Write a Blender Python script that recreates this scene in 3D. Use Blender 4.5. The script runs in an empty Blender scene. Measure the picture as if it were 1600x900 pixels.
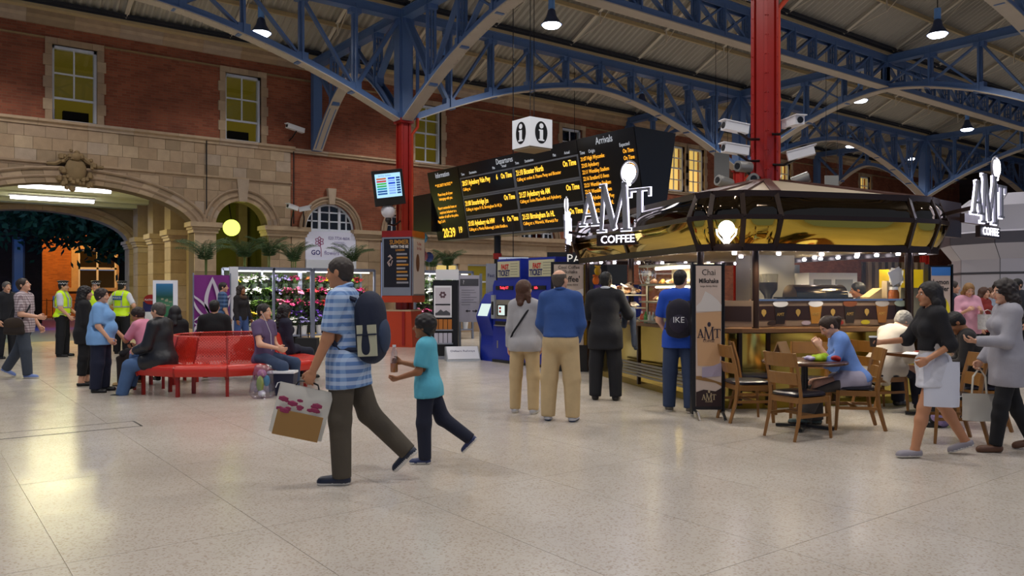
# Station concourse at dusk: brick and stone wall with archways, blue arched roof girders on red
# columns, a departures board, a flower stall, ticket machines and a coffee kiosk with cafe tables.
# World: origin at the base of the first red column, +X along the brick wall, +Y towards it, metres.
import bpy, math, random
import numpy as np
from mathutils import Vector, Matrix
SC = bpy.context.scene
COL = SC.collection
R = math.radians
random.seed(7)
# ---------------------------------------------------------------- camera, sky, exposure
YAW = 37.15
CAMP = Vector((-10.81, -19.16, 1.5))
cam_d = bpy.data.cameras.new('camera')
cam_d.sensor_width = 36.0
cam_d.lens = 36.0 * 1250 / 1600
cam_d.shift_y = 5 / 1600
cam_d.clip_end = 400
cam = bpy.data.objects.new('camera', cam_d)
cam.location = CAMP
cam.rotation_euler = (R(90), 0, R(-YAW))
COL.objects.link(cam)
SC.camera = cam
world = bpy.data.worlds.new('dusk_sky')
SC.world = world
world.use_nodes = True
wb = world.node_tree.nodes['Background']
wb.inputs[0].default_value = (0.30, 0.39, 0.62, 1)
wb.inputs[1].default_value = 0.42
SC.view_settings.view_transform = 'Standard'
SC.view_settings.look = 'None'
SC.view_settings.gamma = 1
SC.view_settings.use_curve_mapping = False
SC.view_settings.exposure = 0.12
SC.cycles.max_bounces = 7
SC.cycles.diffuse_bounces = 3
SC.cycles.glossy_bounces = 3
SC.cycles.transparent_max_bounces = 8
def add_light(name, kind, loc, energy, color, parent=None, rot=(0, 0, 0), **kw):
    d = bpy.data.lights.new(name, kind)
    d.energy = energy
    d.color = color
    for k, v in kw.items():
        setattr(d, k, v)
    o = bpy.data.objects.new(name, d)
    o.location = loc
    o.rotation_euler = rot
    COL.objects.link(o)
    if parent:
        o.parent = parent
    return o
LAMP_E = 300.0      # each roof pendant
LAMP_C = (1.0, 0.955, 0.92)
# ---------------------------------------------------------------- survey: where a floor mark in the photo lies
FW = Vector((math.sin(R(YAW)), math.cos(R(YAW))))
RT = Vector((math.cos(R(YAW)), -math.sin(R(YAW))))
def camxy(X, Y):
    return Vector((CAMP.x + X * RT.x + Y * FW.x, CAMP.y + X * RT.y + Y * FW.y))
def spot(px, py):
    """floor point (x, y) surveyed at photo pixel (px, py)"""
    Y = 1.5 * 1250 / (py - 455)
    return camxy((px - 800) / 1250 * Y, Y)
# ---------------------------------------------------------------- mesh helpers
class MB:
    def __init__(s):
        s.v, s.f, s.m, s.M = [], [], [], None
    def add(s, vs, fs, mi=0):
        b = len(s.v)
        if s.M is not None:
            vs = [s.M @ Vector(v) for v in vs]
        s.v += [tuple(v) for v in vs]
        s.f += [tuple(b + i for i in f) for f in fs]
        s.m += [mi] * len(fs)
        return s
    def box(s, c, size, rot=None, mi=0):
        hx, hy, hz = size[0] / 2, size[1] / 2, size[2] / 2
        vs = [Vector((x, y, z)) for x in (-hx, hx) for y in (-hy, hy) for z in (-hz, hz)]
        if rot is not None:
            vs = [rot @ v for v in vs]
        c = Vector(c)
        return s.add([v + c for v in vs], [(0, 1, 3, 2), (4, 6, 7, 5), (0, 4, 5, 1), (2, 3, 7, 6), (0, 2, 6, 4), (1, 5, 7, 3)], mi)
    def mm(s, a, b, mi=0):
        return s.box([(a[i] + b[i]) / 2 for i in range(3)], [abs(b[i] - a[i]) for i in range(3)], None, mi)
    def bar(s, p, q, w, h, up=(0, 0, 1), mi=0):
        p, q = Vector(p), Vector(q)
        d = (q - p)
        L = d.length
        if L < 1e-6:
            return s
        d /= L
        u = Vector(up)
        x = d.cross(u)
        if x.length < 1e-4:
            x = d.cross(Vector((1, 0, 0)))
        x.normalize()
        z = x.cross(d)
        rot = Matrix((x, d, z)).transposed()
        return s.box((p + q) / 2, (w, L, h), rot, mi)
    def tube(s, p, q, r0, r1=None, n=10, mi=0, caps=True):
        return s.path([p, q], [r0, r0 if r1 is None else r1], n, mi, caps)
    def path(s, pts, r, n=8, mi=0, caps=True, closed=False):
        pts = [Vector(p) for p in pts]
        k = len(pts)
        if not isinstance(r, (list, tuple)):
            r = [r] * k
        vs, fs = [], []
        prev = None
        for i, p in enumerate(pts):
            if closed:
                d = pts[(i + 1) % k] - pts[i - 1]
            else:
                d = pts[min(i + 1, k - 1)] - pts[max(i - 1, 0)]
            d.normalize()
            if prev is None:
                a = d.cross(Vector((0, 0, 1)))
                if a.length < 1e-3:
                    a = d.cross(Vector((1, 0, 0)))
            else:
                a = prev - d * prev.dot(d)
            a.normalize()
            prev = a
            b = d.cross(a)
            for j in range(n):
                t = 2 * math.pi * j / n
                vs.append(p + (a * math.cos(t) + b * math.sin(t)) * r[i])
        for i in range(k if closed else k - 1):
            for j in range(n):
                i2 = (i + 1) % k
                fs.append((i * n + j, i * n + (j + 1) % n, i2 * n + (j + 1) % n, i2 * n + j))
        if caps and not closed:
            fs.append(tuple(range(n - 1, -1, -1)))
            fs.append(tuple((k - 1) * n + j for j in range(n)))
        return s.add(vs, fs, mi)
    def lathe(s, prof, c=(0, 0, 0), n=16, mi=0, a0=0, a1=2 * math.pi):
        full = abs(a1 - a0 - 2 * math.pi) < 1e-5
        vs, fs = [], []
        k = len(prof)
        m = n if full else n + 1
        for j in range(m):
            t = a0 + (a1 - a0) * j / n
            for (r, z) in prof:
                vs.append((c[0] + r * math.cos(t), c[1] + r * math.sin(t), c[2] + z))
        for j in range(n):
            j2 = (j + 1) % m
            for i in range(k - 1):
                fs.append((j * k + i, j2 * k + i, j2 * k + i + 1, j * k + i + 1))
        return s.add(vs, fs, mi)
    def prism(s, poly, z0, z1, M=None, mi=0):
        n = len(poly)
        vs = [Vector((p[0], p[1], z0)) for p in poly] + [Vector((p[0], p[1], z1)) for p in poly]
        if M is not None:
            vs = [M @ v for v in vs]
        fs = [tuple(range(n - 1, -1, -1)), tuple(range(n, 2 * n))]
        fs += [(i, (i + 1) % n, n + (i + 1) % n, n + i) for i in range(n)]
        return s.add(vs, fs, mi)
    def ball(s, c, r, n=8, mi=0, scale=(1, 1, 1)):
        k = max(3, n // 2)
        prof = [(math.sin(math.pi * i / k), -math.cos(math.pi * i / k)) for i in range(k + 1)]
        vs, fs = [], []
        for j in range(n):
            t = 2 * math.pi * j / n
            for (a, z) in prof:
                vs.append((c[0] + r * scale[0] * a * math.cos(t), c[1] + r * scale[1] * a * math.sin(t), c[2] + r * scale[2] * z))
        kk = k + 1
        for j in range(n):
            j2 = (j + 1) % n
            for i in range(k):
                fs.append((j * kk + i, j2 * kk + i, j2 * kk + i + 1, j * kk + i + 1))
        return s.add(vs, fs, mi)
    def mesh(s, name, mats, smooth=False):
        me = bpy.data.meshes.new(name)
        me.from_pydata(s.v, [], s.f)
        if not isinstance(mats, (list, tuple)):
            mats = [mats]
        for m in mats:
            me.materials.append(m)
        if len(mats) > 1:
            me.polygons.foreach_set('material_index', s.m)
        if smooth:
            me.polygons.foreach_set('use_smooth', [True] * len(me.polygons))
            try:
                me.set_sharp_from_angle(angle=R(40))
            except Exception:
                pass
        me.update()
        return me
    def build(s, name, mats, parent=None, loc=None, rot=None, smooth=False):
        return link(name, s.mesh(name, mats, smooth), parent, loc, rot)
def link(name, me, parent=None, loc=None, rot=None):
    o = bpy.data.objects.new(name, me)
    COL.objects.link(o)
    if parent is not None:
        o.parent = parent
    if loc is not None:
        o.location = loc
    if rot is not None:
        o.rotation_euler = rot if not isinstance(rot, (int, float)) else (0, 0, rot)
    return o
def tag(o, label=None, cat=None, group=None, kind=None):
    if label:
        o['label'] = label
    if cat:
        o['category'] = cat
    if group:
        o['group'] = group
    if kind:
        o['kind'] = kind
    return o
def thing(name, label, cat, loc=(0, 0, 0), rz=0, group=None):
    o = bpy.data.objects.new(name, None)
    o.empty_display_size = 0.1
    COL.objects.link(o)
    o.location = loc
    o.rotation_euler = (0, 0, rz)
    return tag(o, label, cat, group)
def structure(o):
    o['kind'] = 'structure'
    return o
def copy_tree(o, parent=None):
    c = o.copy()
    COL.objects.link(c)
    c.parent = parent
    for ch in list(o.children):
        copy_tree(ch, c)
    return c
def frame(o, x, y, z=None):
    """4x4 with local x, y axes at origin o"""
    x, y = Vector(x).normalized(), Vector(y).normalized()
    z = x.cross(y)
    m = Matrix((x, y, z)).transposed().to_4x4()
    m.translation = Vector(o)
    return m
_fontcache = {}
def text(name, body, size, mat, parent, M, align='CENTER', sx=1.0, depth=0.004, bold=0.0):
    """flat lettering as a mesh; M places local x (reading), y (up)"""
    if '\n' in body:
        lines = body.split('\n')
        for i_, ln_ in enumerate(lines):
            text(name, ln_, size, mat, parent, M @ Matrix.Translation((0, size * 0.95 * ((len(lines) - 1) / 2 - i_), 0)), align, sx, depth, bold)
        return None
    cu = bpy.data.curves.new('lettering', 'FONT')
    cu.body = body
    cu.size = size
    cu.align_x = align
    cu.align_y = 'CENTER'
    cu.extrude = depth
    cu.offset = bold
    cu.resolution_u = 2
    o = bpy.data.objects.new('lettering_tmp', cu)
    if 'sc' not in _fontcache:
        _fontcache['sc'] = bpy.data.scenes.new('lettering_workshop')
    ts = _fontcache['sc']
    ts.collection.objects.link(o)
    vl = ts.view_layers[0]
    vl.update()
    me = bpy.data.meshes.new_from_object(o.evaluated_get(vl.depsgraph))
    bpy.data.objects.remove(o)
    bpy.data.curves.remove(cu)
    me.materials.clear()
    me.materials.append(mat)
    me.transform(M @ Matrix.Diagonal((sx, 1, 1, 1)))
    return link(name, me, parent)
# ---------------------------------------------------------------- materials
MATS = {}
def srgb(h):
    if isinstance(h, str):
        h = [int(h[i:i + 2], 16) / 255 for i in (0, 2, 4)]
    return tuple(c / 12.92 if c <= 0.04045 else ((c + 0.055) / 1.055) ** 2.4 for c in h)
def mat(name, col='808080', rough=0.5, metal=0.0, var=0.0, vscale=6.0, bump=0.0, bscale=40.0, emit=None, es=0.0, coat=0.0, alpha=None):
    if name in MATS:
        return MATS[name]
    m = bpy.data.materials.new(name)
    m.use_nodes = True
    nt = m.node_tree
    b = nt.nodes['Principled BSDF']
    c = srgb(col) if isinstance(col, str) else col
    b.inputs['Base Color'].default_value = (*c, 1)
    b.inputs['Roughness'].default_value = rough
    b.inputs['Metallic'].default_value = metal
    if coat:
        b.inputs['Coat Weight'].default_value = coat
    if emit is not None:
        e = srgb(emit) if isinstance(emit, str) else emit
        b.inputs['Emission Color'].default_value = (*e, 1)
        b.inputs['Emission Strength'].default_value = es
    if var or bump:
        tc = nt.nodes.new('ShaderNodeTexCoord')
    if var:
        n = nt.nodes.new('ShaderNodeTexNoise')
        n.inputs['Scale'].default_value = vscale
        n.inputs['Detail'].default_value = 5
        nt.links.new(tc.outputs['Object'], n.inputs['Vector'])
        mx = nt.nodes.new('ShaderNodeMix')
        mx.data_type = 'RGBA'
        mx.inputs['A'].default_value = (*[x * (1 - var) for x in c], 1)
        mx.inputs['B'].default_value = (*[min(1, x * (1 + var)) for x in c], 1)
        nt.links.new(n.outputs['Fac'], mx.inputs['Factor'])
        nt.links.new(mx.outputs['Result'], b.inputs['Base Color'])
    if bump:
        n2 = nt.nodes.new('ShaderNodeTexNoise')
        n2.inputs['Scale'].default_value = bscale
        n2.inputs['Detail'].default_value = 4
        nt.links.new(tc.outputs['Object'], n2.inputs['Vector'])
        bp = nt.nodes.new('ShaderNodeBump')
        bp.inputs['Strength'].default_value = bump
        bp.inputs['Distance'].default_value = 0.02
        nt.links.new(n2.outputs['Fac'], bp.inputs['Height'])
        nt.links.new(bp.outputs['Normal'], b.inputs['Normal'])
    MATS[name] = m
    return m
def glow(name, col, s):
    if name in MATS:
        return MATS[name]
    m = bpy.data.materials.new(name)
    m.use_nodes = True
    nt = m.node_tree
    nt.nodes.remove(nt.nodes['Principled BSDF'])
    e = nt.nodes.new('ShaderNodeEmission')
    e.inputs[0].default_value = (*(srgb(col) if isinstance(col, str) else col), 1)
    e.inputs[1].default_value = s
    nt.links.new(e.outputs[0], nt.nodes['Material Output'].inputs[0])
    MATS[name] = m
    return m
def glass(name, tint=(1, 1, 1), refl=0.1, rough=0.02):
    if name in MATS:
        return MATS[name]
    m = bpy.data.materials.new(name)
    m.use_nodes = True
    nt = m.node_tree
    nt.nodes.remove(nt.nodes['Principled BSDF'])
    t = nt.nodes.new('ShaderNodeBsdfTransparent')
    t.inputs[0].default_value = (*tint, 1)
    g = nt.nodes.new('ShaderNodeBsdfGlossy')
    g.inputs['Roughness'].default_value = rough
    x = nt.nodes.new('ShaderNodeMixShader')
    x.inputs[0].default_value = refl
    nt.links.new(t.outputs[0], x.inputs[1])
    nt.links.new(g.outputs[0], x.inputs[2])
    nt.links.new(x.outputs[0], nt.nodes['Material Output'].inputs[0])
    MATS[name] = m
    return m
def brick_mat(name, c1, c2, mortar, scale=1.0, axis='xz', w=0.225, h=0.075):
    m = bpy.data.materials.new(name)
    m.use_nodes = True
    nt = m.node_tree
    b = nt.nodes['Principled BSDF']
    b.inputs['Roughness'].default_value = 0.75
    tc = nt.nodes.new('ShaderNodeTexCoord')
    sp = nt.nodes.new('ShaderNodeSeparateXYZ')
    cb = nt.nodes.new('ShaderNodeCombineXYZ')
    nt.links.new(tc.outputs['Object'], sp.inputs[0])
    nt.links.new(sp.outputs['X' if axis == 'xz' else 'Y'], cb.inputs['X'])
    nt.links.new(sp.outputs['Z'], cb.inputs['Y'])
    br = nt.nodes.new('ShaderNodeTexBrick')
    br.inputs['Scale'].default_value = 1.0
    br.inputs['Brick Width'].default_value = w
    br.inputs['Row Height'].default_value = h
    br.inputs['Mortar Size'].default_value = 0.006
    br.inputs['Color1'].default_value = (*srgb(c1), 1)
    br.inputs['Color2'].default_value = (*srgb(c2), 1)
    br.inputs['Mortar'].default_value = (*srgb(mortar), 1)
    nt.links.new(cb.outputs[0], br.inputs['Vector'])
    n = nt.nodes.new('ShaderNodeTexNoise')
    n.inputs['Scale'].default_value = 1.3
    n.inputs['Detail'].default_value = 6
    nt.links.new(tc.outputs['Object'], n.inputs['Vector'])
    ramp = nt.nodes.new('ShaderNodeValToRGB')
    ramp.color_ramp.elements[0].position = 0.33
    ramp.color_ramp.elements[0].color = (0.5, 0.46, 0.44, 1)
    ramp.color_ramp.elements[1].position = 0.6
    ramp.color_ramp.elements[1].color = (1, 1, 1, 1)
    nt.links.new(n.outputs['Fac'], ramp.inputs[0])
    mx = nt.nodes.new('ShaderNodeMix')
    mx.data_type = 'RGBA'
    mx.blend_type = 'MULTIPLY'
    mx.inputs['Factor'].default_value = 0.55
    nt.links.new(br.outputs['Color'], mx.inputs['A'])
    nt.links.new(ramp.outputs['Color'], mx.inputs['B'])
    nt.links.new(mx.outputs['Result'], b.inputs['Base Color'])
    bp = nt.nodes.new('ShaderNodeBump')
    bp.inputs['Strength'].default_value = 0.5
    bp.inputs['Distance'].default_value = 0.008
    inv = nt.nodes.new('ShaderNodeMath')
    inv.operation = 'SUBTRACT'
    inv.inputs[0].default_value = 1
    nt.links.new(br.outputs['Fac'], inv.inputs[1])
    nt.links.new(inv.outputs[0], bp.inputs['Height'])
    nt.links.new(bp.outputs['Normal'], b.inputs['Normal'])
    MATS[name] = m
    return m
def terrazzo_mat():
    m = bpy.data.materials.new('terrazzo')
    m.use_nodes = True
    nt = m.node_tree
    b = nt.nodes['Principled BSDF']
    b.inputs['Roughness'].default_value = 0.2
    b.inputs['Specular IOR Level'].default_value = 0.55
    tc = nt.nodes.new('ShaderNodeNewGeometry')
    base = nt.nodes.new('ShaderNodeTexNoise')
    base.inputs['Scale'].default_value = 0.6
    base.inputs['Detail'].default_value = 4
    nt.links.new(tc.outputs['Position'], base.inputs['Vector'])
    r0 = nt.nodes.new('ShaderNodeValToRGB')
    r0.color_ramp.elements[0].position = 0.3
    r0.color_ramp.elements[0].color = (*srgb('b8afa4'), 1)
    r0.color_ramp.elements[1].position = 0.7
    r0.color_ramp.elements[1].color = (*srgb('c8c0b5'), 1)
    nt.links.new(base.outputs['Fac'], r0.inputs[0])
    v = nt.nodes.new('ShaderNodeTexVoronoi')
    v.inputs['Scale'].default_value = 85
    nt.links.new(tc.outputs['Position'], v.inputs['Vector'])
    hs = nt.nodes.new('ShaderNodeSeparateColor')
    nt.links.new(v.outputs['Color'], hs.inputs[0])
    r1 = nt.nodes.new('ShaderNodeValToRGB')
    r1.color_ramp.interpolation = 'CONSTANT'
    e = r1.color_ramp.elements
    e[0].position = 0
    e[0].color = (0.74, 0.68, 0.6, 1)
    e[1].position = 0.12
    e[1].color = (1, 1, 1, 1)
    x = e.new(0.86)
    x.color = (0.88, 0.85, 0.8, 1)
    nt.links.new(hs.outputs[0], r1.inputs[0])
    mx = nt.nodes.new('ShaderNodeMix')
    mx.data_type = 'RGBA'
    mx.blend_type = 'MULTIPLY'
    mx.inputs['Factor'].default_value = 0.8
    nt.links.new(r0.outputs['Color'], mx.inputs['A'])
    nt.links.new(r1.outputs['Color'], mx.inputs['B'])
    nt.links.new(mx.outputs['Result'], b.inputs['Base Color'])
    n2 = nt.nodes.new('ShaderNodeTexNoise')
    n2.inputs['Scale'].default_value = 3.0
    n2.inputs['Detail'].default_value = 6
    nt.links.new(tc.outputs['Position'], n2.inputs['Vector'])
    mr = nt.nodes.new('ShaderNodeMapRange')
    mr.inputs['To Min'].default_value = 0.13
    mr.inputs['To Max'].default_value = 0.30
    nt.links.new(n2.outputs['Fac'], mr.inputs['Value'])
    nt.links.new(mr.outputs[0], b.inputs['Roughness'])
    bp = nt.nodes.new('ShaderNodeBump')
    bp.inputs['Strength'].default_value = 0.06
    bp.inputs['Distance'].default_value = 0.05
    n3 = nt.nodes.new('ShaderNodeTexNoise')
    n3.inputs['Scale'].default_value = 2.2
    nt.links.new(tc.outputs['Position'], n3.inputs['Vector'])
    nt.links.new(n3.outputs['Fac'], bp.inputs['Height'])
    nt.links.new(bp.outputs['Normal'], b.inputs['Normal'])
    MATS['terrazzo'] = m
    return m
terrazzo_mat()
brick_mat('brick_red', 'a0583a', '86442a', '8a6448')
brick_mat('brick_street', 'b06a34', '96562c', '8a6a48')
brick_mat('brick_dark', '3c2a2a', '302222', '2c2626')
STONE = [mat('stone_%d' % i, c, 0.8, var=0.22, vscale=5, bump=0.15, bscale=30) for i, c in enumerate(('b0977a', 'a88e70', 'b69e80', 'a48c72', 'b09c86', '9a8468'))]
mat('stone_dark', '8a7350', 0.85, var=0.25, bump=0.2)
mat('mortar', '5e4c36', 0.9)
mat('steel_blue', '54709c', 0.45, var=0.12, vscale=2)
mat('steel_cream', 'b3a898', 0.55, var=0.1, vscale=3)
mat('roof_sheet', 'aca698', 0.6, var=0.06, vscale=1.5)
mat('roof_beam', 'b8a47c', 0.6, var=0.1)
mat('roof_dark', '24262e', 0.6)
mat('red_paint', '92180e', 0.35, var=0.12, vscale=3)
mat('red_orange', 'b43a16', 0.4, var=0.1, vscale=3)
mat('black', '0e0e10', 0.35)
mat('black_matt', '16161a', 0.8)
mat('white_paint', 'd8dce4', 0.5)
mat('white_plastic', 'e4e4e6', 0.35)
mat('grey_plastic', '8e9298', 0.4)
mat('grey_metal', '9a9ea6', 0.35, 0.7)
mat('chrome', 'c8ccd2', 0.15, 1.0)
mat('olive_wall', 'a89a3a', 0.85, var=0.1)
mat('vault_cream', 'd8d8b0', 0.8)
glass('pane', (0.9, 0.92, 0.9), 0.08)
# ---------------------------------------------------------------- floor: terrazzo slabs
floor = MB()
floor.mm((-22, -26, -0.2), (70, 6.0, -0.004))
floor = structure(floor.build('floor', mat('joint_strip', 'b4a890', 0.4)))
SW, SL = 1.12, 2.24
slab = MB()
g = 0.0022
slab.mm((g, g, -0.03), (SW - g, SL - g, 0.0))
slab_me = slab.mesh('floor_slab', MATS['terrazzo'])
far = MB()
n_slab = 0
cells = []
for i in range(-14, 50):
    for j in range(-10, 3):
        x0, y0 = i * SW - 0.03, j * SL + 1.52
        c = Vector((x0 + SW / 2 - CAMP.x, y0 + SL / 2 - CAMP.y))
        X, Y = c.dot(RT), c.dot(FW)
        inview = Y > 2.2 and abs(X) < Y * 0.64 + 1.3
        cells.append((0 if inview else 1, Y if inview else abs(Y) + 50, x0, y0))
cells.sort()
for k, (_, _, x0, y0) in enumerate(cells):
    if k < 300:
        link('slab', slab_me, floor, (x0, y0, 0))
    else:
        far.mm((x0 + g, y0 + g, -0.03), (x0 + SW - g, min(y0 + SL - g, 6.0), 0.0))
fo = far.build('slab_field', MATS['terrazzo'], floor)
fo['kind'] = 'stuff'
# steel-edged access cover let into the floor at the left
cv = thing('floor_access_cover', 'long terrazzo access cover with dark edges set in the floor near the left', 'floor cover', (*spot(62, 676), 0), 0)
mb = MB()
mb.mm((-0.95, -0.2, -0.02), (0.95, 0.2, 0.0015))
mb.build('inset', MATS['terrazzo'], cv)
mb = MB()
for a, b in (((-0.97, -0.21), (0.97, -0.2)), ((-0.97, 0.2), (0.97, 0.21)), ((-0.97, -0.21), (-0.95, 0.21)), ((0.95, -0.21), (0.97, 0.21))):
    mb.mm((*a, -0.02), (*b, 0.003))
mb.build('rim', mat('dark_edge', '3a342c', 0.6), cv)
# ---------------------------------------------------------------- the brick and stone wall
WY = 6.0
A1 = dict(c=-7.05, a=3.2, b=1.15, z=3.35)      # wide archway to the street
A2 = dict(c=-2.4, a=0.82, b=0.82, z=3.5)       # narrow archway
A3 = dict(c=0.6, a=0.9, b=0.9, z=3.55)         # arched window over the flower shop
ARCHW = [dict(c=0.6 + 3.0 * k, a=0.9, b=0.9, z=3.55) for k in range(5)]
def arch_z(A, x, grow=0.0):
    t = (x - A['c']) / (A['a'] + grow)
    return None if abs(t) >= 1 else A['z'] + (A['b'] + grow) * math.sqrt(1 - t * t)
def low(x, arches, base, grow=0.0):
    z = base
    for A in arches:
        q = arch_z(A, x, grow)
        if q is not None:
            z = max(z, q)
    return z
def arch_wall(mb, x0, x1, arches, ztop, y0, y1, base_of, mi=0, n=None):
    """solid wall above a lower outline, front face at y0, back at y1"""
    xs = {x0, x1}
    for A in arches:
        for i in range(25):
            x = A['c'] - A['a'] * math.cos(math.pi * i / 24)
            if x0 < x < x1:
                xs.add(round(x, 5))
    xs = sorted(xs)
    for a, b in zip(xs[:-1], xs[1:]):
        m = (a + b) / 2
        opn = any(abs(m - A['c']) < A['a'] for A in arches)
        za = low(a, arches, base_of(m)) if opn else base_of(m)
        zb = low(b, arches, base_of(m)) if opn else base_of(m)
        if opn:
            A = [A for A in arches if abs(m - A['c']) < A['a']][0]
            za, zb = max(za, A['z']), max(zb, A['z'])
        vs = [(a, y0, za), (b, y0, zb), (b, y0, ztop), (a, y0, ztop), (a, y1, za), (b, y1, zb), (b, y1, ztop), (a, y1, ztop)]
        mb.add(vs, [(0, 1, 2, 3), (5, 4, 7, 6), (4, 5, 1, 0), (3, 2, 6, 7), (0, 3, 7, 4), (1, 5, 6, 2)], mi)
XR = 62.0
wall = MB()
# left stone part core, narrow pier cores included
arch_wall(wall, -14, -0.8, [A1, A2], 6.15, WY, WY + 0.55, lambda x: 0.0)
core = structure(wall.build('wall_back', MATS['mortar']))
brick = MB()
brick.M = None
WINX = [-7.05, -2.35, 4.4, 11.4, 17.9, 19.3, 26.4, 34.5, 41.4]
WW, WZ0, WZ1 = 0.56, 6.2, 8.3
xs = [-14.0]
for wx in WINX:
    brick.mm((xs[-1], WY, 6.15), (wx - WW, WY + 0.4, 8.95))
    brick.mm((wx - WW, WY, WZ1), (wx + WW, WY + 0.4, 8.95))
    xs.append(wx + WW)
brick.mm((xs[-1], WY, 6.15), (XR, WY + 0.4, 8.95))
arch_wall(brick, -0.8, 15, ARCHW, 6.15, WY + 0.03, WY + 0.4, lambda x: 3.55)
brick.mm((15, WY + 0.03, 0), (XR, WY + 0.4, 6.15))
brick.mm((-0.8, WY + 0.03, 0), (-0.3, WY + 0.4, 3.55))
brick.mm((1.5, WY + 0.03, 0), (2.5, WY + 0.4, 3.55))
brick.build('brickwork', MATS['brick_red'], core)
def moulding(z0, z1, proud, x0, x1, m, name='string_course', y=WY):
    L = 1.15
    n = max(1, int((x1 - x0) / L))
    for i in range(n):
        a, b = x0 + (x1 - x0) * i / n, x0 + (x1 - x0) * (i + 1) / n
        mb = MB()
        h = z1 - z0
        prof = [(0, 0), (-proud * 0.45, 0), (-proud * 0.55, h * 0.4), (-proud, h * 0.6), (-proud, h), (0, h)]
        mb.prism(prof, a + 0.003, b - 0.003, Matrix(((0, 0, 1, 0), (1, 0, 0, y), (0, 1, 0, z0), (0, 0, 0, 1))))
        mb.build(name, STONE[random.randrange(6)] if m is None else m, core)
moulding(6.02, 6.2, 0.16, -14, -0.7, None)
moulding(6.02, 6.16, 0.12, -0.7, 46, None)
moulding(8.42, 8.47, 0.05, -14, 46, MATS['stone_dark'])
moulding(8.78, 9.12, 0.22, -14, 46, None, 'cornice')
moulding(4.92, 5.05, 0.10, -14, -7.75, None)
moulding(4.92, 5.05, 0.10, -6.35, -0.8, None)
# ashlar facing, stone by stone, cut to the arches
RING1, RING2 = 0.42, 0.36
def ashlar(x0, x1, z0, z1, arches, grows):
    mb = MB()
    N = 6
    bot = []
    for i in range(N + 1):
        x = x0 + (x1 - x0) * i / N
        z = z0
        for A, gr in zip(arches, grows):
            q = arch_z(A, x, gr)
            if q is not None:
                z = max(z, q)
            if abs(x - A['c']) < A['a'] + gr and z0 < A['z']:
                z = max(z, A['z'])
        bot.append((x, min(z, z1)))
    if max(z1 - b[1] for b in bot) < 0.03:
        return
    if all(abs(b[1] - z0) < 1e-4 for b in bot):
        bot = [bot[0], bot[-1]]
    pr = 0.03 + random.random() * 0.012
    poly = bot + [(x1, z1), (x0, z1)]
    mb.prism(poly, 0, pr, frame((0, WY, 0), (1, 0, 0), (0, 0, 1)))
    mb.build('stone', STONE[random.choice((0, 0, 1, 1, 2, 2, 3, 4, 5))], core)
rows = [(5.70, 6.02), (5.36, 5.70), (5.05, 5.36), (4.6, 4.92), (4.24, 4.6), (3.87, 4.24), (3.6, 3.87)]
for k, (z0, z1) in enumerate(rows):
    x = -12.0 - 0.2 * (k % 2)
    while x < -0.85:
        w = 0.33 + random.random() * 0.2
        x2 = min(x + w, -0.82)
        for br in (-3.55,):
            if x < br < x2:
                x2 = br
        if -0.82 - x2 < 0.2:
            x2 = -0.82
        ashlar(x + 0.004, x2 - 0.004, z0 + 0.004, z1 - 0.004, [A1, A2], [RING1, RING2])
        x = x2
def voussoirs(A, ring, n, name='voussoir', proud=0.07, parent=None, y=WY, mats=None, key=0.0):
    parent = parent or core
    for i in range(n):
        a0, a1 = math.pi * i / n, math.pi * (i + 1) / n
        poly = []
        for t in [a0 + (a1 - a0) * q / 3 for q in range(4)]:
            poly.append((A['c'] - A['a'] * math.cos(t), A['z'] + A['b'] * math.sin(t)))
        for t in [a1 - (a1 - a0) * q / 3 for q in range(4)]:
            poly.append((A['c'] - (A['a'] + ring) * math.cos(t), A['z'] + (A['b'] + ring) * math.sin(t)))
        # shrink slightly for the joint
        cx = sum(p[0] for p in poly) / 8
        cz = sum(p[1] for p in poly) / 8
        poly = [(cx + (p[0] - cx) * 0.985, cz + (p[1] - cz) * 0.985) for p in poly]
        mb = MB()
        mb.prism(poly, -0.5, proud, frame((0, y, 0), (1, 0, 0), (0, 0, 1)))
        # stepped outer moulding
        mb.build(name, random.choice(mats or STONE), parent)
    for dr, pr in ((ring * 0.98, proud + 0.05), (ring * 0.45, proud + 0.025)):
        mb = MB()
        pts = [(A['c'] - (A['a'] + dr) * math.cos(math.pi * i / 32), y - pr + 0.03, A['z'] + (A['b'] + dr) * math.sin(math.pi * i / 32)) for i in range(33)]
        mb.path(pts, 0.045, 6)
        mb.build('arch_moulding', STONE[3], parent, smooth=True)
voussoirs(A1, RING1, 21)
voussoirs(A2, RING2, 11)
for A in ARCHW:
    voussoirs(A, 0.2, 9, proud=0.03)
def keystone(x, z0, z1, w0, w1, proud, y=WY):
    mb = MB()
    mb.prism([(-w0, z0), (w0, z0), (w1, z1), (-w1, z1)], -0.1, proud, frame((x, y, 0), (1, 0, 0), (0, 0, 1)))
    mb.build('keystone', STONE[4], core)
keystone(A2['c'], 4.3, 5.0, 0.12, 0.19, 0.15)
for A in ARCHW:
    keystone(A['c'], 4.42, 4.95, 0.1, 0.15, 0.12)
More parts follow.
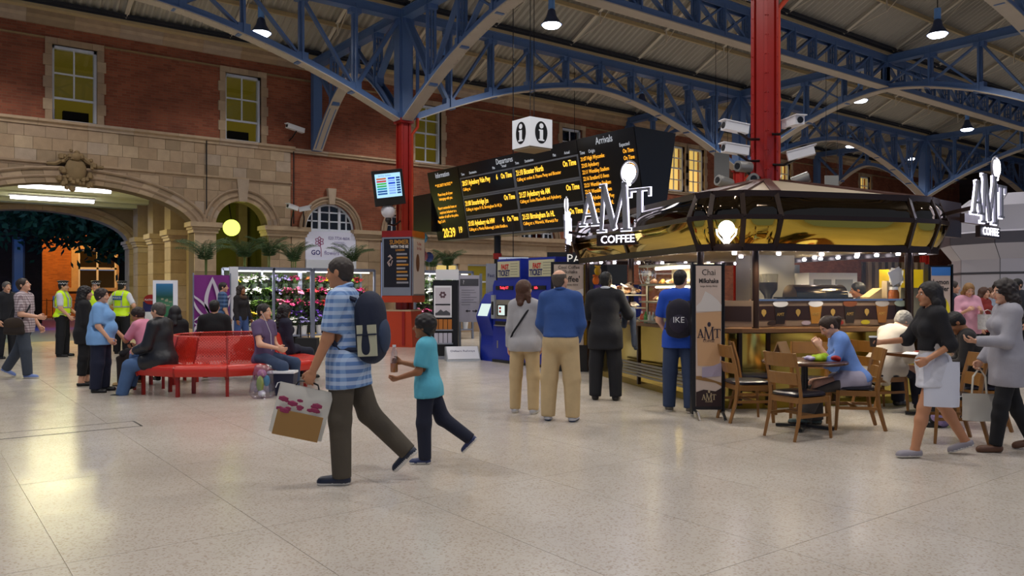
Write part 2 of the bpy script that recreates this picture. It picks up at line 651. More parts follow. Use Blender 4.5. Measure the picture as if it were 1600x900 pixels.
# carved crest over the wide archway
mb = MB()
rr = random.Random(3)
mb.ball((A1['c'], WY - 0.1, 4.85), 0.3, 14, scale=(0.95, 0.55, 1.25))
mb.ball((A1['c'], WY - 0.2, 5.22), 0.14, 10, scale=(1, 0.8, 0.8))
for k in range(46):
    t = rr.random() * 6.28
    q = 0.25 + 0.22 * rr.random()
    mb.ball((A1['c'] + q * math.cos(t) * 1.05, WY - 0.12 - 0.08 * rr.random(), 4.88 + q * 1.25 * math.sin(t)), 0.05 + 0.05 * rr.random(), 6)
for sx in (-1, 1):
    mb.path([(A1['c'] + sx * (0.2 + 0.5 * i / 8), WY - 0.12, 5.22 - 0.25 * (i / 8) ** 0.5 + 0.02 * math.sin(i)) for i in range(9)], [0.07 - 0.004 * i for i in range(9)], 6)
mb.build('carved_crest', MATS['stone_dark'], core, smooth=True)
# piers with capitals
def pier(x0, x1, ztop=3.6, y0=WY - 0.06, y1=WY + 0.5, parent=core, zc=3.28, mats=STONE, rowh=0.42):
    z = 0.0
    while z < zc - 0.05:
        z2 = min(z + rowh, zc)
        n = 2 if x1 - x0 > 0.7 else 1
        for i in range(n):
            mb = MB()
            a, b = x0 + (x1 - x0) * i / n, x0 + (x1 - x0) * (i + 1) / n
            mb.mm((a + 0.004, y0, z + 0.004), (b - 0.004, y1, z2 - 0.004))
            mb.build('stone', random.choice(mats), parent)
        z = z2
    for z0, z1, p in ((zc, zc + 0.1, 0.05), (zc + 0.1, zc + 0.18, 0.09), (zc + 0.18, ztop, 0.15)):
        mb = MB()
        mb.mm((x0 - p, y0 - p, z0), (x1 + p, y1 + p * 0, z1))
        mb.build('capital', mats[2], parent)
    mb = MB()
    mb.mm((x0 - 0.08, y0 - 0.08, 0), (x1 + 0.08, y1, 0.35))
    mb.build('plinth', mats[1], parent)
pier(-3.85, -3.2)
pier(-1.58, -0.82)
pier(-11.2, -10.25)
pier(-0.78, -0.32, y0=WY - 0.02)
pier(1.52, 2.45, y0=WY - 0.02)
# cable pipes on the wall
for k, (x, z0, z1) in enumerate(((-3.5, 3.6, 6.1), (-0.74, 3.7, 6.05))):
    mb = MB()
    mb.tube((x, WY - 0.09, z0), (x, WY - 0.09, z1), 0.018, n=6)
    mb.build('conduit', MATS['black_matt'], core)
# sash windows of the upper storey
def sash_window(num, x, z0, z1, hw, lit, opened):
    w = structure(MB().mm((x - hw - 0.02, WY + 0.32, z0), (x + hw + 0.02, WY + 0.34, z0 + 0.02)).build('window_%d' % num, MATS['white_paint']))
    f = MB()
    y = WY + 0.16
    for a, b in (((x - hw, z0), (x - hw + 0.07, z1)), ((x + hw - 0.07, z0), (x + hw, z1)), ((x - hw, z1 - 0.08), (x + hw, z1)), ((x - hw, z0), (x + hw, z0 + 0.06))):
        f.mm((a[0], y - 0.06, a[1]), (b[0], y + 0.1, b[1]))
    f.build('window_frame', MATS['white_paint'], w)
    zm = z0 + (z1 - z0) * (0.30 if opened else 0.5)
    span = (z1 - 0.08) - zm
    zc = zm + span * 0.5
    s_ = MB()
    for z, t in ((zm, 0.06), (zc, 0.045)):
        s_.mm((x - hw + 0.07, y - 0.03, z), (x + hw - 0.07, y + 0.02, z + t))
    s_.mm((x - 0.02, y - 0.025, zm), (x + 0.02, y + 0.015, z1 - 0.08))
    if not opened:
        zq = z0 + (zm - z0) / 2
        s_.mm((x - hw + 0.07, y, zq), (x + hw - 0.07, y + 0.05, zq + 0.04))
        s_.mm((x - 0.02, y, z0 + 0.06), (x + 0.02, y + 0.05, zm))
    s_.build('sash', MATS['white_paint'], w)
    for a in (x - hw + 0.07, x + 0.02):
        for zz0, zz1 in ((zm + 0.06, zc), (zc + 0.045, z1 - 0.08)):
            MB().mm((a, y - 0.005, zz0), (a + hw - 0.09, y, zz1)).build('pane', MATS['pane'], w)
    rm = MB()
    rm.mm((x - hw - 0.3, WY + 1.3, z0 - 0.2), (x + hw + 0.3, WY + 1.35, z1 + 0.2))
    for sx in (-1, 1):
        rm.mm((x + sx * (hw + 0.25), WY + 0.41, z0 - 0.2), (x + sx * (hw + 0.3), WY + 1.35, z1 + 0.2))
    rm.mm((x - hw - 0.3, WY + 0.41, z1 + 0.15), (x + hw + 0.3, WY + 1.35, z1 + 0.2))
    rm.mm((x - hw - 0.3, WY + 0.41, z0 - 0.2), (x + hw + 0.3, WY + 1.35, z0 - 0.15))
    rm.build('room_wall', lit, w)
    if num in (1, 2):
        fu = MB()
        fu.mm((x - 0.15, WY + 1.0, z0), (x + hw - 0.05, WY + 1.2, z0 + 0.5))
        fu.mm((x - hw + 0.05, WY + 1.0, z0), (x - hw + 0.2, WY + 1.2, z0 + 0.52))
        fu.build('office_furniture', MATS['black_matt'], w)
    # stone surround with long and short quoins
    for sx in (-1, 1):
        n = 7
        for i in range(n):
            za, zb = z0 - 0.02 + (z1 + 0.02 - z0) * i / n, z0 - 0.02 + (z1 + 0.02 - z0) * (i + 1) / n
            e = 0.17 + (0.05 if i % 2 else 0.0)
            mb = MB()
            mb.mm((x + sx * hw, WY - 0.05, za + 0.003), (x + sx * (hw + e), WY + 0.2, zb - 0.003))
            mb.build('quoin', random.choice(STONE[:4]), w)
    n = 5
    for i in range(n):
        a = x - hw - 0.17 + (2 * hw + 0.34) * i / n
        mb = MB()
        mb.mm((a + 0.003, WY - 0.06, z1), (a + (2 * hw + 0.34) / n - 0.003, WY + 0.2, z1 + 0.17))
        mb.build('lintel_stone', random.choice(STONE[:4]), w)
lit_a = mat('lit_room', '8a7a20', 0.9, emit='7a6c24', es=0.22)
lit_b = mat('lit_room_warm', 'c8b078', 0.9, emit='d8bc70', es=0.75)
lit_c = mat('dark_room', '20242c', 0.9)
for k, wx in enumerate(WINX):
    sash_window(k + 1, wx, WZ0, WZ1, WW, lit_b if k in (4, 5, 6, 7, 8) else (lit_c if k == 3 else lit_a), k in (0, 1))
# arched fanlights
def fanlight(num, A):
    w = structure(MB().mm((A['c'] - 0.92, WY + 0.1, A['z'] - 0.06), (A['c'] + 0.92, WY + 0.2, A['z'] + 0.04)).build('window_%d' % num, MATS['white_paint']))
    f = MB()
    y = WY + 0.15
    r = A['a']
    c, z = A['c'], A['z']
    f.path([(c - (r - 0.03) * math.cos(math.pi * i / 24), y, z + (r - 0.03) * math.sin(math.pi * i / 24)) for i in range(25)], 0.05, 6)
    f.build('window_frame', MATS['white_paint'], w)
    b = MB()
    for x, t in ((-0.36, 0.09), (0.36, 0.09)):
        b.mm((c + x - t / 2, y - 0.04, z), (c + x + t / 2, y + 0.04, z + math.sqrt(r * r - x * x) - 0.03))
    for x in (-0.62, 0.0, 0.62):
        b.mm((c + x - 0.022, y - 0.02, z), (c + x + 0.022, y + 0.02, z + math.sqrt(r * r - x * x) - 0.03))
    for zz in (0.3, 0.6):
        h = math.sqrt(r * r - zz * zz) - 0.04
        b.mm((c - h, y - 0.02, z + zz - 0.022), (c + h, y + 0.02, z + zz + 0.022))
    b.build('glazing_bar', MATS['white_paint'], w)
    p = MB()
    p.prism([(c - r * math.cos(math.pi * i / 24), z + r * math.sin(math.pi * i / 24)) for i in range(25)], 0, 0.005, frame((0, y + 0.01, 0), (1, 0, 0), (0, 0, 1)))
    p.build('pane', glass('pane_dark', (0.45, 0.44, 0.36), 0.06), w)
    d = MB()
    d.mm((c - 1, WY + 0.5, z - 0.3), (c + 1, WY + 0.55, z + 1.1))
    d.build('room_wall', mat('dim_room', '6a6450', 0.9), w)
for k, A in enumerate(ARCHW):
    fanlight(len(WINX) + 1 + k, A)
# stone frontage under the fanlights, with lit windows, projecting from the wall
shop = thing('stone_shopfront', 'single-storey cream stone frontage with lit windows behind the departures board', 'shopfront', (0, 0, 0))
SY = 5.3
sx0, sx1 = 2.6, 13.5
n = 8
for i in range(n):
    x = sx0 + (sx1 - sx0) * i / n
    w = (sx1 - sx0) / n
    for z0, z1 in ((0, 0.4), (0.4, 0.8), (0.8, 1.2)):
        mb = MB()
        mb.mm((x + 0.004, SY, z0 + 0.004), (x + w - 0.004, WY, z1 - 0.004))
        mb.build('stone', random.choice(STONE), shop)
    for z0, z1 in ((1.2, 1.65), (1.65, 2.1), (2.1, 2.5)):
        mb = MB()
        mb.mm((x + 0.004, SY, z0 + 0.004), (x + 0.36, WY, z1 - 0.004))
        mb.build('stone', random.choice(STONE), shop)
    wi = MB().mm((x + 0.36, SY + 0.2, 1.2), (x + w, SY + 0.24, 2.5)).build('window', lit_b if i % 3 != 2 else lit_a, shop)
    fr = MB()
    for a, b in (((0.36, 1.2), (0.42, 2.5)), ((w - 0.06, 1.2), (w, 2.5)), ((0.36, 1.82), (w, 1.88)), ((0.36, 2.44), (w, 2.5))):
        fr.mm((x + a[0], SY + 0.12, a[1]), (x + b[0], SY + 0.19, b[1]))
    fr.build('window_frame', MATS['white_paint'], wi)
    for z0, z1, p in ((2.5, 2.85, 0.0), (2.85, 3.0, 0.06), (3.0, 3.3, 0.02), (3.3, 3.42, 0.12), (3.42, 3.58, 0.22)):
        mb = MB()
        mb.mm((x + 0.002, SY - p, z0), (x + w - 0.002, WY, z1))
        mb.build('cornice_stone', random.choice(STONE[:3]), shop)
# ---------------------------------------------------------------- the vaulted way through to the street
PY = 15.0
pas = MB()
arch_wall(pas, -14, -1.2, [dict(A1)], 6.2, PY, PY + 0.6, lambda x: 0.0)
pas.mm((-3.45, WY + 0.55, 0), (-3.35, PY, 4.7))
pas.mm((-11.2, WY + 0.55, 0), (-10.9, PY, 4.7))
pas = structure(pas.build('wall_passage', STONE[5]))
for y in (8.3, 10.6, 12.9):
    pier(-3.95, -3.45, y0=y, y1=y + 0.75, parent=pas, zc=3.15, ztop=3.5)
    mb = MB()
    mb.mm((-3.95, y, 3.5), (-3.45, y + 0.75, 4.7))
    mb.build('stone', STONE[5], pas)
pier(-3.85, -3.45, y0=PY - 0.2, y1=PY + 0.6, parent=pas, zc=3.15, ztop=3.45)
voussoirs(A1, 0.4, 19, parent=pas, y=PY)
cl = MB()
cl.mm((-11, WY + 0.5, 4.7), (-3.4, PY, 4.9))
for y in (7.6, 9.4, 11.2, 13.0):
    cl.mm((-11, y, 4.58), (-3.4, y + 0.2, 4.72))
structure(cl.build('ceiling_passage', MATS['vault_cream']))
pf = MB()
pf.mm((-14, 6.0, -0.2), (0, PY + 1.2, -0.002))
structure(pf.build('floor_passage', mat('paving', '6e7686', 0.4, var=0.1)))
# chamber behind the narrow archway
ch = MB()
ch.mm((-3.35, 9.0, 0), (-0.5, 9.1, 5.2))
ch.mm((-0.9, WY + 0.5, 0), (-0.8, 9.0, 5.2))
ch.mm((-3.35, WY + 0.5, 4.9), (-0.5, 9.1, 5.0))
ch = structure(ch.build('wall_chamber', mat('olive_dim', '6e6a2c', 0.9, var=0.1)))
for k in range(2):
    x = -2.9 + k * 1.3
    mb = MB()
    mb.mm((x, 8.7, 0), (x + 0.3, 9.0, 4.9))
    mb.build('pilaster', STONE[5], ch)
for k, (y, lab) in enumerate(((7.55, 'fluorescent tube light nearer the concourse under the passage ceiling'), (10.9, 'fluorescent tube light deeper in under the passage ceiling'))):
    t = thing('fluorescent_light', lab, 'light', (-7.05 + 0.1 * k, y, 4.55), 0, 'passage tube lights')
    MB().mm((-1.25, -0.09, 0.02), (1.25, 0.09, 0.08)).build('housing', MATS['white_plastic'], t)
    MB().tube((-1.2, 0, -0.03), (1.2, 0, -0.03), 0.06, n=8).build('tube', glow('tube_glow', (0.93, 0.9, 1.0), 9.0), t)
    add_light('tube_light', 'AREA', (0, 0, -0.12), 115, (1.0, 0.92, 0.36), t, (0, 0, 0), shape='RECTANGLE', size=2.3, size_y=0.15)
# green-lit globe lamp in the narrow archway
t = thing('globe_lamp', 'glowing yellow-green globe lamp hanging inside the narrow archway', 'lamp', (-2.62, 6.3, 3.5))
MB().ball((0, 0, 0), 0.26, 24).build('globe', glow('globe_glow', (0.75, 0.95, 0.12), 2.2), t, smooth=True)
MB().tube((0, 0.3, 0.9), (0, 0, 0.2), 0.02, n=8).build('stem', MATS['black'], t)
add_light('globe_light', 'POINT', (0, 0.6, -0.5), 18, (0.9, 0.95, 0.3), t, shadow_soft_size=0.26)
# ---------------------------------------------------------------- the street beyond
st = MB()
st.mm((-40, PY + 1.2, -0.2), (30, 45, -0.012))
structure(st.build('floor_street', mat('dusk_blue_road', '3a62b0', 0.35, var=0.15)))  # blue of the dusk light is put into the road colour
b1 = thing('street_house', 'orange-lit brick house across the street seen through the archway', 'building', (-2, 32, 0))
mb = MB()
for a, b in (((-14, 0), (-1.1, 9)), ((1.1, 0), (9, 9)), ((-1.1, 0), (1.1, 1.7)), ((-1.1, 3.9), (1.1, 9))):
    mb.mm((a[0], 0, a[1]), (b[0], 0.4, b[1]))
mb.build('wall', MATS['brick_street'], b1)
mb = MB()
mb.mm((-1.35, -0.06, 1.6), (-1.0, 0.2, 4.1))
mb.mm((1.0, -0.06, 1.6), (1.35, 0.2, 4.1))
mb.mm((-1.5, -0.1, 3.9), (1.5, 0.2, 4.25))
mb.mm((-1.5, -0.12, 1.5), (1.5, 0.2, 1.7))
mb.build('window_surround', STONE[2], b1)
wn = MB()
for a, b in (((-1.0, 1.7), (-0.9, 3.9)), ((0.9, 1.7), (1.0, 3.9)), ((-0.05, 1.7), (0.05, 3.9)), ((-1, 2.75), (1, 2.87)), ((-1, 3.8), (1, 3.9))):
    wn.mm((a[0], 0.05, a[1]), (b[0], 0.15, b[1]))
wn = wn.build('window', MATS['white_paint'], b1)
for x in (-0.9, 0.05):
    for z in (1.7, 2.87):
        MB().mm((x, 0.12, z), (x + 0.85, 0.13, z + 1.0)).build('pane', mat('street_glass', '2a2418', 0.15), wn)
b2 = thing('dark_house', 'dark brick house with narrow blue-lit windows left of the orange house', 'building', (-7.92, 24, 0))
MB().mm((-14, 0, 0), (2.2, 8, 10)).build('wall', MATS['brick_dark'], b2)
for x in (-2.6, -0.7, 1.0):
    MB().mm((x, -0.05, 1.4), (x + 0.5, 0.1, 4.0)).build('window_frame', MATS['steel_blue'], b2)
    MB().mm((x + 0.08, -0.07, 1.5), (x + 0.42, 0.0, 3.9)).build('pane', mat('blue_glass', '31507e', 0.2, emit='2a4a80', es=0.25), b2)
rl = thing('street_railing', 'black iron railing in front of the orange house', 'railing', (-6, 30, 0))
for i in range(26):
    MB().tube((i * 0.28 - 3, 0, 0), (i * 0.28 - 3, 0, 1.1), 0.02, n=5).build('baluster', MATS['black'], rl)
for z in (0.12, 1.0):
    MB().bar((-3, 0, z), (4, 0, z), 0.03, 0.03).build('rail', MATS['black'], rl)
add_light('street_lamp_light', 'SPOT', (-4.0, 27.6, 6.5), 1700, (1.0, 0.45, 0.06), None, (R(62), 0, 0), spot_size=R(120), spot_blend=0.7, shadow_soft_size=0.3)
def tree(loc, h, r, n, label, seed):
    t = thing('street_tree', label, 'tree', loc)
    rg = random.Random(seed)
    tr = MB()
    tr.path([(0, 0, 0), (0.1, 0, h * 0.4), (-0.1, 0.1, h * 0.75)], [0.28, 0.2, 0.1], 8)
    tr.path([(0.05, 0, h * 0.4), (r * 0.5, 0.2, h * 0.7)], [0.12, 0.05], 6)
    tr.path([(0.05, 0, h * 0.45), (-r * 0.6, -0.2, h * 0.72)], [0.12, 0.05], 6)
    tr.build('trunk', mat('bark', '1e1c1a', 0.9), t)
    lf = MB()
    cl = [(rg.gauss(0, r * 0.5), rg.gauss(0, r * 0.35), h * 0.8 + rg.gauss(0, h * 0.1)) for _ in range(16)]
    for _ in range(n):
        c = rg.choice(cl)
        p = Vector((c[0] + rg.gauss(0, r * 0.2), c[1] + rg.gauss(0, r * 0.2), c[2] + rg.gauss(0, r * 0.15)))
        a = Vector((rg.gauss(0, 1), rg.gauss(0, 1), rg.gauss(0, 1))).normalized()
        b = a.orthogonal().normalized()
        s = 0.14 + 0.12 * rg.random()
        lf.add([p - a * s, p + b * s * 0.5, p + a * s, p - b * s * 0.5], [(0, 1, 2, 3)])
    o = lf.build('foliage', mat('night_leaf', '1d5a4c', 0.6, var=0.3), t)
    o['kind'] = 'stuff'
tree((-2.85, 21.3, 0), 6.0, 3.6, 10000, 'dark green street tree in front of the orange house', 1)
tree((-8.8, 20.0, 0), 6.0, 2.6, 5000, 'dark street tree nearer the archway at far left', 2)
MB_end = MB()
MB_end.mm((46.7, -26, 0), (47.2, 6.6, 11))
structure(MB_end.build('wall_right', MATS['brick_dark']))
# lantern out of view, added to throw blue light on the road
sl_ = thing('added_lantern', 'unseen lantern on a dark post, added to light the road blue', 'added lamp', (-12.5, 19.2, 0))
MB().path([(0, 0, 0), (0, 0, 4.6), (0.3, 0, 4.95), (0.8, 0, 5.0)], [0.07, 0.05, 0.04, 0.04], 8).build('post', MATS['black'], sl_, smooth=True)
MB().lathe([(0.0, 5.02), (0.12, 5.0), (0.2, 4.9), (0.19, 4.88), (0, 4.9)], (0.9, 0, 0), 14).build('hood', MATS['black'], sl_)
MB().ball((0.9, 0, 4.87), 0.1, 12, scale=(1, 1, 0.5)).build('bulb', glow('added_lantern_glow', (0.5, 0.65, 1.0), 8), sl_, smooth=True)
add_light('added_road_light', 'POINT', (0.9, 0, 4.7), 900, (0.2, 0.4, 1.0), sl_, shadow_soft_size=0.12)
# ---------------------------------------------------------------- roof: ridges and valleys of corrugated sheet
PER = 14.6
BAY = PER / 5
PITCH = 2.875
ZV, ZR = 9.25, 10.7
ceiling = MB()
ceiling.mm((-30, -26.0, 10.9), (70, 6.6, 11.0))
ceiling = structure(ceiling.build('ceiling', MATS['roof_dark']))
def sheet_mesh(sign):
    mb = MB()
    L = math.hypot(PITCH, ZR - ZV)
    n = 13 * 4
    vs, fs = [], []
    for i in range(n + 1):
        x = BAY * i / n
        q = (0, 1, 1, 0)[i % 4]
        dz = 0.075 * q
        vs += [(x, 0, dz), (x, sign * PITCH, ZR - ZV + dz)]
    for i in range(n):
        fs.append((2 * i, 2 * i + 2, 2 * i + 3, 2 * i + 1))
    mb.add(vs, fs)
    return mb.mesh('roof_sheet', MATS['roof_sheet'])
def rafter_mesh(sign):
    mb = MB()
    mb.bar((0, 0, -0.12), (0, sign * PITCH, ZR - ZV - 0.12), 0.11, 0.03)
    mb.bar((0, 0, -0.05), (0, sign * PITCH, ZR - ZV - 0.05), 0.03, 0.14)
    # strut and tie rods
    m = sign * PITCH * 0.55
    zm = (ZR - ZV) * 0.55
    mb.bar((0, m, zm - 0.05), (0, m, zm - 0.5), 0.03, 0.05)
    mb.tube((0, 0, -0.08), (0, m, zm - 0.5), 0.012, n=5)
    mb.tube((0, m, zm - 0.5), (0, sign * PITCH, ZR - ZV - 0.08), 0.012, n=5)
    return mb.mesh('rafter', mat('rafter_cream', 'd2c8b4', 0.55))
SHEET = {1: sheet_mesh(1), -1: sheet_mesh(-1)}
RAFT = {1: rafter_mesh(1), -1: rafter_mesh(-1)}
VALLEYS = [5.75, 0.0, -5.75, -11.5, -17.25, -23.0]
x_lo, x_hi = -6, 16
for vi, vy in enumerate(VALLEYS):
    for sg in (1, -1):
        if vi == 0 and sg == 1 or vi == 5 and sg == -1:
            continue
        for k in range(x_lo, x_hi):
            link('roof_sheet', SHEET[sg], ceiling, (k * BAY, vy, ZV))
            link('rafter', RAFT[sg], ceiling, (k * BAY, vy, ZV))
    mb = MB()
    X0, X1 = x_lo * BAY, x_hi * BAY
    mb.mm((X0, vy - 0.22, ZV - 0.14), (X1, vy + 0.22, ZV + 0.0))
    mb.build('valley_gutter', MATS['roof_beam'], ceiling)
    mb = MB()
    for s in (-1, 1):
        mb.mm((X0, vy + s * 0.24 - 0.02, ZV - 0.06), (X1, vy + s * 0.24 + 0.02, ZV + 0.05))
        mb.mm((X0, vy + s * 0.34 - 0.03, ZV - 0.02), (X1, vy + s * 0.34 + 0.03, ZV + 0.06))
    mb.build('gutter_edge', MATS['roof_dark'], ceiling)
    for s in (-1, 1):
        if vi == 0 and s == 1:
            continue
        mb = MB()
        yy = vy + s * PITCH * 0.52
        mb.mm((X0, yy - 0.04, ZV + 0.57), (X1, yy + 0.04, ZV + 0.69))
        mb.build('purlin', MATS['roof_beam'], ceiling)
for vy in VALLEYS[:-1]:
    mb = MB()
    mb.mm((x_lo * BAY, vy - PITCH - 0.08, ZR - 0.2), (x_hi * BAY, vy - PITCH + 0.08, ZR + 0.02))
    mb.build('ridge_beam', MATS['roof_beam'], ceiling)
# ---------------------------------------------------------------- girders
ZS, ZC, ZT = 6.12, 8.02, 9.1
def ladder(mb, p, q, axis, w, t=0.05, rungs=5, mi=0):
    """laced post: two flats with rungs"""
    p, q, axis = Vector(p), Vector(q), Vector(axis)
    for s in (-1, 1):
        mb.bar(p + axis * (s * w / 2), q + axis * (s * w / 2), t, t * 1.6, up=axis, mi=mi)
    for i in range(rungs):
        c = p.lerp(q, (i + 0.5) / rungs)
        mb.bar(c - axis * w / 2, c + axis * w / 2, 0.02, 0.05, mi=mi)
def arched_girder(label, p0, p1, n=8, wall_end=False, rivets=False, name='arched_girder', spring=ZS, crown=ZC):
    p0, p1 = Vector((*p0, 0)), Vector((*p1, 0))
    d = p1 - p0
    L = d.length
    d.normalize()
    side = Vector((-d.y, d.x, 0))
    o = thing(name, label, 'girder', p0, 0, 'roof girders')
    W = 0.34
    h = L / 2
    def az(s):
        x = min(1, max(0, (min(s, L - s) - 0.22) / (h - 0.22)))
        return spring + (crown - spring) * (1 - (1 - x) ** 1.7)
    def P(s, z, q=0.0):
        return d * s + side * q + Vector((0, 0, z))
    N = 28
    ss = [0.2 + (L - 0.4) * i / N for i in range(N + 1)]
    # curved chord: soffit plate and web angles
    so = MB()
    for a, b in zip(ss[:-1], ss[1:]):
        so.add([P(a, az(a), -W / 2), P(b, az(b), -W / 2), P(b, az(b), W / 2), P(a, az(a), W / 2),
                P(a, az(a) + 0.03, -W / 2), P(b, az(b) + 0.03, -W / 2), P(b, az(b) + 0.03, W / 2), P(a, az(a) + 0.03, W / 2)],
               [(0, 3, 2, 1), (4, 5, 6, 7), (0, 1, 5, 4), (3, 7, 6, 2)])
    so.build('soffit_plate', MATS['steel_cream'], o)
    ac = MB()
    for a, b in zip(ss[:-1], ss[1:]):
        for q in (-0.1, 0.1):
            ac.bar(P(a, az(a) + 0.11, q), P(b, az(b) + 0.11, q), 0.035, 0.17)
        for q in (-0.125, 0.125):
            ac.bar(P(a, az(a) + 0.045, q), P(b, az(b) + 0.045, q), 0.09, 0.03)
    ac.build('arch_chord', MATS['steel_blue'], o)
    if rivets:
        rv = MB()
        k = int(L / 0.16)
        for i in range(k):
            s = 0.3 + (L - 0.6) * i / (k - 1)
            for q in (-0.13, 0.13):
                c = P(s, az(s) - 0.003, q)
                rv.ball(c, 0.017, 6, scale=(1, 1, 0.7))
        rv = rv.build('rivets', MATS['steel_cream'], o)
        rv['kind'] = 'stuff'
    tc = MB()
    for q in (-0.1, 0.1):
        tc.bar(P(0, ZT - 0.1, q), P(L, ZT - 0.1, q), 0.04, 0.2)
    tc.bar(P(0, ZT, 0), P(L, ZT, 0), 0.36, 0.03)
    tc.bar(P(0, ZT - 0.21, 0), P(L, ZT - 0.21, 0), 0.3, 0.02)
    tc.build('top_chord', MATS['steel_blue'], o)
    xs = [L * (i + (0.0 if not (0 < i < n) else 0.0)) / n for i in range(n + 1)]
    for i in range(1, n):
        s = xs[i]
        mb = MB()
        ladder(mb, P(s, az(s) + 0.05), P(s, ZT - 0.1), side, 0.22, 0.05, max(2, int((ZT - az(s)) / 0.28)))
        mb.bar(P(s, az(s) + 0.05), P(s, ZT - 0.1), 0.1, 0.03, up=side)
        mb.build('post', MATS['steel_blue'], o)
        # gusset plates
        for zz, g in ((az(s) + 0.15, 0.3), (ZT - 0.2, 0.3)):
            MB().bar(P(s, zz - 0.14), P(s, zz + 0.14), g, 0.23, up=side).build('gusset', MATS['steel_blue'], o)
    for i in range(n):
        a, b = xs[i], xs[i + 1]
        mb = MB()
        lo = i < n / 2
        s0, s1 = (b, a) if lo else (a, b)
        if i in (0, n - 1):
            # end panel: diagonal from the first post foot up to the column head
            mb.bar(P(s0, az(s0) + 0.15), P(s1 + (0.15 if lo else -0.15), ZT - 0.2), 0.1, 0.16, up=side)
        else:
            mb.bar(P(s0, ZT - 0.2) if False else P(s1, az(s1) + 0.15), P(s0, ZT - 0.2), 0.06, 0.13, up=side)
            if n / 2 - 2 <= i < n / 2 + 2 and n >= 8:
                mb.bar(P(s0, az(s0) + 0.15), P(s1, ZT - 0.2), 0.05, 0.11, up=side)
        mb.build('diagonal', MATS['steel_blue'], o)
    # end posts on the column heads
    for s in (0.13, L - 0.13):
        mb = MB()
        z0 = spring - (0.0 if not (wall_end and s > h) else 0.0)
        mb.bar(P(s, z0), P(s, ZT), 0.16, 0.3, up=side)
        mb.build('end_post', MATS['steel_blue'], o)
    return o
def lattice_girder(label, p0, p1, n=14):
    p0, p1 = Vector((*p0, 0)), Vector((*p1, 0))
    d = p1 - p0
    L = d.length
    d.normalize()
    side = Vector((-d.y, d.x, 0))
    o = thing('lattice_girder', label, 'girder', p0, 0, 'roof girders')
    def P(s, z, q=0.0):
        return d * s + side * q + Vector((0, 0, z))
    ZB = 8.1
    MB().bar(P(0, ZB), P(L, ZB), 0.36, 0.03).build('soffit_plate', MATS['steel_cream'], o)
    for z, nm in ((ZB + 0.1, 'bottom_chord'), (ZT - 0.1, 'top_chord')):
        mb = MB()
        for q in (-0.1, 0.1):
            mb.bar(P(0, z, q), P(L, z, q), 0.05, 0.18)
        if nm == 'top_chord':
            mb.bar(P(0, ZT, 0), P(L, ZT, 0), 0.34, 0.03)
        mb.build(nm, MATS['steel_blue'], o)
    for i in range(n + 1):
        s = L * i / n
        mb = MB()
        ladder(mb, P(s, ZB + 0.1), P(s, ZT - 0.1), side, 0.2, 0.05, 4)
        mb.bar(P(s, ZB + 0.1), P(s, ZT - 0.1), 0.09, 0.02, up=side)
        mb.build('post', MATS['steel_blue'], o)
    for i in range(n):
        a, b = L * i / n, L * (i + 1) / n
        mb = MB()
        if i < n / 2:
            mb.bar(P(a, ZT - 0.15), P(b, ZB + 0.15), 0.06, 0.12, up=side)
        else:
            mb.bar(P(a, ZB + 0.15), P(b, ZT - 0.15), 0.06, 0.12, up=side)
        if n // 2 - 2 <= i < n // 2 + 2:
            mb.bar(P(b, ZT - 0.15), P(a, ZB + 0.15), 0.05, 0.1, up=side)
        mb.build('diagonal', MATS['steel_blue'], o)
    return o
arched_girder('blue arched girder rising left from the red poster column along the wall', (0, 0), (-PER, 0), 10, rivets=True)
arched_girder('blue arched girder running right from the red poster column above the departures board', (0, 0), (PER, 0), 10)
arched_girder('blue arched girder in the second bay beyond the kiosk column', (PER, 0), (2 * PER, 0), 10)
arched_girder('farthest blue arched girder along the wall at right', (2 * PER, 0), (3 * PER, 0), 10)
arched_girder('big arched girder with riveted cream soffit from poster column to kiosk column', (0, 0), (0, -11.5), 8, rivets=True)
arched_girder('short arched girder from the poster column to its cream wall bracket', (0, 0), (0, 5.9), 4, True)
arched_girder('arched cross girder behind the kiosk column sweeping up to the right', (PER, 0), (PER, -11.5), 8)
arched_girder('short arched girder to the wall beyond the big board', (PER, 0), (PER, 5.9), 4, True)
arched_girder('farthest arched cross girder at right above the white pod', (2 * PER, 0), (2 * PER, -11.5), 8)
arched_girder('short far arched girder to the wall at right', (2 * PER, 0), (2 * PER, 5.9), 4, True)
arched_girder('near arched girder at the top right corner of the roof', (0, -11.5), (PER, -11.5), 10)
arched_girder('arched girder at right between far columns on the near side', (PER, -11.5), (2 * PER, -11.5), 10)
lattice_girder('straight lattice girder overhead left of the kiosk column', (0, -5.75), (PER, -5.75))
lattice_girder('straight lattice girder continuing right past the cross girder', (PER, -5.75), (2 * PER, -5.75))
lattice_girder('far straight lattice girder at the right edge', (2 * PER, -5.75), (3 * PER, -5.75))
lattice_girder('straight lattice girder overhead at the top left', (0, -5.75), (-PER, -5.75))
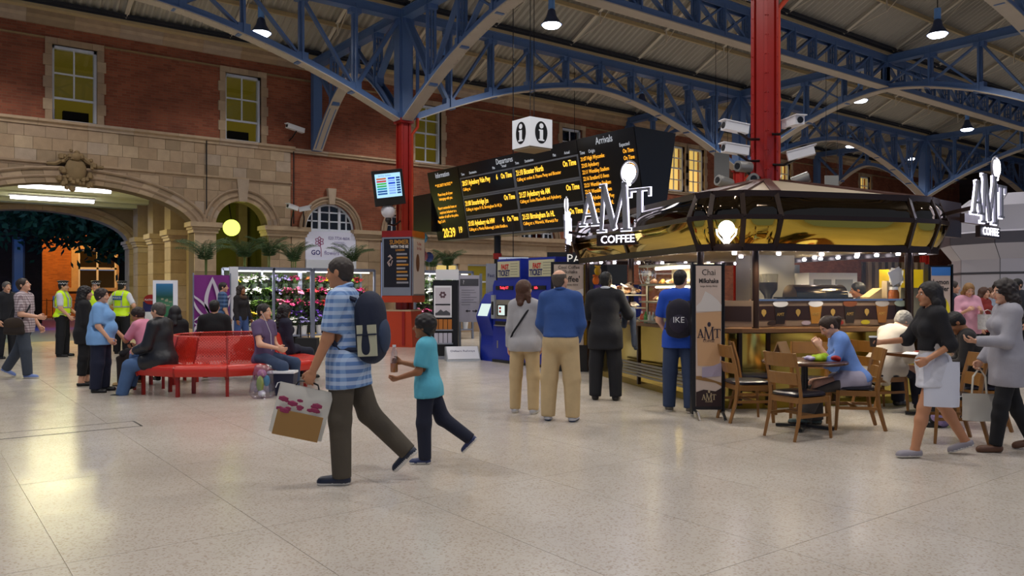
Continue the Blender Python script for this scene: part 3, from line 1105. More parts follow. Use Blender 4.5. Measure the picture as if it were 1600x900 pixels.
# ---------------------------------------------------------------- columns
def column(x, y, label, full=True, zr=ZS):
    o = thing('roof_column', label, 'column', (x, y, 0), 0, 'roof columns')
    red, blue = MATS['red_paint'], MATS['steel_blue']
    for z0, z1, m, nm in ((0.0, zr, red, 'shaft'), (zr, ZT, blue, 'upper_shaft')):
        mb = MB()
        mb.mm((-0.07, -0.125, z0), (0.07, 0.125, z1))
        mb.mm((-0.125, -0.07, z0), (0.125, 0.07, z1))
        for sx in (-1, 1):
            for sy in (-1, 1):
                mb.mm((sx * 0.09, sy * 0.09, z0), (sx * 0.15, sy * 0.15, z1))
        mb.build(nm, m, o)
    mb = MB()
    for i in range(int(zr / 0.3)):
        z = 0.3 * i + 0.1
        for q in (-0.12, 0.12):
            mb.ball((-0.152, q, z), 0.014, 6)
            mb.ball((q, -0.152, z), 0.014, 6)
    rv = mb.build('rivets', red, o)
    rv['kind'] = 'stuff'
    mb = MB()
    mb.path([(0.2, -0.1, 0.3), (0.2, -0.1, zr - 0.35), (0.32, -0.2, zr - 0.15), (0.32, -0.2, zr + 0.1)], 0.045, 8)
    for z in (1.5, 3.0, 4.5):
        mb.tube((0.2, -0.1, z), (0.2, -0.1, z + 0.06), 0.056, n=8)
    mb.build('drain_pipe', MATS['red_orange'], o, smooth=True)
    mb = MB()
    mb.path([(0.32, -0.2, zr + 0.1), (0.32, -0.2, ZT - 1.0), (0.2, -0.15, ZT - 0.7), (0.2, -0.15, ZT)], 0.05, 8)
    mb.build('upper_drain_pipe', blue, o, smooth=True)
    MB().mm((-0.26, -0.26, 0), (0.26, 0.26, 0.12)).build('base_plate', red, o)
    MB().mm((-0.2, -0.2, zr - 0.06), (0.2, 0.2, zr + 0.06)).build('collar', red, o)
    return o
col1 = column(0, 0, 'red riveted column carrying the octagonal poster drum')
col2 = column(0, -11.5, 'thick red column rising through the coffee kiosk roof', zr=6.3)
column(PER, 0, 'red column beyond the kiosk, mostly hidden behind the kiosk column')
column(2 * PER, 0, 'far red column near the white pod')
column(PER, -11.5, 'red column at far right beyond the frame edge')
# blue wall posts where the short girders meet the wall
for x in (0, PER, 2 * PER):
    mb = MB()
    mb.mm((x - 0.12, 5.72, 6.2), (x + 0.12, 5.98, 9.1))
    o = mb.build('wall_post', MATS['steel_blue'])
    tag(o, 'blue iron wall post ' + {0: 'beside the second sash window', PER: 'behind the departures board end', 2 * PER: 'far along the wall at right'}[x], 'post', 'wall posts')
# ---------------------------------------------------------------- pendant lamps
def pendant():
    o = thing('pendant_lamp', 'x', 'lamp')
    mb = MB()
    mb.lathe([(0.06, 0.42), (0.10, 0.38), (0.14, 0.22), (0.24, 0.06), (0.28, 0.0), (0.27, 0.0), (0.22, 0.05), (0.13, 0.2), (0.09, 0.36), (0.0, 0.36)], n=20)
    mb.build('shade', mat('lamp_shade', '46557c', 0.4, 0.3), o, smooth=True)
    MB().lathe([(0.0, 0.3), (0.2, 0.05), (0.25, -0.01), (0.2, -0.06), (0.0, -0.08)], n=20).build('lens', glow('lamp_glow', (0.80, 0.86, 1.0), 14), o, smooth=True)
    MB().lathe([(0.0, 0.42), (0.09, 0.42), (0.09, 0.72), (0.0, 0.72)], n=14).build('ballast', mat('ballast', '74aaf0', 0.4), o)  # pale blue: the lamp's glow on the ballast is put into its colour
    MB().tube((0, 0, 0.72), (0, 0, 2.25), 0.014, n=6).build('rod', MATS['black_matt'], o)
    return o
proto = pendant()
LZ = 8.62
lamps = []
lab = {
    (-3.0, 2.6): 'pendant lamp below the cream arch at upper left', (2.9, 2.6): 'pendant lamp right of the poster column head',
    (11.6, 2.2): 'pendant lamp glowing above the departures board', (17.5, 2.1): 'pendant lamp just left of the kiosk column cameras',
    (26.2, 2.1): 'pendant lamp over the right part of the kiosk roof near the wall', (2.95, -2.75): 'large pendant lamp at the top centre above the i sign',
    (17.6, -3.2): 'pendant lamp right of the kiosk column under the cross girder', (26.4, -3.2): 'pendant lamp above the right coffee sign',
    (12.0, -8.6): 'largest pendant lamp at the top right', (32.2, 2.2): 'small far pendant lamp beside the right coffee sign',
}
first = True
ALLL = list(lab) + [(-3.0, -3.0), (11.95, -2.9), (-3, -8.6), (2.9, -8.6), (-3, -14.4), (2.9, -14.4), (12.0, -14.4), (-9, -8.6), (-9, 2.6), (-9, -3), (-9, -14.4), (-3, -20), (-11, -20), (19.6, -8.6), (26, -8.6), (6, -20), (-15, -12), (-15, -3)]
for (x, y) in ALLL:
    o = proto if first else copy_tree(proto)
    first = False
    o.location = (x, y, LZ)
    o['group'] = 'roof pendant lamps'
    o['label'] = lab.get((x, y), 'roof pendant lamp outside the picture frame')
    add_light('pendant_light', 'SPOT', (0, 0, -0.1), LAMP_E, LAMP_C, o, (0, 0, 0), spot_size=R(142), spot_blend=0.45, shadow_soft_size=0.22)
# ---------------------------------------------------------------- soft bodies: blended volumes turned into one surface
class Field:
    def __init__(s, lo, hi, h):
        s.h = h
        s.lo = np.array(lo, float) - 2.5 * h
        n = np.maximum(4, np.ceil((np.array(hi, float) + 2.5 * h - s.lo) / h).astype(int) + 1)
        s.n = n
        s.ax = [s.lo[i] + h * np.arange(n[i]) for i in range(3)]
        s.F = np.full(n, 0.5)
    def block(s, lo, hi):
        sl = []
        for i in range(3):
            a = int(max(0, math.floor((lo[i] - s.lo[i]) / s.h)))
            b = int(min(s.n[i], math.ceil((hi[i] - s.lo[i]) / s.h) + 1))
            if b <= a:
                return None, None
            sl.append(slice(a, b))
        P = np.stack(np.meshgrid(s.ax[0][sl[0]], s.ax[1][sl[1]], s.ax[2][sl[2]], indexing='ij'), -1)
        return tuple(sl), P
    @staticmethod
    def smin(a, b, k):
        if k <= 0:
            return np.minimum(a, b)
        h = np.clip(0.5 + 0.5 * (b - a) / k, 0, 1)
        return b * (1 - h) + a * h - k * h * (1 - h)
    def cone(s, a, b, ra, rb, k=0.02, off=0.0, flat=None):
        a, b = np.array(a, float), np.array(b, float)
        ra, rb = ra + off, rb + off
        m = max(ra, rb) + k + 2.5 * s.h
        sl, P = s.block(np.minimum(a, b) - m, np.maximum(a, b) + m)
        if sl is None:
            return
        ba = b - a
        L = max(1e-9, ba @ ba)
        pa = P - a
        t = np.clip((pa @ ba) / L, 0, 1)
        q = pa - t[..., None] * ba
        if flat is not None:     # (axis, factor): squeeze along an axis
            ax, f = np.array(flat[0], float), flat[1]
            q = q + (q @ ax)[..., None] * ax * (1 / f - 1)
        d = np.sqrt((q * q).sum(-1)) - (ra + (rb - ra) * t)
        s.F[sl] = s.smin(s.F[sl], d, k)
    def ell(s, c, r, M=None, k=0.02, off=0.0, sub=False):
        c, r = np.array(c, float), np.array(r, float) + off
        m = r.max() + k + 2.5 * s.h
        sl, P = s.block(c - m, c + m)
        if sl is None:
            return
        q = P - c
        if M is not None:
            q = q @ np.array(M)
        k0 = np.sqrt(((q / r) ** 2).sum(-1))
        k1 = np.sqrt(((q / (r * r)) ** 2).sum(-1)) + 1e-9
        d = k0 * (k0 - 1) / k1
        if sub:
            s.F[sl] = -s.smin(-s.F[sl], d, k)
        else:
            s.F[sl] = s.smin(s.F[sl], d, k)
    def plane(s, p, n):
        """keep the half space where (x - p).n < 0"""
        n = np.array(n, float)
        n /= np.linalg.norm(n)
        p = np.array(p, float)
        X, Y, Z = np.meshgrid(*s.ax, indexing='ij', sparse=True)
        s.F = np.maximum(s.F, (X - p[0]) * n[0] + (Y - p[1]) * n[1] + (Z - p[2]) * n[2])
    def noise(s, amp, f):
        X, Y, Z = np.meshgrid(*s.ax, indexing='ij', sparse=True)
        s.F = s.F + amp * np.sin(f * X + 1.3 + 2 * np.sin(f * 0.6 * Z)) * np.sin(f * 1.1 * Y + 0.4) * np.sin(f * 0.9 * Z + 2 * np.sin(f * 0.5 * X))
    def surface(s):
        F = s.F
        F[0], F[-1] = 0.5, 0.5
        F[:, 0], F[:, -1] = 0.5, 0.5
        F[:, :, 0], F[:, :, -1] = 0.5, 0.5
        ins = F < 0
        nx, ny, nz = F.shape
        acc = np.zeros((nx - 1, ny - 1, nz - 1, 3))
        cnt = np.zeros((nx - 1, ny - 1, nz - 1))
        C = [(i, j, k) for i in (0, 1) for j in (0, 1) for k in (0, 1)]
        S = lambda A, c: A[c[0]:nx - 1 + c[0], c[1]:ny - 1 + c[1], c[2]:nz - 1 + c[2]]
        anyi = np.zeros(cnt.shape, bool)
        alli = np.ones(cnt.shape, bool)
        for c in C:
            v = S(ins, c)
            anyi |= v
            alli &= v
        act = anyi & ~alli
        I = np.argwhere(act)
        if len(I) == 0:
            return np.zeros((0, 3)), np.zeros((0, 4), int)
        val = np.stack([F[I[:, 0] + c[0], I[:, 1] + c[1], I[:, 2] + c[2]] for c in C], 1)
        pos = np.zeros((len(I), 3))
        n = np.zeros(len(I))
        for a in range(8):
            for ax in range(3):
                if C[a][ax] == 0:
                    c2 = list(C[a])
                    c2[ax] = 1
                    b = C.index(tuple(c2))
                    va, vb = val[:, a], val[:, b]
                    x = (va < 0) != (vb < 0)
                    t = np.where(x, va / np.where(x, va - vb, 1), 0)
                    p = np.tile(np.array(C[a], float), (len(I), 1))
                    p[:, ax] = t
                    pos += np.where(x[:, None], p, 0)
                    n += x
        V = s.lo + s.h * (I + pos / n[:, None])
        idx = np.full(act.shape, -1, int)
        idx[act] = np.arange(len(I))
        Q = []
        for ax in range(3):
            a0 = ins
            sl0 = [slice(None)] * 3
            sl1 = [slice(None)] * 3
            sl0[ax] = slice(0, -1)
            sl1[ax] = slice(1, None)
            A, B = ins[tuple(sl0)], ins[tuple(sl1)]
            E = np.argwhere(A != B)
            o = [(ax + 1) % 3, (ax + 2) % 3]
            E = E[(E[:, o[0]] > 0) & (E[:, o[1]] > 0) & (E[:, o[0]] < F.shape[o[0]] - 1) & (E[:, o[1]] < F.shape[o[1]] - 1)]
            if len(E) == 0:
                continue
            fl = A[E[:, 0], E[:, 1], E[:, 2]]
            cs = []
            for d0, d1 in ((-1, -1), (0, -1), (0, 0), (-1, 0)):
                e = E.copy()
                e[:, o[0]] += d0
                e[:, o[1]] += d1
                cs.append(idx[e[:, 0], e[:, 1], e[:, 2]])
            q = np.stack(cs, 1)
            q[~fl] = q[~fl][:, ::-1]
            Q.append(q)
        Q = np.concatenate(Q)
        Q = Q[(Q >= 0).all(1)]
        return V, Q
def soft_mesh(name, parts, mats, colors=None, fmat=None):
    """parts: list of (V, Q); one mesh"""
    V = np.concatenate([p[0] for p in parts])
    Q, b = [], 0
    for v, q in parts:
        Q.append(q + b)
        b += len(v)
    Q = np.concatenate(Q)
    me = bpy.data.meshes.new(name)
    me.vertices.add(len(V))
    me.vertices.foreach_set('co', V.astype(np.float32).ravel())
    me.loops.add(len(Q) * 4)
    me.loops.foreach_set('vertex_index', Q.astype(np.int32).ravel())
    me.polygons.add(len(Q))
    me.polygons.foreach_set('loop_start', (np.arange(len(Q)) * 4).astype(np.int32))
    me.update(calc_edges=True)
    me.validate()
    for m in (mats if isinstance(mats, (list, tuple)) else [mats]):
        me.materials.append(m)
    if fmat is not None:
        me.polygons.foreach_set('material_index', fmat(V, Q).astype(np.int32))
    me.polygons.foreach_set('use_smooth', np.ones(len(me.polygons), bool))
    if colors is not None:
        at = me.color_attributes.new('tone', 'FLOAT_COLOR', 'POINT')
        at.data.foreach_set('color', np.concatenate([colors, np.ones((len(colors), 1))], 1).astype(np.float32).ravel())
    me.update()
    return me
def soft(name, fields, mats, parent, **kw):
    fields = fields if isinstance(fields, list) else [fields]
    return link(name, soft_mesh(name, [f.surface() for f in fields], mats, **kw), parent)
def skin_mat():
    if 'skin' in MATS:
        return MATS['skin']
    m = mat('skin', 'c08a6a', 0.5)
    nt = m.node_tree
    a = nt.nodes.new('ShaderNodeVertexColor')
    a.layer_name = 'tone'
    nt.links.new(a.outputs['Color'], nt.nodes['Principled BSDF'].inputs['Base Color'])
    nt.nodes['Principled BSDF'].inputs['Subsurface Weight'].default_value = 0.0
    return m
def cloth(name, col, rough=0.85, **kw):
    kw.setdefault('var', 0.12)
    kw.setdefault('vscale', 9)
    kw.setdefault('bump', 0.25)
    kw.setdefault('bscale', 14)
    return mat('cloth_' + name, col, rough, **kw)
def plaid(name, base, c1, c2, pitch=0.06, w=0.5):
    key = 'plaid_' + name
    if key in MATS:
        return MATS[key]
    m = mat(key, base, 0.85)
    nt = m.node_tree
    b = nt.nodes['Principled BSDF']
    tc = nt.nodes.new('ShaderNodeTexCoord')
    sp = nt.nodes.new('ShaderNodeSeparateXYZ')
    nt.links.new(tc.outputs['Object'], sp.inputs[0])
    add = nt.nodes.new('ShaderNodeMath')
    nt.links.new(sp.outputs['X'], add.inputs[0])
    nt.links.new(sp.outputs['Y'], add.inputs[1])
    cur = None
    for src, col in ((add.outputs[0], c1), (sp.outputs['Z'], c2)):
        d = nt.nodes.new('ShaderNodeMath')
        d.operation = 'DIVIDE'
        d.inputs[1].default_value = pitch
        nt.links.new(src, d.inputs[0])
        f = nt.nodes.new('ShaderNodeMath')
        f.operation = 'FRACT'
        nt.links.new(d.outputs[0], f.inputs[0])
        g = nt.nodes.new('ShaderNodeMath')
        g.operation = 'LESS_THAN'
        g.inputs[1].default_value = w
        nt.links.new(f.outputs[0], g.inputs[0])
        h = nt.nodes.new('ShaderNodeMath')
        h.operation = 'MULTIPLY'
        h.inputs[1].default_value = 0.5
        nt.links.new(g.outputs[0], h.inputs[0])
        mx = nt.nodes.new('ShaderNodeMix')
        mx.data_type = 'RGBA'
        if cur is None:
            mx.inputs['A'].default_value = (*srgb(base), 1)
        else:
            nt.links.new(cur, mx.inputs['A'])
        mx.inputs['B'].default_value = (*srgb(col), 1)
        nt.links.new(h.outputs[0], mx.inputs['Factor'])
        cur = mx.outputs['Result']
    nt.links.new(cur, b.inputs['Base Color'])
    return m
SKIN = {'fair': srgb('d8a486'), 'mid': srgb('b8805c'), 'tan': srgb('96623f'), 'dark': srgb('4a2c20')}
def rx(a):
    c, s_ = math.cos(R(a)), math.sin(R(a))
    return np.array([[1, 0, 0], [0, c, -s_], [0, s_, c]])
def ry(a):
    c, s_ = math.cos(R(a)), math.sin(R(a))
    return np.array([[c, 0, s_], [0, 1, 0], [-s_, 0, c]])
def rzm(a):
    c, s_ = math.cos(R(a)), math.sin(R(a))
    return np.array([[c, -s_, 0], [s_, c, 0], [0, 0, 1]])
class Person:
    """x right, y forward, z up. Angles in degrees; L is the person's left (-x)."""
    def __init__(s, label, at, face, H=1.75, sex='m', skin='fair', g=1.0, lean=0, twist=0, side=0, head=(0, 0, 0),
                 legs=((4, 3, 4, 0), (-2, 3, 2, 0)), arms=((4, 8, 12, 0), (4, 8, 12, 0)), curl=(30, 30), seat=None,
                 res=0.018, hres=0.0075, belly=0.0, hk=1.0, group=None, z=0.0, palm=None):
        s.H, s.sex, s.g, s.res, s.hres, s.belly = H, sex, g, res, hres, belly
        k = s.k = H / 1.75
        a = R(face)
        f = FW * math.cos(a) + RT * math.sin(a)
        s.root = thing('person', label, 'person', (at[0], at[1], z), math.atan2(-f.x, f.y), group)
        s.tone = np.array(SKIN[skin])
        J = s.J = {}
        T = s.T = rzm(-twist) @ ry(side) @ rx(-lean)
        pel = np.zeros(3)
        hw = (0.088 if sex == 'm' else 0.092) * k * (0.75 + 0.25 * g)
        sw = (0.175 if sex == 'm' else 0.152) * k * (0.8 + 0.2 * g)
        s.soles = []
        low_z = 1e9
        for i, sd in enumerate((-1, 1)):
            p, ab, kn, ft = legs[i]
            hip = pel + np.array([sd * hw, 0, -0.01 * k])
            th = np.array([sd * math.sin(R(ab)), math.sin(R(p)) * math.cos(R(ab)), -math.cos(R(p)) * math.cos(R(ab))])
            kne = hip + th * 0.43 * k
            q = p - kn
            ab2 = ab * 0.3
            sh = np.array([sd * math.sin(R(ab2)), math.sin(R(q)) * math.cos(R(ab2)), -math.cos(R(q)) * math.cos(R(ab2))])
            ank = kne + sh * 0.41 * k
            Fm = rzm(-sd * 7) @ rx(-ft)
            J['hip', i], J['knee', i], J['ank', i], J['foot', i] = hip, kne, ank, Fm
            for y in (-0.06, 0.19):
                low_z = min(low_z, (ank + Fm @ np.array([0, y * k, -0.075 * k]))[2])
        dz = -low_z if seat is None else seat + 0.085 * k * g
        for key in J:
            if key[0] != 'foot':
                J[key] = J[key] + np.array([0, 0, dz])
        s.pel = pel + np.array([0, 0, dz])
        up = lambda x, y, z: s.pel + T @ np.array([x, y, z]) * k
        s.up = up
        J['neck'] = up(0, -0.01, 0.535)
        hy, hp, hr = head
        s.Hm = T @ rzm(-hy) @ ry(hr) @ rx(hp)
        s.hk = k * hk * 0.98
        J['head'] = up(0, 0.0, 0.575) + s.Hm @ np.array([0, 0.018, 0.105]) * s.hk
        for i, sd in enumerate((-1, 1)):
            p, ab, el, inn = arms[i]
            sho = up(sd * sw / k, -0.005, 0.475)
            d1 = np.array([sd * math.sin(R(ab)), math.sin(R(p)) * math.cos(R(ab)), -math.cos(R(p)) * math.cos(R(ab))])
            p2 = p + el
            d2 = np.array([sd * math.sin(R(ab * 0.5 - inn)), math.sin(R(p2)), -math.cos(R(p2))])
            c = math.cos(R(ab * 0.5 - inn))
            d2 = np.array([d2[0], d2[1] * c, d2[2] * c])
            d1, d2 = T @ d1, T @ d2
            elb = sho + d1 * 0.30 * k
            wr = elb + d2 * 0.255 * k
            n = T @ np.array([-sd, 0.0, 0.0]) if (palm is None or palm[i] is None) else T @ np.array(palm[i], float)
            n = n - d2 * (n @ d2)
            if np.linalg.norm(n) < 0.2:
                n = T @ np.array([0, -1.0, 0.3])
                n = n - d2 * (n @ d2)
            n /= np.linalg.norm(n)
            J['sho', i], J['elb', i], J['wr', i], J['hd', i], J['hn', i] = sho, elb, wr, d2, n
            J['hand', i] = wr + d2 * 0.085 * k + n * 0.02 * k
        s.curl = curl
    # ---- volumes
    def torso(s, F, off=0.0, kk=0.05, hips=True):
        k, g, T, up = s.k, s.g, s.T, s.up
        gx = 0.7 + 0.3 * g
        m = s.sex == 'm'
        F.cone(s.J['sho', 0] * 0.92 + s.J['sho', 1] * 0.08, s.J['sho', 1] * 0.92 + s.J['sho', 0] * 0.08, 0.058 * k, 0.058 * k, kk, off)
        F.cone(up(-0.06, -0.015, 0.50), up(0.06, -0.015, 0.50), 0.06 * k, 0.06 * k, kk, off)
        F.ell(up(0, 0.0, 0.335), np.array([0.168 if m else 0.142, 0.112 if m else 0.1, 0.175]) * k * np.array([gx, g, 1]), T, kk, off)
        F.ell(up(0, 0.005 + s.belly * 0.5, 0.14), np.array([0.145 if m else 0.122, 0.108 + s.belly, 0.16]) * k * np.array([g, g, 1]), T, kk, off)
        if not m:
            for sd in (-1, 1):
                F.ell(up(sd * 0.068, 0.085 * g, 0.345), np.array([0.062, 0.055, 0.06]) * k * gx, T, 0.04, off)
        if hips:
            F.ell(up(0, -0.012, 0.0), np.array([0.158 if m else 0.168, 0.12, 0.125]) * k * np.array([g, g, 1]), T, kk, off)
            for sd in (-1, 1):
                F.ell(up(sd * 0.07, -0.075, -0.035), np.array([0.085, 0.07, 0.09]) * k * g, T, 0.04, off * 1.15)
    def leg(s, F, i, off=0.0, end=1.0, r=(0.088, 0.06, 0.042), kk=0.03, calf=True):
        k, g, J = s.k, s.g, s.J
        gg = 0.55 + 0.45 * g
        F.cone(J['hip', i], J['knee', i], r[0] * k * gg, r[1] * k * gg, kk, off)
        e = J['knee', i] + (J['ank', i] - J['knee', i]) * end
        if calf:
            m = J['knee', i] + (J['ank', i] - J['knee', i]) * min(0.3, end)
            back = s.J['ank', i] - s.J['knee', i]
            F.cone(J['knee', i], m, r[1] * k * gg, r[1] * 0.97 * k * gg, kk, off)
            F.cone(m, e, r[1] * 0.97 * k * gg, (r[1] + (r[2] - r[1]) * end) * k * gg, kk, off)
        else:
            F.cone(J['knee', i], e, r[1] * k * gg, r[2] * k * gg, kk, off)
    def arm(s, F, i, off=0.0, end=2.0, r=(0.052, 0.043, 0.03), kk=0.03):
        k, J = s.k, s.J
        gg = 0.6 + 0.4 * s.g
        if s.sex == 'f':
            gg *= 0.86
        if end <= 1:
            e = J['sho', i] + (J['elb', i] - J['sho', i]) * end
            F.cone(J['sho', i], e, r[0] * k * gg, (r[0] + (r[1] - r[0]) * end) * k * gg, kk, off)
        else:
            F.cone(J['sho', i], J['elb', i], r[0] * k * gg, r[1] * k * gg, kk, off)
            e = J['elb', i] + (J['wr', i] - J['elb', i]) * (end - 1)
            F.cone(J['elb', i], e, r[1] * k * gg, (r[1] + (r[2] - r[1]) * (end - 1)) * k * gg, kk, off)
    def hand_field(s, i):
        J, k = s.J, s.k * (0.92 if s.sex == 'f' else 1.0)
        d, n, w = J['hd', i], J['hn', i], J['wr', i]
        sd = np.cross(d, n) * (1 if i == 1 else -1)   # thumb side
        if (i == 0):
            sd = np.cross(n, d)
        else:
            sd = np.cross(d, n)
        F = Field(w - 0.2 * k, w + 0.2 * k, min(s.hres, 0.0062))
        lo = np.minimum(w, w + d * 0.19 * k) - 0.06 * k
        hi = np.maximum(w, w + d * 0.19 * k) + 0.06 * k
        F = Field(lo - 0.03, hi + 0.03, min(s.hres, 0.0062))
        F.cone(w - d * 0.05 * k, w + d * 0.01, 0.029 * k, 0.027 * k, 0.015)
        M = np.stack([sd, d, n], 1)
        F.ell(w + d * 0.05 * k, np.array([0.042, 0.056, 0.019]) * k, M, 0.012)
        c = s.curl[i]
        for q, (o, L) in enumerate(((0.031, 0.072), (0.0105, 0.082), (-0.0105, 0.076), (-0.031, 0.06))):
            b = w + (d * 0.085 + sd * o) * k
            a1, a2 = R(c * 0.75 + 3 * q), R(c * 1.7 + 5 * q)
            p1 = b + (d * math.cos(a1) + n * math.sin(a1)) * L * 0.5 * k
            p2 = p1 + (d * math.cos(a2) + n * math.sin(a2)) * L * 0.5 * k
            F.cone(b, p1, 0.0098 * k, 0.009 * k, 0.006)
            F.cone(p1, p2, 0.009 * k, 0.0076 * k, 0.004)
        t0 = w + (d * 0.03 + sd * 0.03) * k
        t1 = t0 + (d * 0.7 + sd * 0.55 + n * 0.35) * 0.045 * k
        t2 = t1 + (d * 0.85 + sd * 0.05 + n * 0.6) * 0.032 * k
        F.cone(t0, t1, 0.014 * k, 0.0115 * k, 0.01)
        F.cone(t1, t2, 0.0112 * k, 0.009 * k, 0.005)
        return F
    def hp(s, x, y, z):
        return s.J['head'] + s.Hm @ (np.array([x, y, z]) * s.hk)
    def head_field(s):
        q, M, hp = s.hk, s.Hm, s.hp
        c = s.J['head']
        f_ = 0.94 if s.sex == 'f' else 1.0
        F = Field(c - 0.15 * q, c + 0.15 * q, s.hres)
        F = Field(np.minimum(c - 0.145 * q, s.J['neck'] - 0.05), np.maximum(c + 0.145 * q, s.J['neck'] + 0.05), s.hres)
        F.ell(hp(0, -0.012, 0.035), np.array([0.074, 0.095, 0.082]) * q, M, 0.02)
        F.ell(hp(0, 0.022, -0.03), np.array([0.06 * f_, 0.07, 0.086]) * q, M, 0.03)
        F.ell(hp(0, 0.068, -0.098), np.array([0.026, 0.022, 0.018]) * q, M, 0.02)
        F.cone(hp(-0.04, 0.074, 0.026), hp(0.04, 0.074, 0.026), 0.012 * q, 0.012 * q, 0.015)
        for sd in (-1, 1):
            F.ell(hp(sd * 0.032, 0.099, 0.004), np.array([0.017, 0.017, 0.012]) * q, M, 0.01, sub=True)
            F.ell(hp(sd * 0.031, 0.077, 0.003), np.array([0.014, 0.012, 0.011]) * q, M, 0.003)
            F.ell(hp(sd * 0.077, -0.008, -0.004), np.array([0.009, 0.021, 0.032]) * q, M, 0.006)
            F.ell(hp(sd * 0.04, 0.062, -0.03), np.array([0.02, 0.02, 0.022]) * q, M, 0.015)
        F.cone(hp(0, 0.09, 0.012), hp(0, 0.113, -0.024), 0.008 * q, 0.0115 * q, 0.008)
        F.ell(hp(0, 0.1, -0.029), np.array([0.017, 0.012, 0.009]) * q, M, 0.006)
        F.cone(hp(-0.016, 0.089, -0.05), hp(0.016, 0.089, -0.05), 0.007 * q, 0.007 * q, 0.006)
        F.cone(hp(-0.014, 0.087, -0.061), hp(0.014, 0.087, -0.061), 0.0075 * q, 0.0075 * q, 0.006)
        F.cone(s.J['neck'], hp(0, -0.025, -0.05), 0.058 * s.k * (f_ - 0.04), 0.052 * s.k * (f_ - 0.06), 0.02)
        return F
    def body(s, legs=True, torso=True, hair_col='201812', bare=True):
        """the one continuous skin surface"""
        J = s.J
        pts = [v for kq, v in J.items() if isinstance(v, np.ndarray) and v.shape == (3,) and kq not in [('hd', 0), ('hd', 1), ('hn', 0), ('hn', 1)]]
        lo, hi = np.min(pts, 0) - 0.2 * s.g, np.max(pts, 0) + 0.2 * s.g
        s.lo, s.hi = lo, hi
        F = Field(lo, hi, s.res)
        s.torso(F, -0.004)
        for i in (0, 1):
            s.leg(F, i)
            s.arm(F, i)
            fm = J['foot', i]
            a = J['ank', i]
            F.cone(a, a + fm @ np.array([0, -0.02, -0.03]) * s.k, 0.035 * s.k, 0.03 * s.k, 0.02)
            F.cone(a + fm @ np.array([0, -0.02, -0.035]) * s.k, a + fm @ np.array([0, 0.13, -0.05]) * s.k, 0.032 * s.k, 0.022 * s.k, 0.02)
        F.cone(J['neck'], s.hp(0, -0.02, -0.04), 0.056 * s.k, 0.05 * s.k, 0.03)
        surf = [F.surface(), s.head_field().surface(), s.hand_field(0).surface(), s.hand_field(1).surface()]
        V = np.concatenate([q[0] for q in surf])
        col = np.tile(s.tone, (len(V), 1))
        l = (V - J['head']) @ s.Hm / s.hk
        ax = np.abs(l[:, 0])
        fr = (l[:, 1] > 0.05) & (np.abs(l[:, 2]) < 0.13)
        eye = fr & (((ax - 0.031) / 0.0135) ** 2 + ((l[:, 2] - 0.003) / 0.0075) ** 2 < 1)
        iris = eye & ((ax - 0.031) ** 2 + (l[:, 2] - 0.003) ** 2 < 0.0062 ** 2)
        brow = fr & (np.abs(l[:, 2] - 0.026 + 0.1 * np.abs(ax - 0.03)) < 0.005) & (ax > 0.012) & (ax < 0.05)
        lip = fr & (np.abs(l[:, 2] + 0.0555) < 0.009) & (ax < 0.022) & (l[:, 1] > 0.08)
        col[lip] = s.tone * np.array([0.85, 0.5, 0.5])
        col[brow] = np.array(srgb(hair_col))
        col[eye] = (0.75, 0.73, 0.7)
        col[iris] = (0.03, 0.02, 0.015)
        me = soft_mesh('body', surf, skin_mat(), colors=col)
        link('body', me, s.root)
        return s
    def hair(s, style='short', col='2a1c12', name='hair'):
        q, M, hp = s.hk, s.Hm, s.hp
        c = s.J['head']
        lo, hi = c - 0.2 * q, c + 0.2 * q
        if style in ('long', 'curly', 'scarf', 'bob', 'tail'):
            lo = lo - np.array([0.06, 0.06, 0.3]) * q
            hi = hi + np.array([0.06, 0.06, 0.02]) * q
        F = Field(lo, hi, s.hres)
        t = {'short': 0.012, 'crop': 0.007, 'afro': 0.02, 'curly': 0.025, 'long': 0.015, 'bob': 0.02, 'bald': 0.006, 'scarf': 0.02, 'tail': 0.01, 'thick': 0.022}[style]
        F.ell(hp(0, -0.014, 0.036), np.array([0.075, 0.096, 0.083]) * q + t * q, M, 0.01)
        if style in ('short', 'crop', 'thick', 'afro', 'bald', 'tail'):
            F.ell(hp(0, -0.05, -0.02), np.array([0.062, 0.055, 0.06]) * q + t * q * 0.5, M, 0.02)
        if style in ('long', 'curly', 'bob', 'scarf'):
            L = {'long': 0.30, 'curly': 0.30, 'bob': 0.12, 'scarf': 0.18}[style]
            w = {'long': 0.036, 'curly': 0.05, 'bob': 0.04, 'scarf': 0.04}[style]
            dn = s.Hm.T @ np.array([0, 0, -1.0])
            for sd in (-1, 1):
                a = hp(sd * 0.062, -0.02, 0.02)
                b = hp(sd * 0.08, -0.035, -0.08)
                F.cone(a, b, w * q, w * q, 0.03)
                F.cone(b, b + np.array([0, 0, -1]) * L * q * 0.62 + s.T @ np.array([sd * 0.015, -0.02, 0]), w * q, w * 0.7 * q, 0.03)
            a = hp(0, -0.075, 0.0)
            b = hp(0, -0.09, -0.09)
            F.cone(a, b, 0.06 * q, 0.06 * q, 0.03)
            F.cone(b, b + np.array([0, 0, -1]) * L * q * 0.6 + s.T @ np.array([0, -0.04, 0]), 0.06 * q, 0.045 * q, 0.03)
        if style == 'tail':
            a = hp(0, -0.1, 0.04)
            b = hp(0, -0.15, -0.0)
            F.cone(a, b, 0.03 * q, 0.035 * q, 0.02)
            F.cone(b, b + np.array([0, 0, -0.17 * q]), 0.035 * q, 0.02 * q, 0.02)
        F.ell(hp(0, 0.125, -0.045), np.array([0.072, 0.115, 0.125]) * q, M, 0.01, sub=True)
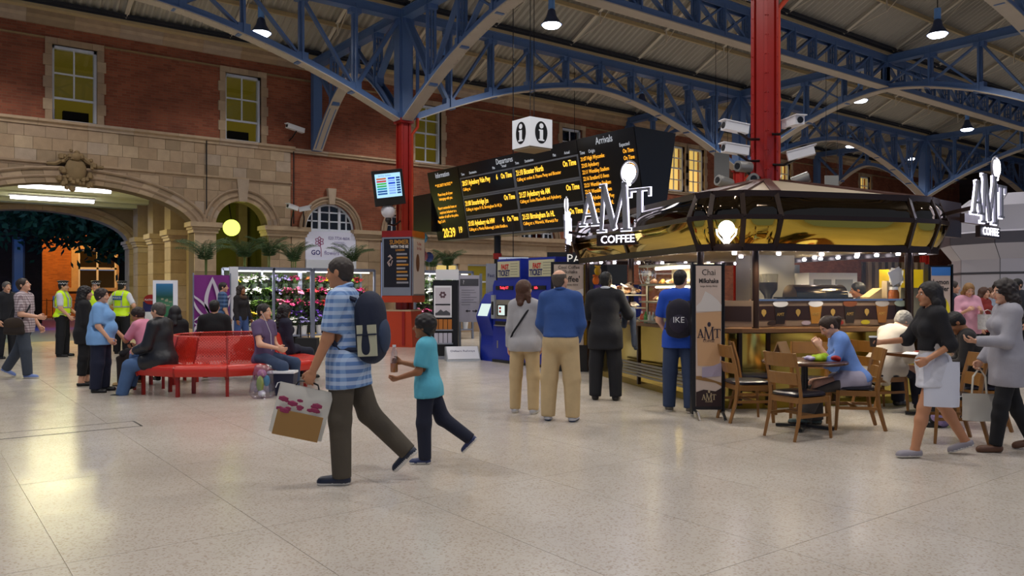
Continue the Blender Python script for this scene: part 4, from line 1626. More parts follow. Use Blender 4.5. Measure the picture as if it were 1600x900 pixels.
        if style in ('short', 'crop', 'thick', 'afro', 'bald', 'tail'):
            F.ell(hp(0, 0.06, -0.1), np.array([0.12, 0.085, 0.1]) * q, M, 0.01, sub=True)
            F.plane(hp(0, 0, -0.085), s.Hm @ np.array([0, 0.2, -1.0]))
        if style == 'bald':
            F.ell(hp(0, 0.02, 0.12), np.array([0.085, 0.12, 0.075]) * q, M, 0.01, sub=True)
        if style in ('afro', 'curly', 'thick'):
            F.noise(0.006 if style != 'curly' else 0.011, 75 if style != 'afro' else 130)
        elif style != 'scarf':
            F.noise(0.003, 110)
        soft(name, F, mat('hair_' + col, col, 0.55, var=0.3, vscale=60), s.root)
        return s
    def top(s, m, sleeve=0.55, hem=-0.10, off=0.016, name='shirt', loose=1.0, collar=None, cuff=None, open_front=None, kk=0.05):
        k, up = s.k, s.up
        F = Field(s.lo, s.hi, s.res)
        s.torso(F, off, kk)
        if hem < -0.12:
            F.cone(up(0, -0.005, 0.1), up(0, -0.005, hem), 0.15 * k * s.g * loose, 0.172 * k * s.g * loose, 0.05, off * 0.5, flat=(s.T @ np.array([0, 1, 0]), 0.72))
        if hem < -0.11:
            for i in (0, 1):
                F.cone(s.J['hip', i], s.J['hip', i] + (s.J['knee', i] - s.J['hip', i]) * 0.4, 0.1 * k * (0.55 + 0.45 * s.g), 0.095 * k * (0.55 + 0.45 * s.g), 0.05, off * 1.1)
        if loose > 1.01:
            F.cone(up(0, 0.0, 0.3), up(0, 0.0, hem), 0.15 * k * s.g, 0.165 * k * s.g * loose, 0.05, 0, flat=(s.T @ np.array([0, 1, 0]), 0.75))
        for i in (0, 1):
            if sleeve > 0:
                s.arm(F, i, off * 0.9 + (0.006 if sleeve < 1 else 0.002), sleeve)
        # cut: hem, neck
        d = s.T @ np.array([0, 0, -1.0])
        hemp = up(0, 0, hem)
        X = np.stack(np.meshgrid(*F.ax, indexing='ij'), -1)
        t = s.T.T @ np.array([0, 0, 1.0])
        rel = X - hemp
        hd = rel @ d
        # the hem does not cut the sleeves
        keep = np.zeros(F.F.shape, bool)
        if sleeve > 0:
            A = Field(s.lo, s.hi, s.res)
            for i in (0, 1):
                s.arm(A, i, off + 0.02, sleeve)
            keep = A.F < 0
        F.F = np.where(keep, F.F, np.maximum(F.F, hd))
        for i in (0, 1):
            if 0 < sleeve < 2:
                if sleeve <= 1:
                    e = s.J['sho', i] + (s.J['elb', i] - s.J['sho', i]) * (sleeve + 0.12)
                    dd = s.J['elb', i] - s.J['sho', i]
                else:
                    e = s.J['elb', i] + (s.J['wr', i] - s.J['elb', i]) * (sleeve - 1 + 0.08)
                    dd = s.J['hd', i]
                dd = dd / np.linalg.norm(dd)
                near = np.linalg.norm(X - e, axis=-1) < 0.11 * k
                F.F = np.where(near, np.maximum(F.F, (X - e) @ dd), F.F)
        # neckline
        nk = s.J['neck'] + s.T @ np.array([0, 0.03, 0.05]) * k
        dist = np.linalg.norm(X - nk, axis=-1) - 0.062 * k
        F.F = np.maximum(F.F, -dist)
        soft(name, F, m, s.root)
        if collar is not None:
            G = MB()
            n = 14
            c = s.J['neck'] + s.T @ np.array([0, 0.0, 0.005]) * k
            ring = []
            for j in range(n):
                a = 2 * math.pi * j / n
                ring.append(c + s.T @ np.array([0.066 * math.cos(a), 0.066 * math.sin(a) + 0.006, 0.016 - 0.03 * math.sin(a)]) * k)
            G.path(ring, 0.018 * k, 6, closed=True)
            G.build('collar', collar, s.root, smooth=True)
        return s
    def trousers(s, m, end=1.0, off=0.014, flare=1.0, name='trousers', waist=0.09, belt=None, wide=1.0):
        k, up = s.k, s.up
        F = Field(s.lo, s.hi, s.res)
        T = s.T
        F.ell(up(0, -0.012, 0.0), np.array([0.158 if s.sex == 'm' else 0.168, 0.12, 0.125]) * k * np.array([s.g, s.g, 1]), T, 0.04, off)
        F.ell(up(0, 0.0, 0.1), np.array([0.145 if s.sex == 'm' else 0.125, 0.105, 0.12]) * k * np.array([s.g, s.g, 1]), T, 0.04, off * 0.5)
        for sd in (-1, 1):
            F.ell(up(sd * 0.07, -0.075, -0.035), np.array([0.083, 0.067, 0.09]) * k * s.g, T, 0.04, off * 0.3)
        for i in (0, 1):
            s.leg(F, i, off, end, (0.092 * wide, 0.062 * flare * wide, 0.05 * flare), calf=end < 1 or flare < 1)
        F.plane(up(0, 0, waist), s.T @ np.array([0, 0, 1.0]))
        X = np.stack(np.meshgrid(*F.ax, indexing='ij'), -1)
        for i in (0, 1):
            a, b = s.J['knee', i], s.J['ank', i]
            d = (b - a) / np.linalg.norm(b - a)
            e = a + (b - a) * end + d * 0.012
            near = np.linalg.norm(X - e, axis=-1) < 0.13 * k
            F.F = np.where(near, np.maximum(F.F, (X - e) @ d), F.F)
        soft(name, F, m, s.root)
        if belt is not None:
            G = MB()
            c = up(0, 0, waist)
            ring = [c + T @ np.array([0.152 * s.g * math.cos(a), 0.122 * s.g * math.sin(a) + (s.belly * 0.5), 0]) * k for a in [2 * math.pi * j / 20 for j in range(20)]]
            G.path(ring, 0.018 * k, 6, closed=True)
            G.build('belt', belt, s.root, smooth=True)
        return s
    def skirt(s, m, top=0.1, hem=-0.3, r0=0.14, r1=0.22, name='skirt', noise=0.0):
        k, up = s.k, s.up
        F = Field(s.lo, s.hi, s.res)
        F.cone(up(0, 0, top - 0.03), up(0, 0, hem - 0.1), r0 * k * s.g, r1 * k * s.g, 0.03, 0, flat=(s.T @ np.array([0, 1, 0]), 0.85))
        F.ell(up(0, -0.01, 0), np.array([0.165, 0.125, 0.12]) * k * s.g, s.T, 0.04, 0.012)
        for i in (0, 1):
            F.cone(s.J['hip', i], s.J['hip', i] + (s.J['knee', i] - s.J['hip', i]) * 0.9, 0.115 * k, 0.12 * k, 0.09)
        if noise:
            F.noise(noise, 45)
        F.plane(up(0, 0, top), s.T @ np.array([0, 0, 1.0]))
        F.plane(up(0, 0, hem), s.T @ np.array([0, 0, -1.0]))
        soft(name, F, m, s.root)
        return s
    def shoes(s, m, sole=None, name='shoe', low=0.0, r=1.0):
        k = s.k
        for i in (0, 1):
            fm, a = s.J['foot', i], s.J['ank', i]
            w = lambda x, y, z: a + fm @ np.array([x, y, z]) * k
            F = Field(a - 0.26 * k, a + 0.26 * k, min(0.011, s.res))
            F.cone(w(0, -0.025, -0.042), w(0, 0.14, -0.052), 0.043 * k * r, 0.038 * k * r, 0.03)
            F.cone(w(0, 0.06, -0.045), w(0, 0.15, -0.055), 0.042 * k * r, 0.037 * k * r, 0.02)
            F.cone(w(0, -0.015, -0.03), w(0, 0.005, -0.008 - low), 0.042 * k, 0.042 * k, 0.03)
            F.plane(w(0, 0, -0.075), fm @ np.array([0, 0, -1.0]))
            F.plane(w(0, 0, 0.012 - low), fm @ np.array([0, 0, 1.0]))
            if sole is None:
                soft(name, F, m, s.root)
            else:
                def fmf(V, Q, a=a, fm=fm):
                    z = ((V - a) @ fm)[:, 2]
                    return (z[Q].mean(1) < -0.055 * k).astype(int)
                soft(name, F, [m, sole], s.root, fmat=fmf)
        return s
    def strap(s, pts, m, w=0.02, name='strap', n=6):
        MB().path([tuple(p) for p in pts], w, n).build(name, m, s.root, smooth=True)
        return s
    def world(s, p):
        return s.root.matrix_world @ Vector(p) if False else Matrix.Translation(s.root.location) @ Matrix.Rotation(s.root.rotation_euler.z, 4, 'Z') @ Vector(p)
def cap(P, m_top, m_band, peak, white=True):
    """flat police cap with a checked band"""
    q = P.hk
    def pt(x, y, z):
        return tuple(P.hp(x, y, z))
    M = Matrix([list(r) for r in P.Hm]).to_4x4()
    M.translation = Vector(P.hp(0, -0.01, 0.068))
    G = MB()
    G.M = M @ Matrix.Diagonal((q, 1.12 * q, q, 1))
    G.lathe([(0.0, 0.075), (0.085, 0.07), (0.118, 0.05), (0.115, 0.042), (0.09, 0.025), (0.088, 0.02)], n=22)
    G.build('cap_crown', m_top, P.root, smooth=True)
    G = MB()
    G.M = M @ Matrix.Diagonal((q, 1.12 * q, q, 1))
    for j in range(22):
        for r_ in (0, 1):
            a0, a1 = 2 * math.pi * j / 22, 2 * math.pi * (j + 1) / 22
            z0, z1 = -0.012 + 0.017 * r_, 0.005 + 0.017 * r_
            G.add([(0.09 * math.cos(a0), 0.09 * math.sin(a0), z0), (0.09 * math.cos(a1), 0.09 * math.sin(a1), z0), (0.09 * math.cos(a1), 0.09 * math.sin(a1), z1), (0.09 * math.cos(a0), 0.09 * math.sin(a0), z1)], [(0, 1, 2, 3)], (j + r_) % 2)
    G.build('checked_band', [m_band, MATS['white_plastic']], P.root)
    G = MB()
    G.M = M
    G.prism([(0.08 * math.cos(a) * q, (0.085 * math.sin(a) + 0.03) * q) for a in [R(10 + 160 * j / 10) for j in range(11)]] + [(0.085 * math.cos(a) * q, (0.14 * math.sin(a) + 0.015) * q) for a in [R(170 - 160 * j / 10) for j in range(11)]], -0.02, -0.012)
    G.build('cap_peak', peak, P.root)
def hang_bag(name, label, cat, top, w, h, d, face, m, m2=None, handle=0.12, soft_bag=True, seed=1, group=None):
    """carrier bag hanging from a hand at world point top"""
    a = R(face)
    f = FW * math.cos(a) + RT * math.sin(a)
    o = thing(name, label, cat, top, math.atan2(-f.x, f.y), group)
    rg = random.Random(seed)
    vs, fs = [], []
    NX, NZ = 8, 8
    for side in (-1, 1):
        for iz in range(NZ + 1):
            for ix in range(NX + 1):
                u, v = ix / NX, iz / NZ
                y = side * d / 2 * (1 - v * 0.8) * math.sin(math.pi * min(1, max(0, u))) ** 0.4
                vs.append(((u - 0.5) * w * (1 + 0.02 * v), y + rg.uniform(-1, 1) * 0.006, -handle - h + v * h))
    n1 = (NX + 1) * (NZ + 1)
    for s_ in (0, 1):
        for iz in range(NZ):
            for ix in range(NX):
                q = s_ * n1 + iz * (NX + 1) + ix
                fc = (q, q + 1, q + NX + 2, q + NX + 1)
                fs.append(fc if s_ == 0 else fc[::-1])
    for ix in range(NX):
        fs.append((ix + 1, ix, n1 + ix, n1 + ix + 1))
    for iz in range(NZ):
        for ix in (0, NX):
            q = iz * (NX + 1) + ix
            fs.append((q, q + NX + 1, n1 + q + NX + 1, n1 + q))
    mb = MB()
    mb.add(vs, fs)
    mb.build('bag_body', m, o, smooth=True)
    for y in (-0.01, 0.01):
        hm = MB()
        hm.path([(-w * 0.22, y, -handle), (-w * 0.18, y, -handle * 0.35), (0, y, 0.0), (w * 0.18, y, -handle * 0.35), (w * 0.22, y, -handle)], 0.006, 6)
        hm.build('handle', m2 or m, o)
    return o
# ---------------------------------------------------------------- the people
BLK = cloth('black', '121216')
NAVY = cloth('navy', '171b2e')
JEAN = cloth('jeans', '33435f')
JEAN2 = cloth('jeans_blue', '48658f')
BEIGE = cloth('chino', 'bfa67c')
SHOE_B = mat('shoe_black', '101012', 0.4)
SHOE_BR = mat('shoe_brown', '5a3822', 0.5)
SHOE_W = mat('shoe_white', 'b8b8bc', 0.6)
SHOE_G = mat('shoe_grey', '908a90', 0.7)
SOLE_W = mat('sole_white', 'd8d4cc', 0.6)
SOLE_D = mat('sole_dark', '241c18', 0.6)
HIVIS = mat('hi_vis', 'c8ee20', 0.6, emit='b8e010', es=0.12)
SILVER = mat('reflective_tape', 'b8bcc0', 0.35, 0.4)
WSH = cloth('white_shirt', 'd4d8e0')
STAND = ((5, 3, 5, 0), (-3, 3, 2, 0))
# 1 man with the backpack, walking left in the foreground
NEAR = dict(res=0.0135, hres=0.006)
p = Person('man in blue checked shirt and backpack striding left with a paper shopping bag', spot(541, 752), -84, 1.80, 'm', 'mid', 1.0,
           lean=3, head=(6, 0, 0), legs=((2, 2, 4, 0), (-20, 2, 26, 42)), arms=((14, 6, 12, -4), (-14, 8, 14, 0)), curl=(70, 30), **NEAR)
p.body(hair_col='2c2420').hair('crop', '332a24')
p.top(plaid('blue', '7fa0cc', '2f5aa0', 'd6e2f0', 0.06, 0.5), 0.72, -0.20, 0.02, loose=1.08, collar=plaid('blue', '', '', ''))
p.trousers(cloth('grey_trouser', '4e463a'), 1.03, 0.016, 1.12, wide=1.0)
p.shoes(mat('shoe_navy', '1c2438', 0.5), SOLE_W)
MAN = p
def backpack(P, label, body, panel, size=(0.3, 0.19, 0.46), writing=None, patch=None, z=0.26):
    k = P.k
    c = P.up(0, -0.235, z)
    o = thing('backpack', label, 'backpack', P.world(P.up(0, -0.21, z)), P.root.rotation_euler.z)
    base = P.up(0, -0.21, z)
    w = lambda x, y, zz: P.up(x, -0.21 + y, z + zz) - base
    F = Field(w(0, 0, 0) - 0.42, w(0, 0, 0) + 0.42, 0.014)
    hx, hy, hz = size[0] / 2, size[1] / 2, size[2] / 2
    T = P.T
    for zz in (-0.55, 0.0, 0.45):
        F.ell(w(0, 0, zz * hz), np.array([hx, hy, hz * 0.62]) * k, T, 0.06)
    for sx in (-1, 1):
        F.cone(w(sx * hx * 0.6, 0, -hz * 0.75), w(sx * hx * 0.5, 0, hz * 0.55), hy * 0.7 * k, hy * 0.62 * k, 0.05)
    F.plane(w(0, -hy * 1.05, 0), T @ np.array([0, -1.0, 0]))
    soft('pack_body', F, body, o)
    F = Field(w(0, -hy, 0) - 0.3, w(0, -hy, 0) + 0.3, 0.012)
    F.ell(w(0, -hy * 0.85, -hz * 0.3), np.array([hx * 0.75, hy * 0.42, hz * 0.55]) * k, T, 0.03)
    soft('front_pocket', F, panel, o)
    # zip line and top loop
    MB().path([tuple(w(hx * 0.9 * math.cos(a), -hy * 0.35, hz * (0.15 + 0.8 * math.sin(a)))) for a in [math.pi * j / 12 for j in range(13)]], 0.007, 5).build('zip', MATS['grey_plastic'], o)
    MB().path([tuple(w(x, hy * 0.6, hz * 0.95 + 0.045 - abs(x) * 1.2)) for x in (-0.04, -0.02, 0.02, 0.04)], 0.008, 5).build('grab_loop', MATS['black_matt'], o)
    for i, sx in enumerate((-1, 1)):
        pts = [w(sx * 0.1, 0.08, hz * 0.8), w(sx * 0.115, 0.2, hz * 0.85 + 0.04), w(sx * 0.12, 0.32, hz * 0.45), w(sx * 0.14, 0.325, -hz * 0.1), w(sx * 0.17, 0.2, -hz * 0.65), w(sx * 0.13, 0.06, -hz * 0.7)]
        MB().path([tuple(q) for q in pts], 0.022, 6).build('shoulder_strap', body, o, smooth=True)
    if patch:
        Mx = Matrix([list(r) for r in T]).to_4x4()
        q = MB()
        q.M = Mx
        q.box((-hx * 1.0 * k, -0.01, -hz * 0.42 * k), (0.02, 0.15, 0.24))
        q.box((-hx * 1.03 * k, -0.01, -hz * 0.24 * k), (0.02, 0.152, 0.012), mi=1)
        q.build('side_pocket', [patch, body], o)
    if writing:
        Mx = Matrix([list(r) for r in T]).to_4x4() @ frame((0, 0, 0), (1, 0, 0), (0, 0, 1))
        Mx.translation = Vector(w(0, -hy * 1.28 - 0.006, -hz * 0.12))
        text('logo_lettering', writing, 0.1, MATS['white_plastic'], o, Mx, depth=0.004)
    return o
backpack(MAN, 'bulging navy backpack on the man in the checked shirt', cloth('pack_navy', '161e34'), cloth('pack_slate', '2c3a54'), (0.33, 0.22, 0.5), patch=cloth('pack_cream', 'b4b298'))
hand = MAN.world(MAN.J['hand', 0])
bag = hang_bag('shopping_bag', 'white and brown paper shopping bag in the striding man\'s hand', 'bag', (hand.x, hand.y, hand.z - 0.0), 0.40, 0.38, 0.12, -12, mat('paper_white', 'd0ccc0', 0.7), MATS['black'], 0.05, group=None)
mb = MB()
mb.mm((-0.17, -0.085, -0.43), (0.17, -0.07, -0.24))
mb.build('brown_print', mat('paper_brown', '9a7440', 0.8), bag)
mb = MB()
rg = random.Random(4)
for k_ in range(14):
    mb.ball((rg.uniform(-0.17, 0.13), -0.078 + rg.uniform(-0.004, 0.004), rg.uniform(-0.27, -0.15)), rg.uniform(0.015, 0.035), 7, scale=(1.4, 0.3, 0.7))
mb.build('flower_print', mat('print_magenta', '8c2a50', 0.7), bag)
bag.rotation_euler.y = R(14)
# 2 boy with a bottle
p = Person('boy in turquoise T-shirt and dark trousers walking left with a drink bottle', spot(668, 722), -84, 1.28, 'm', 'tan', 0.95,
           lean=2, head=(4, 3, 0), hk=1.22, legs=((3, 2, 5, 0), (-22, 2, 32, 45)), arms=((12, 8, 62, 10), (25, 10, 78, 5)), curl=(55, 65), palm=((0.6, 0.2, 0.7), None), **NEAR)
p.body(hair_col='120c0a').hair('thick', '140e0c')
p.top(cloth('turquoise', '58aec4'), 0.7, -0.14, 0.02, loose=1.12)
p.trousers(NAVY, 1.02, 0.016, 1.1)
p.shoes(mat('shoe_boy', '24305a', 0.5), SOLE_W)
BOY = p
h = BOY.world(BOY.J['hand', 1])
bt = thing('drink_bottle', 'clear plastic bottle with amber drink in the walking boy\'s hand', 'bottle', (h.x, h.y, h.z - 0.1))
MB().lathe([(0, 0), (0.03, 0), (0.033, 0.02), (0.033, 0.08), (0, 0.08)], n=14).build('drink', mat('amber_drink', 'b86a18', 0.2), bt, smooth=True)
MB().lathe([(0.034, 0.0), (0.035, 0.12), (0.03, 0.15), (0.033, 0.17), (0.014, 0.215), (0.013, 0.23)], n=14).build('bottle_wall', glass('clear_plastic', (0.92, 0.93, 0.95), 0.15, 0.1), bt, smooth=True)
MB().lathe([(0.0, 0.245), (0.016, 0.245), (0.016, 0.225), (0, 0.225)], n=12).build('bottle_cap', MATS['white_plastic'], bt)
# 3, 4 couple looking at the board
p = Person('woman in grey jumper and beige trousers looking up beside the man in blue', spot(820, 645), 8, 1.66, 'f', 'fair', 0.95, head=(40, 12, 0),
           legs=((4, 4, 5, 0), (-3, 3, 3, 0)), arms=((2, 9, 12, 0), (6, 9, 14, 4)), curl=(25, 25), res=0.016, hres=0.007)
p.body(hair_col='4a2c18').hair('bob', '4a2a16')
p.top(cloth('grey_jumper', 'a8a6a8'), 1.95, -0.12, 0.02, 'jumper', loose=1.05)
p.trousers(BEIGE, 1.04, 0.014, 1.15)
p.shoes(SHOE_W, SOLE_W)
p.strap([p.up(0.13, -0.01, 0.53), p.up(0.02, -0.135, 0.36), p.up(-0.14, -0.13, 0.12), p.up(-0.19, -0.02, 0.02)], BLK, 0.012)
p = Person('grey-haired man in blue shirt and beige trousers seen from behind', spot(876, 658), 12, 1.78, 'm', 'fair', 1.1, head=(28, 14, 0), belly=0.02,
           legs=((3, 6, 3, 0), (1, 5, 3, 0)), arms=((10, 10, 40, 20), (4, 9, 30, 20)), curl=(30, 40), res=0.016, hres=0.007)
p.body(hair_col='504840').hair('bald', '4a4038')
p.top(cloth('denim_shirt', '2e4f8c'), 1.95, 0.03, 0.022, loose=1.06, collar=cloth('denim_shirt', ''))
p.trousers(BEIGE, 1.03, 0.018, 1.22, wide=1.04, belt=cloth('belt', '3a2216'))
p.shoes(SHOE_W, mat('sole_navy', '20304c', 0.5))
# 5 man in the suit at the counter
p = Person('man in black suit seen from behind at the kiosk counter', spot(946, 625), 10, 1.80, 'm', 'dark', 1.05, head=(20, -3, 0),
           legs=((2, 5, 2, 0), (0, 5, 2, 0)), arms=((25, 12, 70, 30), (22, 24, 75, 10)), curl=(40, 50), res=0.016, hres=0.007)
p.body(hair_col='0c0a0a').hair('crop', '0c0a0a')
p.top(cloth('suit_black', '15161c'), 1.95, -0.24, 0.03, 'suit_jacket', loose=1.1, collar=WSH)
p.trousers(cloth('suit_black', ''), 1.03, 0.018, 1.25)
p.shoes(SHOE_B)
SUIT = p
# jacket over his arm
h = p.J['elb', 1] * 0.35 + p.J['wr', 1] * 0.65
o = thing('folded_coat', 'grey coat hanging over the suited man\'s arm at the counter', 'coat', p.world(h), p.root.rotation_euler.z)
F = Field((-0.25, -0.25, -0.6), (0.25, 0.25, 0.15), 0.014)
F.cone((-0.06, -0.08, 0.0), (0.04, 0.1, 0.02), 0.06, 0.055, 0.03)
F.cone((0.05, -0.06, 0.0), (0.07, -0.07, -0.45), 0.05, 0.03, 0.03)
F.cone((0.04, 0.06, 0.0), (0.09, 0.05, -0.5), 0.05, 0.03, 0.03)
F.cone((-0.05, 0.0, 0.0), (-0.07, 0.0, -0.18), 0.05, 0.04, 0.03)
F.noise(0.006, 35)
soft('coat_cloth', F, cloth('grey_coat', '4a5260'), o)
# 6 man with backpack in blue T-shirt at the counter
p = Person('man in bright blue T-shirt and jeans with dark backpack at the kiosk counter', spot(1062, 643), 14, 1.80, 'm', 'fair', 0.98, head=(20, -4, 0),
           legs=((2, 4, 3, 0), (-4, 4, 4, 0)), arms=((8, 14, 40, 25), (18, 12, 70, 20)), curl=(35, 40), res=0.016, hres=0.007)
p.body(hair_col='181210').hair('crop', '181210')
p.top(cloth('royal_blue', '1c4cb8'), 0.75, -0.15, 0.02, 'tshirt', loose=1.06)
p.trousers(cloth('jeans_dark', '2b3a58'), 1.03, 0.016, 1.2)
p.shoes(mat('shoe_dusty', '5a5248', 0.7), SOLE_W)
backpack(p, 'dark plum backpack with grey lettering on the man in blue T-shirt', cloth('pack_plum', '1e1a28'), cloth('pack_plum2', '282234'), (0.29, 0.16, 0.42), writing='IKE', z=0.22)
# 7 woman in white skirt walking left
p = Person('woman in white skirt and black cardigan walking left with a white bag', spot(1458, 712), -86, 1.63, 'f', 'mid', 0.92, lean=2, head=(2, 0, 0),
           legs=((18, 2, 6, 0), (-19, 2, 12, 20)), arms=((-14, 12, 74, 4), (34, 6, 52, 4)), curl=(65, 60), palm=(None, (-0.5, 0.3, 0.8)), **NEAR)
p.body(hair_col='140e0c').hair('long', '17100e')
p.top(cloth('ivory', 'c8c2bc'), 0.3, -0.02, 0.012, 'blouse')
p.top(cloth('black_knit', '141318'), 1.15, 0.13, 0.024, 'cardigan')
p.skirt(cloth('white_skirt', 'c6c6ce'), 0.12, -0.22, 0.14, 0.215, noise=0.006)
p.shoes(SHOE_G, SOLE_W, low=0.02)
GIRL = p
h = p.world(p.J['hand', 1])
cup = thing('takeaway_cup', 'small dark takeaway cup in the walking woman\'s hand', 'cup', (h.x, h.y, h.z - 0.05))
MB().lathe([(0, 0), (0.026, 0), (0.036, 0.09), (0, 0.09)], n=14).build('cup_body', mat('cup_brown', '30221c', 0.5), cup, smooth=True)
MB().lathe([(0, 0.1), (0.036, 0.1), (0.039, 0.088), (0.036, 0.086)], n=14).build('cup_lid', MATS['white_plastic'], cup)
h = p.world(p.J['hand', 0])
hang_bag('carrier_bag', 'white glossy carrier bag with grey panel carried by the woman in white skirt', 'bag', (h.x + RT.x * 0.2, h.y + RT.y * 0.2, h.z + 0.12), 0.29, 0.40, 0.1, 14, mat('bag_white', 'cfd0da', 0.35), None, 0.1, seed=5)
# 8 curly-haired woman at the right edge
p = Person('curly-haired woman in grey sweater and black leggings walking left at the right edge', spot(1573, 704), -80, 1.64, 'f', 'fair', 0.95, head=(-5, -4, 0),
           legs=((12, 2, 4, 0), (-14, 2, 10, 12)), arms=((16, 8, 74, 16), (4, 10, 30, 4)), curl=(45, 60), palm=((0.4, 0.2, 0.9), None), **NEAR)
p.body(hair_col='1c1210').hair('curly', '20140f')
p.top(cloth('pale_grey', '9c9aa2'), 1.95, -0.26, 0.026, 'sweater', loose=1.22)
p.trousers(BLK, 1.0, 0.011, 0.99, 'leggings')
p.shoes(SHOE_BR, low=0.02)
h = p.world(p.J['hand', 1])
hang_bag('paper_bag', 'white paper bag at the right edge in the curly-haired woman\'s hand', 'bag', (h.x, h.y - 0.02, h.z), 0.3, 0.26, 0.1, 10, MATS['paper_white'], None, 0.25, seed=6)
# left group ------------------------------------------------------
p = Person('grey-haired man in dark suit at the far left edge', spot(10, 560), 110, 1.74, 'm', 'fair', 1.0, head=(10, 0, 0), legs=STAND, arms=((10, 6, 60, 15), (4, 8, 14, 0)))
p.body(hair_col='585450').hair('short', '5a5652')
p.top(WSH, 0.3, 0.0, 0.012)
p.top(cloth('suit_navy', '14161e'), 1.95, -0.22, 0.026, 'suit_jacket', loose=1.08, collar=WSH)
p.trousers(cloth('suit_navy', ''), 1.03, 0.016, 1.2)
p.shoes(SHOE_B)
p = Person('man in checked short-sleeved shirt and jeans walking right and looking up', spot(38, 590), 84, 1.76, 'm', 'fair', 1.02, head=(0, 16, 0),
           legs=((-18, 3, 14, 26), (10, 3, 5, 0)), arms=((2, 8, 30, 0), (10, 9, 70, 12)), curl=(40, 40), res=0.016)
p.body(hair_col='281a12').hair('short', '2a1c14')
p.top(plaid('red_check', 'c8bcc0', '5a2a38', '3c2030', 0.045, 0.45), 0.75, -0.13, 0.02, loose=1.05)
p.trousers(cloth('jeans_grey', '3c4450'), 1.03, 0.016, 1.2)
p.shoes(mat('shoe_sky', '6a80b8', 0.6), SOLE_W)
CHK = p
b = thing('shoulder_bag', 'dark brown shoulder bag on the man in checked shirt', 'bag', p.world(p.up(0.22, -0.06, -0.02)), p.root.rotation_euler.z)
F = Field((-0.12, -0.22, -0.2), (0.12, 0.22, 0.2), 0.014)
F.ell((0, 0, 0), (0.06, 0.17, 0.13), None, 0.03)
F.cone((0, -0.13, -0.1), (0, 0.13, -0.1), 0.045, 0.045, 0.05)
soft('bag_body', F, cloth('brown_bag', '2a211c'), b)
F = Field((-0.02, -0.2, -0.1), (0.14, 0.2, 0.18), 0.014)
F.ell((0.025, 0, 0.05), (0.05, 0.165, 0.1), None, 0.03)
soft('flap', F, cloth('brown_flap', '35291f'), b)
off = p.up(0.22, -0.06, -0.02)
MB().path([tuple(q - off) for q in (p.up(0.2, 0.06, 0.1), p.up(0.1, 0.13, 0.3), p.up(-0.1, 0.06, 0.53), p.up(-0.1, -0.09, 0.5), p.up(0.1, -0.15, 0.25), p.up(0.2, -0.16, 0.08))], 0.014, 6).build('strap', BLK, b, smooth=True)
def officer(label, at, face, arms, head=(0, 0, 0), H=1.76, back=False, skin='fair'):
    p = Person(label, at, face, H, 'm', skin, 1.05, head=head, legs=((2, 5, 2, 0), (-1, 5, 2, 0)), arms=arms, group='police officers', curl=(40, 40))
    p.body(hair_col='1a1410').hair('crop', '1a1410')
    p.top(WSH, 0.75, -0.03, 0.014)
    p.top(HIVIS, 0.0, -0.02, 0.032, 'hi_vis_vest')
    p.trousers(cloth('police_black', '101218'), 1.03, 0.016, 1.25)
    p.shoes(SHOE_B)
    for zz in (0.05, 0.2):
        ring = [tuple(p.up(0.178 * math.cos(a), 0.148 * math.sin(a), zz)) for a in [2 * math.pi * j / 22 for j in range(22)]]
        MB().path(ring, 0.02, 5, closed=True).build('reflective_band', SILVER, p.root)
    ring = [tuple(p.up(0.172 * math.cos(a), 0.145 * math.sin(a), -0.03)) for a in [2 * math.pi * j / 22 for j in range(22)]]
    MB().path(ring, 0.03, 6, closed=True).build('duty_belt', BLK, p.root, smooth=True)
    for sx in (-1, 1):
        MB().path([tuple(p.up(sx * 0.1, y, z_)) for y, z_ in ((0.148, 0.2), (0.145, 0.4), (0.06, 0.56), (-0.08, 0.55), (-0.15, 0.4), (-0.15, 0.2))], 0.018, 5).build('shoulder_tape', SILVER, p.root)
    Mx = Matrix([list(r) for r in p.T]).to_4x4()
    q = MB()
    q.M = Mx
    c = Mx.inverted() @ Vector(p.up(0, -0.157, 0.41))
    q.box(c, (0.24, 0.025, 0.1))
    q.build('back_patch', mat('police_blue', '2a52a8', 0.5), p.root)
    Mt = Mx @ frame((0, 0, 0), (1, 0, 0), (0, 0, 1))
    Mt.translation = Vector(p.up(0, -0.172, 0.41))
    text('police_lettering', 'POLICE', 0.065, MATS['white_plastic'], p.root, Mt, depth=0.002)
    cap(p, mat('cap_navy', '0e1018', 0.6), MATS['black'], MATS['black'])
    return p
officer('police officer in hi-vis vest and peaked cap facing right near the archway', spot(98, 557), 78, ((10, 8, 45, 10), (6, 12, 35, 20)))
officer('police officer facing the concourse, half hidden behind the waiting women', spot(150, 556), 172, ((6, 8, 30, 10), (6, 8, 30, 10)), skin='fair')
officer('police officer with back turned and hands on hips', spot(190, 553), 10, ((-6, 34, 66, 46), (-6, 34, 66, 46)))
p = Person('woman with dark wavy hair in black cardigan and cropped trousers', spot(132, 602), 60, 1.6, 'f', 'fair', 1.05, head=(12, 0, 0), legs=STAND, arms=((4, 8, 20, 0), (4, 8, 20, 0)))
p.body(hair_col='140e0c').hair('curly', '160f0d')
p.top(BLK, 1.95, -0.2, 0.026, 'cardigan', loose=1.1)
p.trousers(BLK, 0.72, 0.012, 1.1)
p.shoes(SHOE_B, low=0.03)
p = Person('stout woman with short dark hair in pale blue T-shirt and navy trousers', spot(158, 612), 80, 1.56, 'f', 'fair', 1.42, head=(8, 0, 0), belly=0.04, legs=((1, 5, 2, 0), (-2, 5, 2, 0)),
           arms=((-2, 12, 30, 10), (6, 14, 30, 14)))
p.body(hair_col='241614').hair('thick', '281a16')
p.top(cloth('sky_blue', '7aa8dc'), 0.8, -0.13, 0.022, loose=1.05)
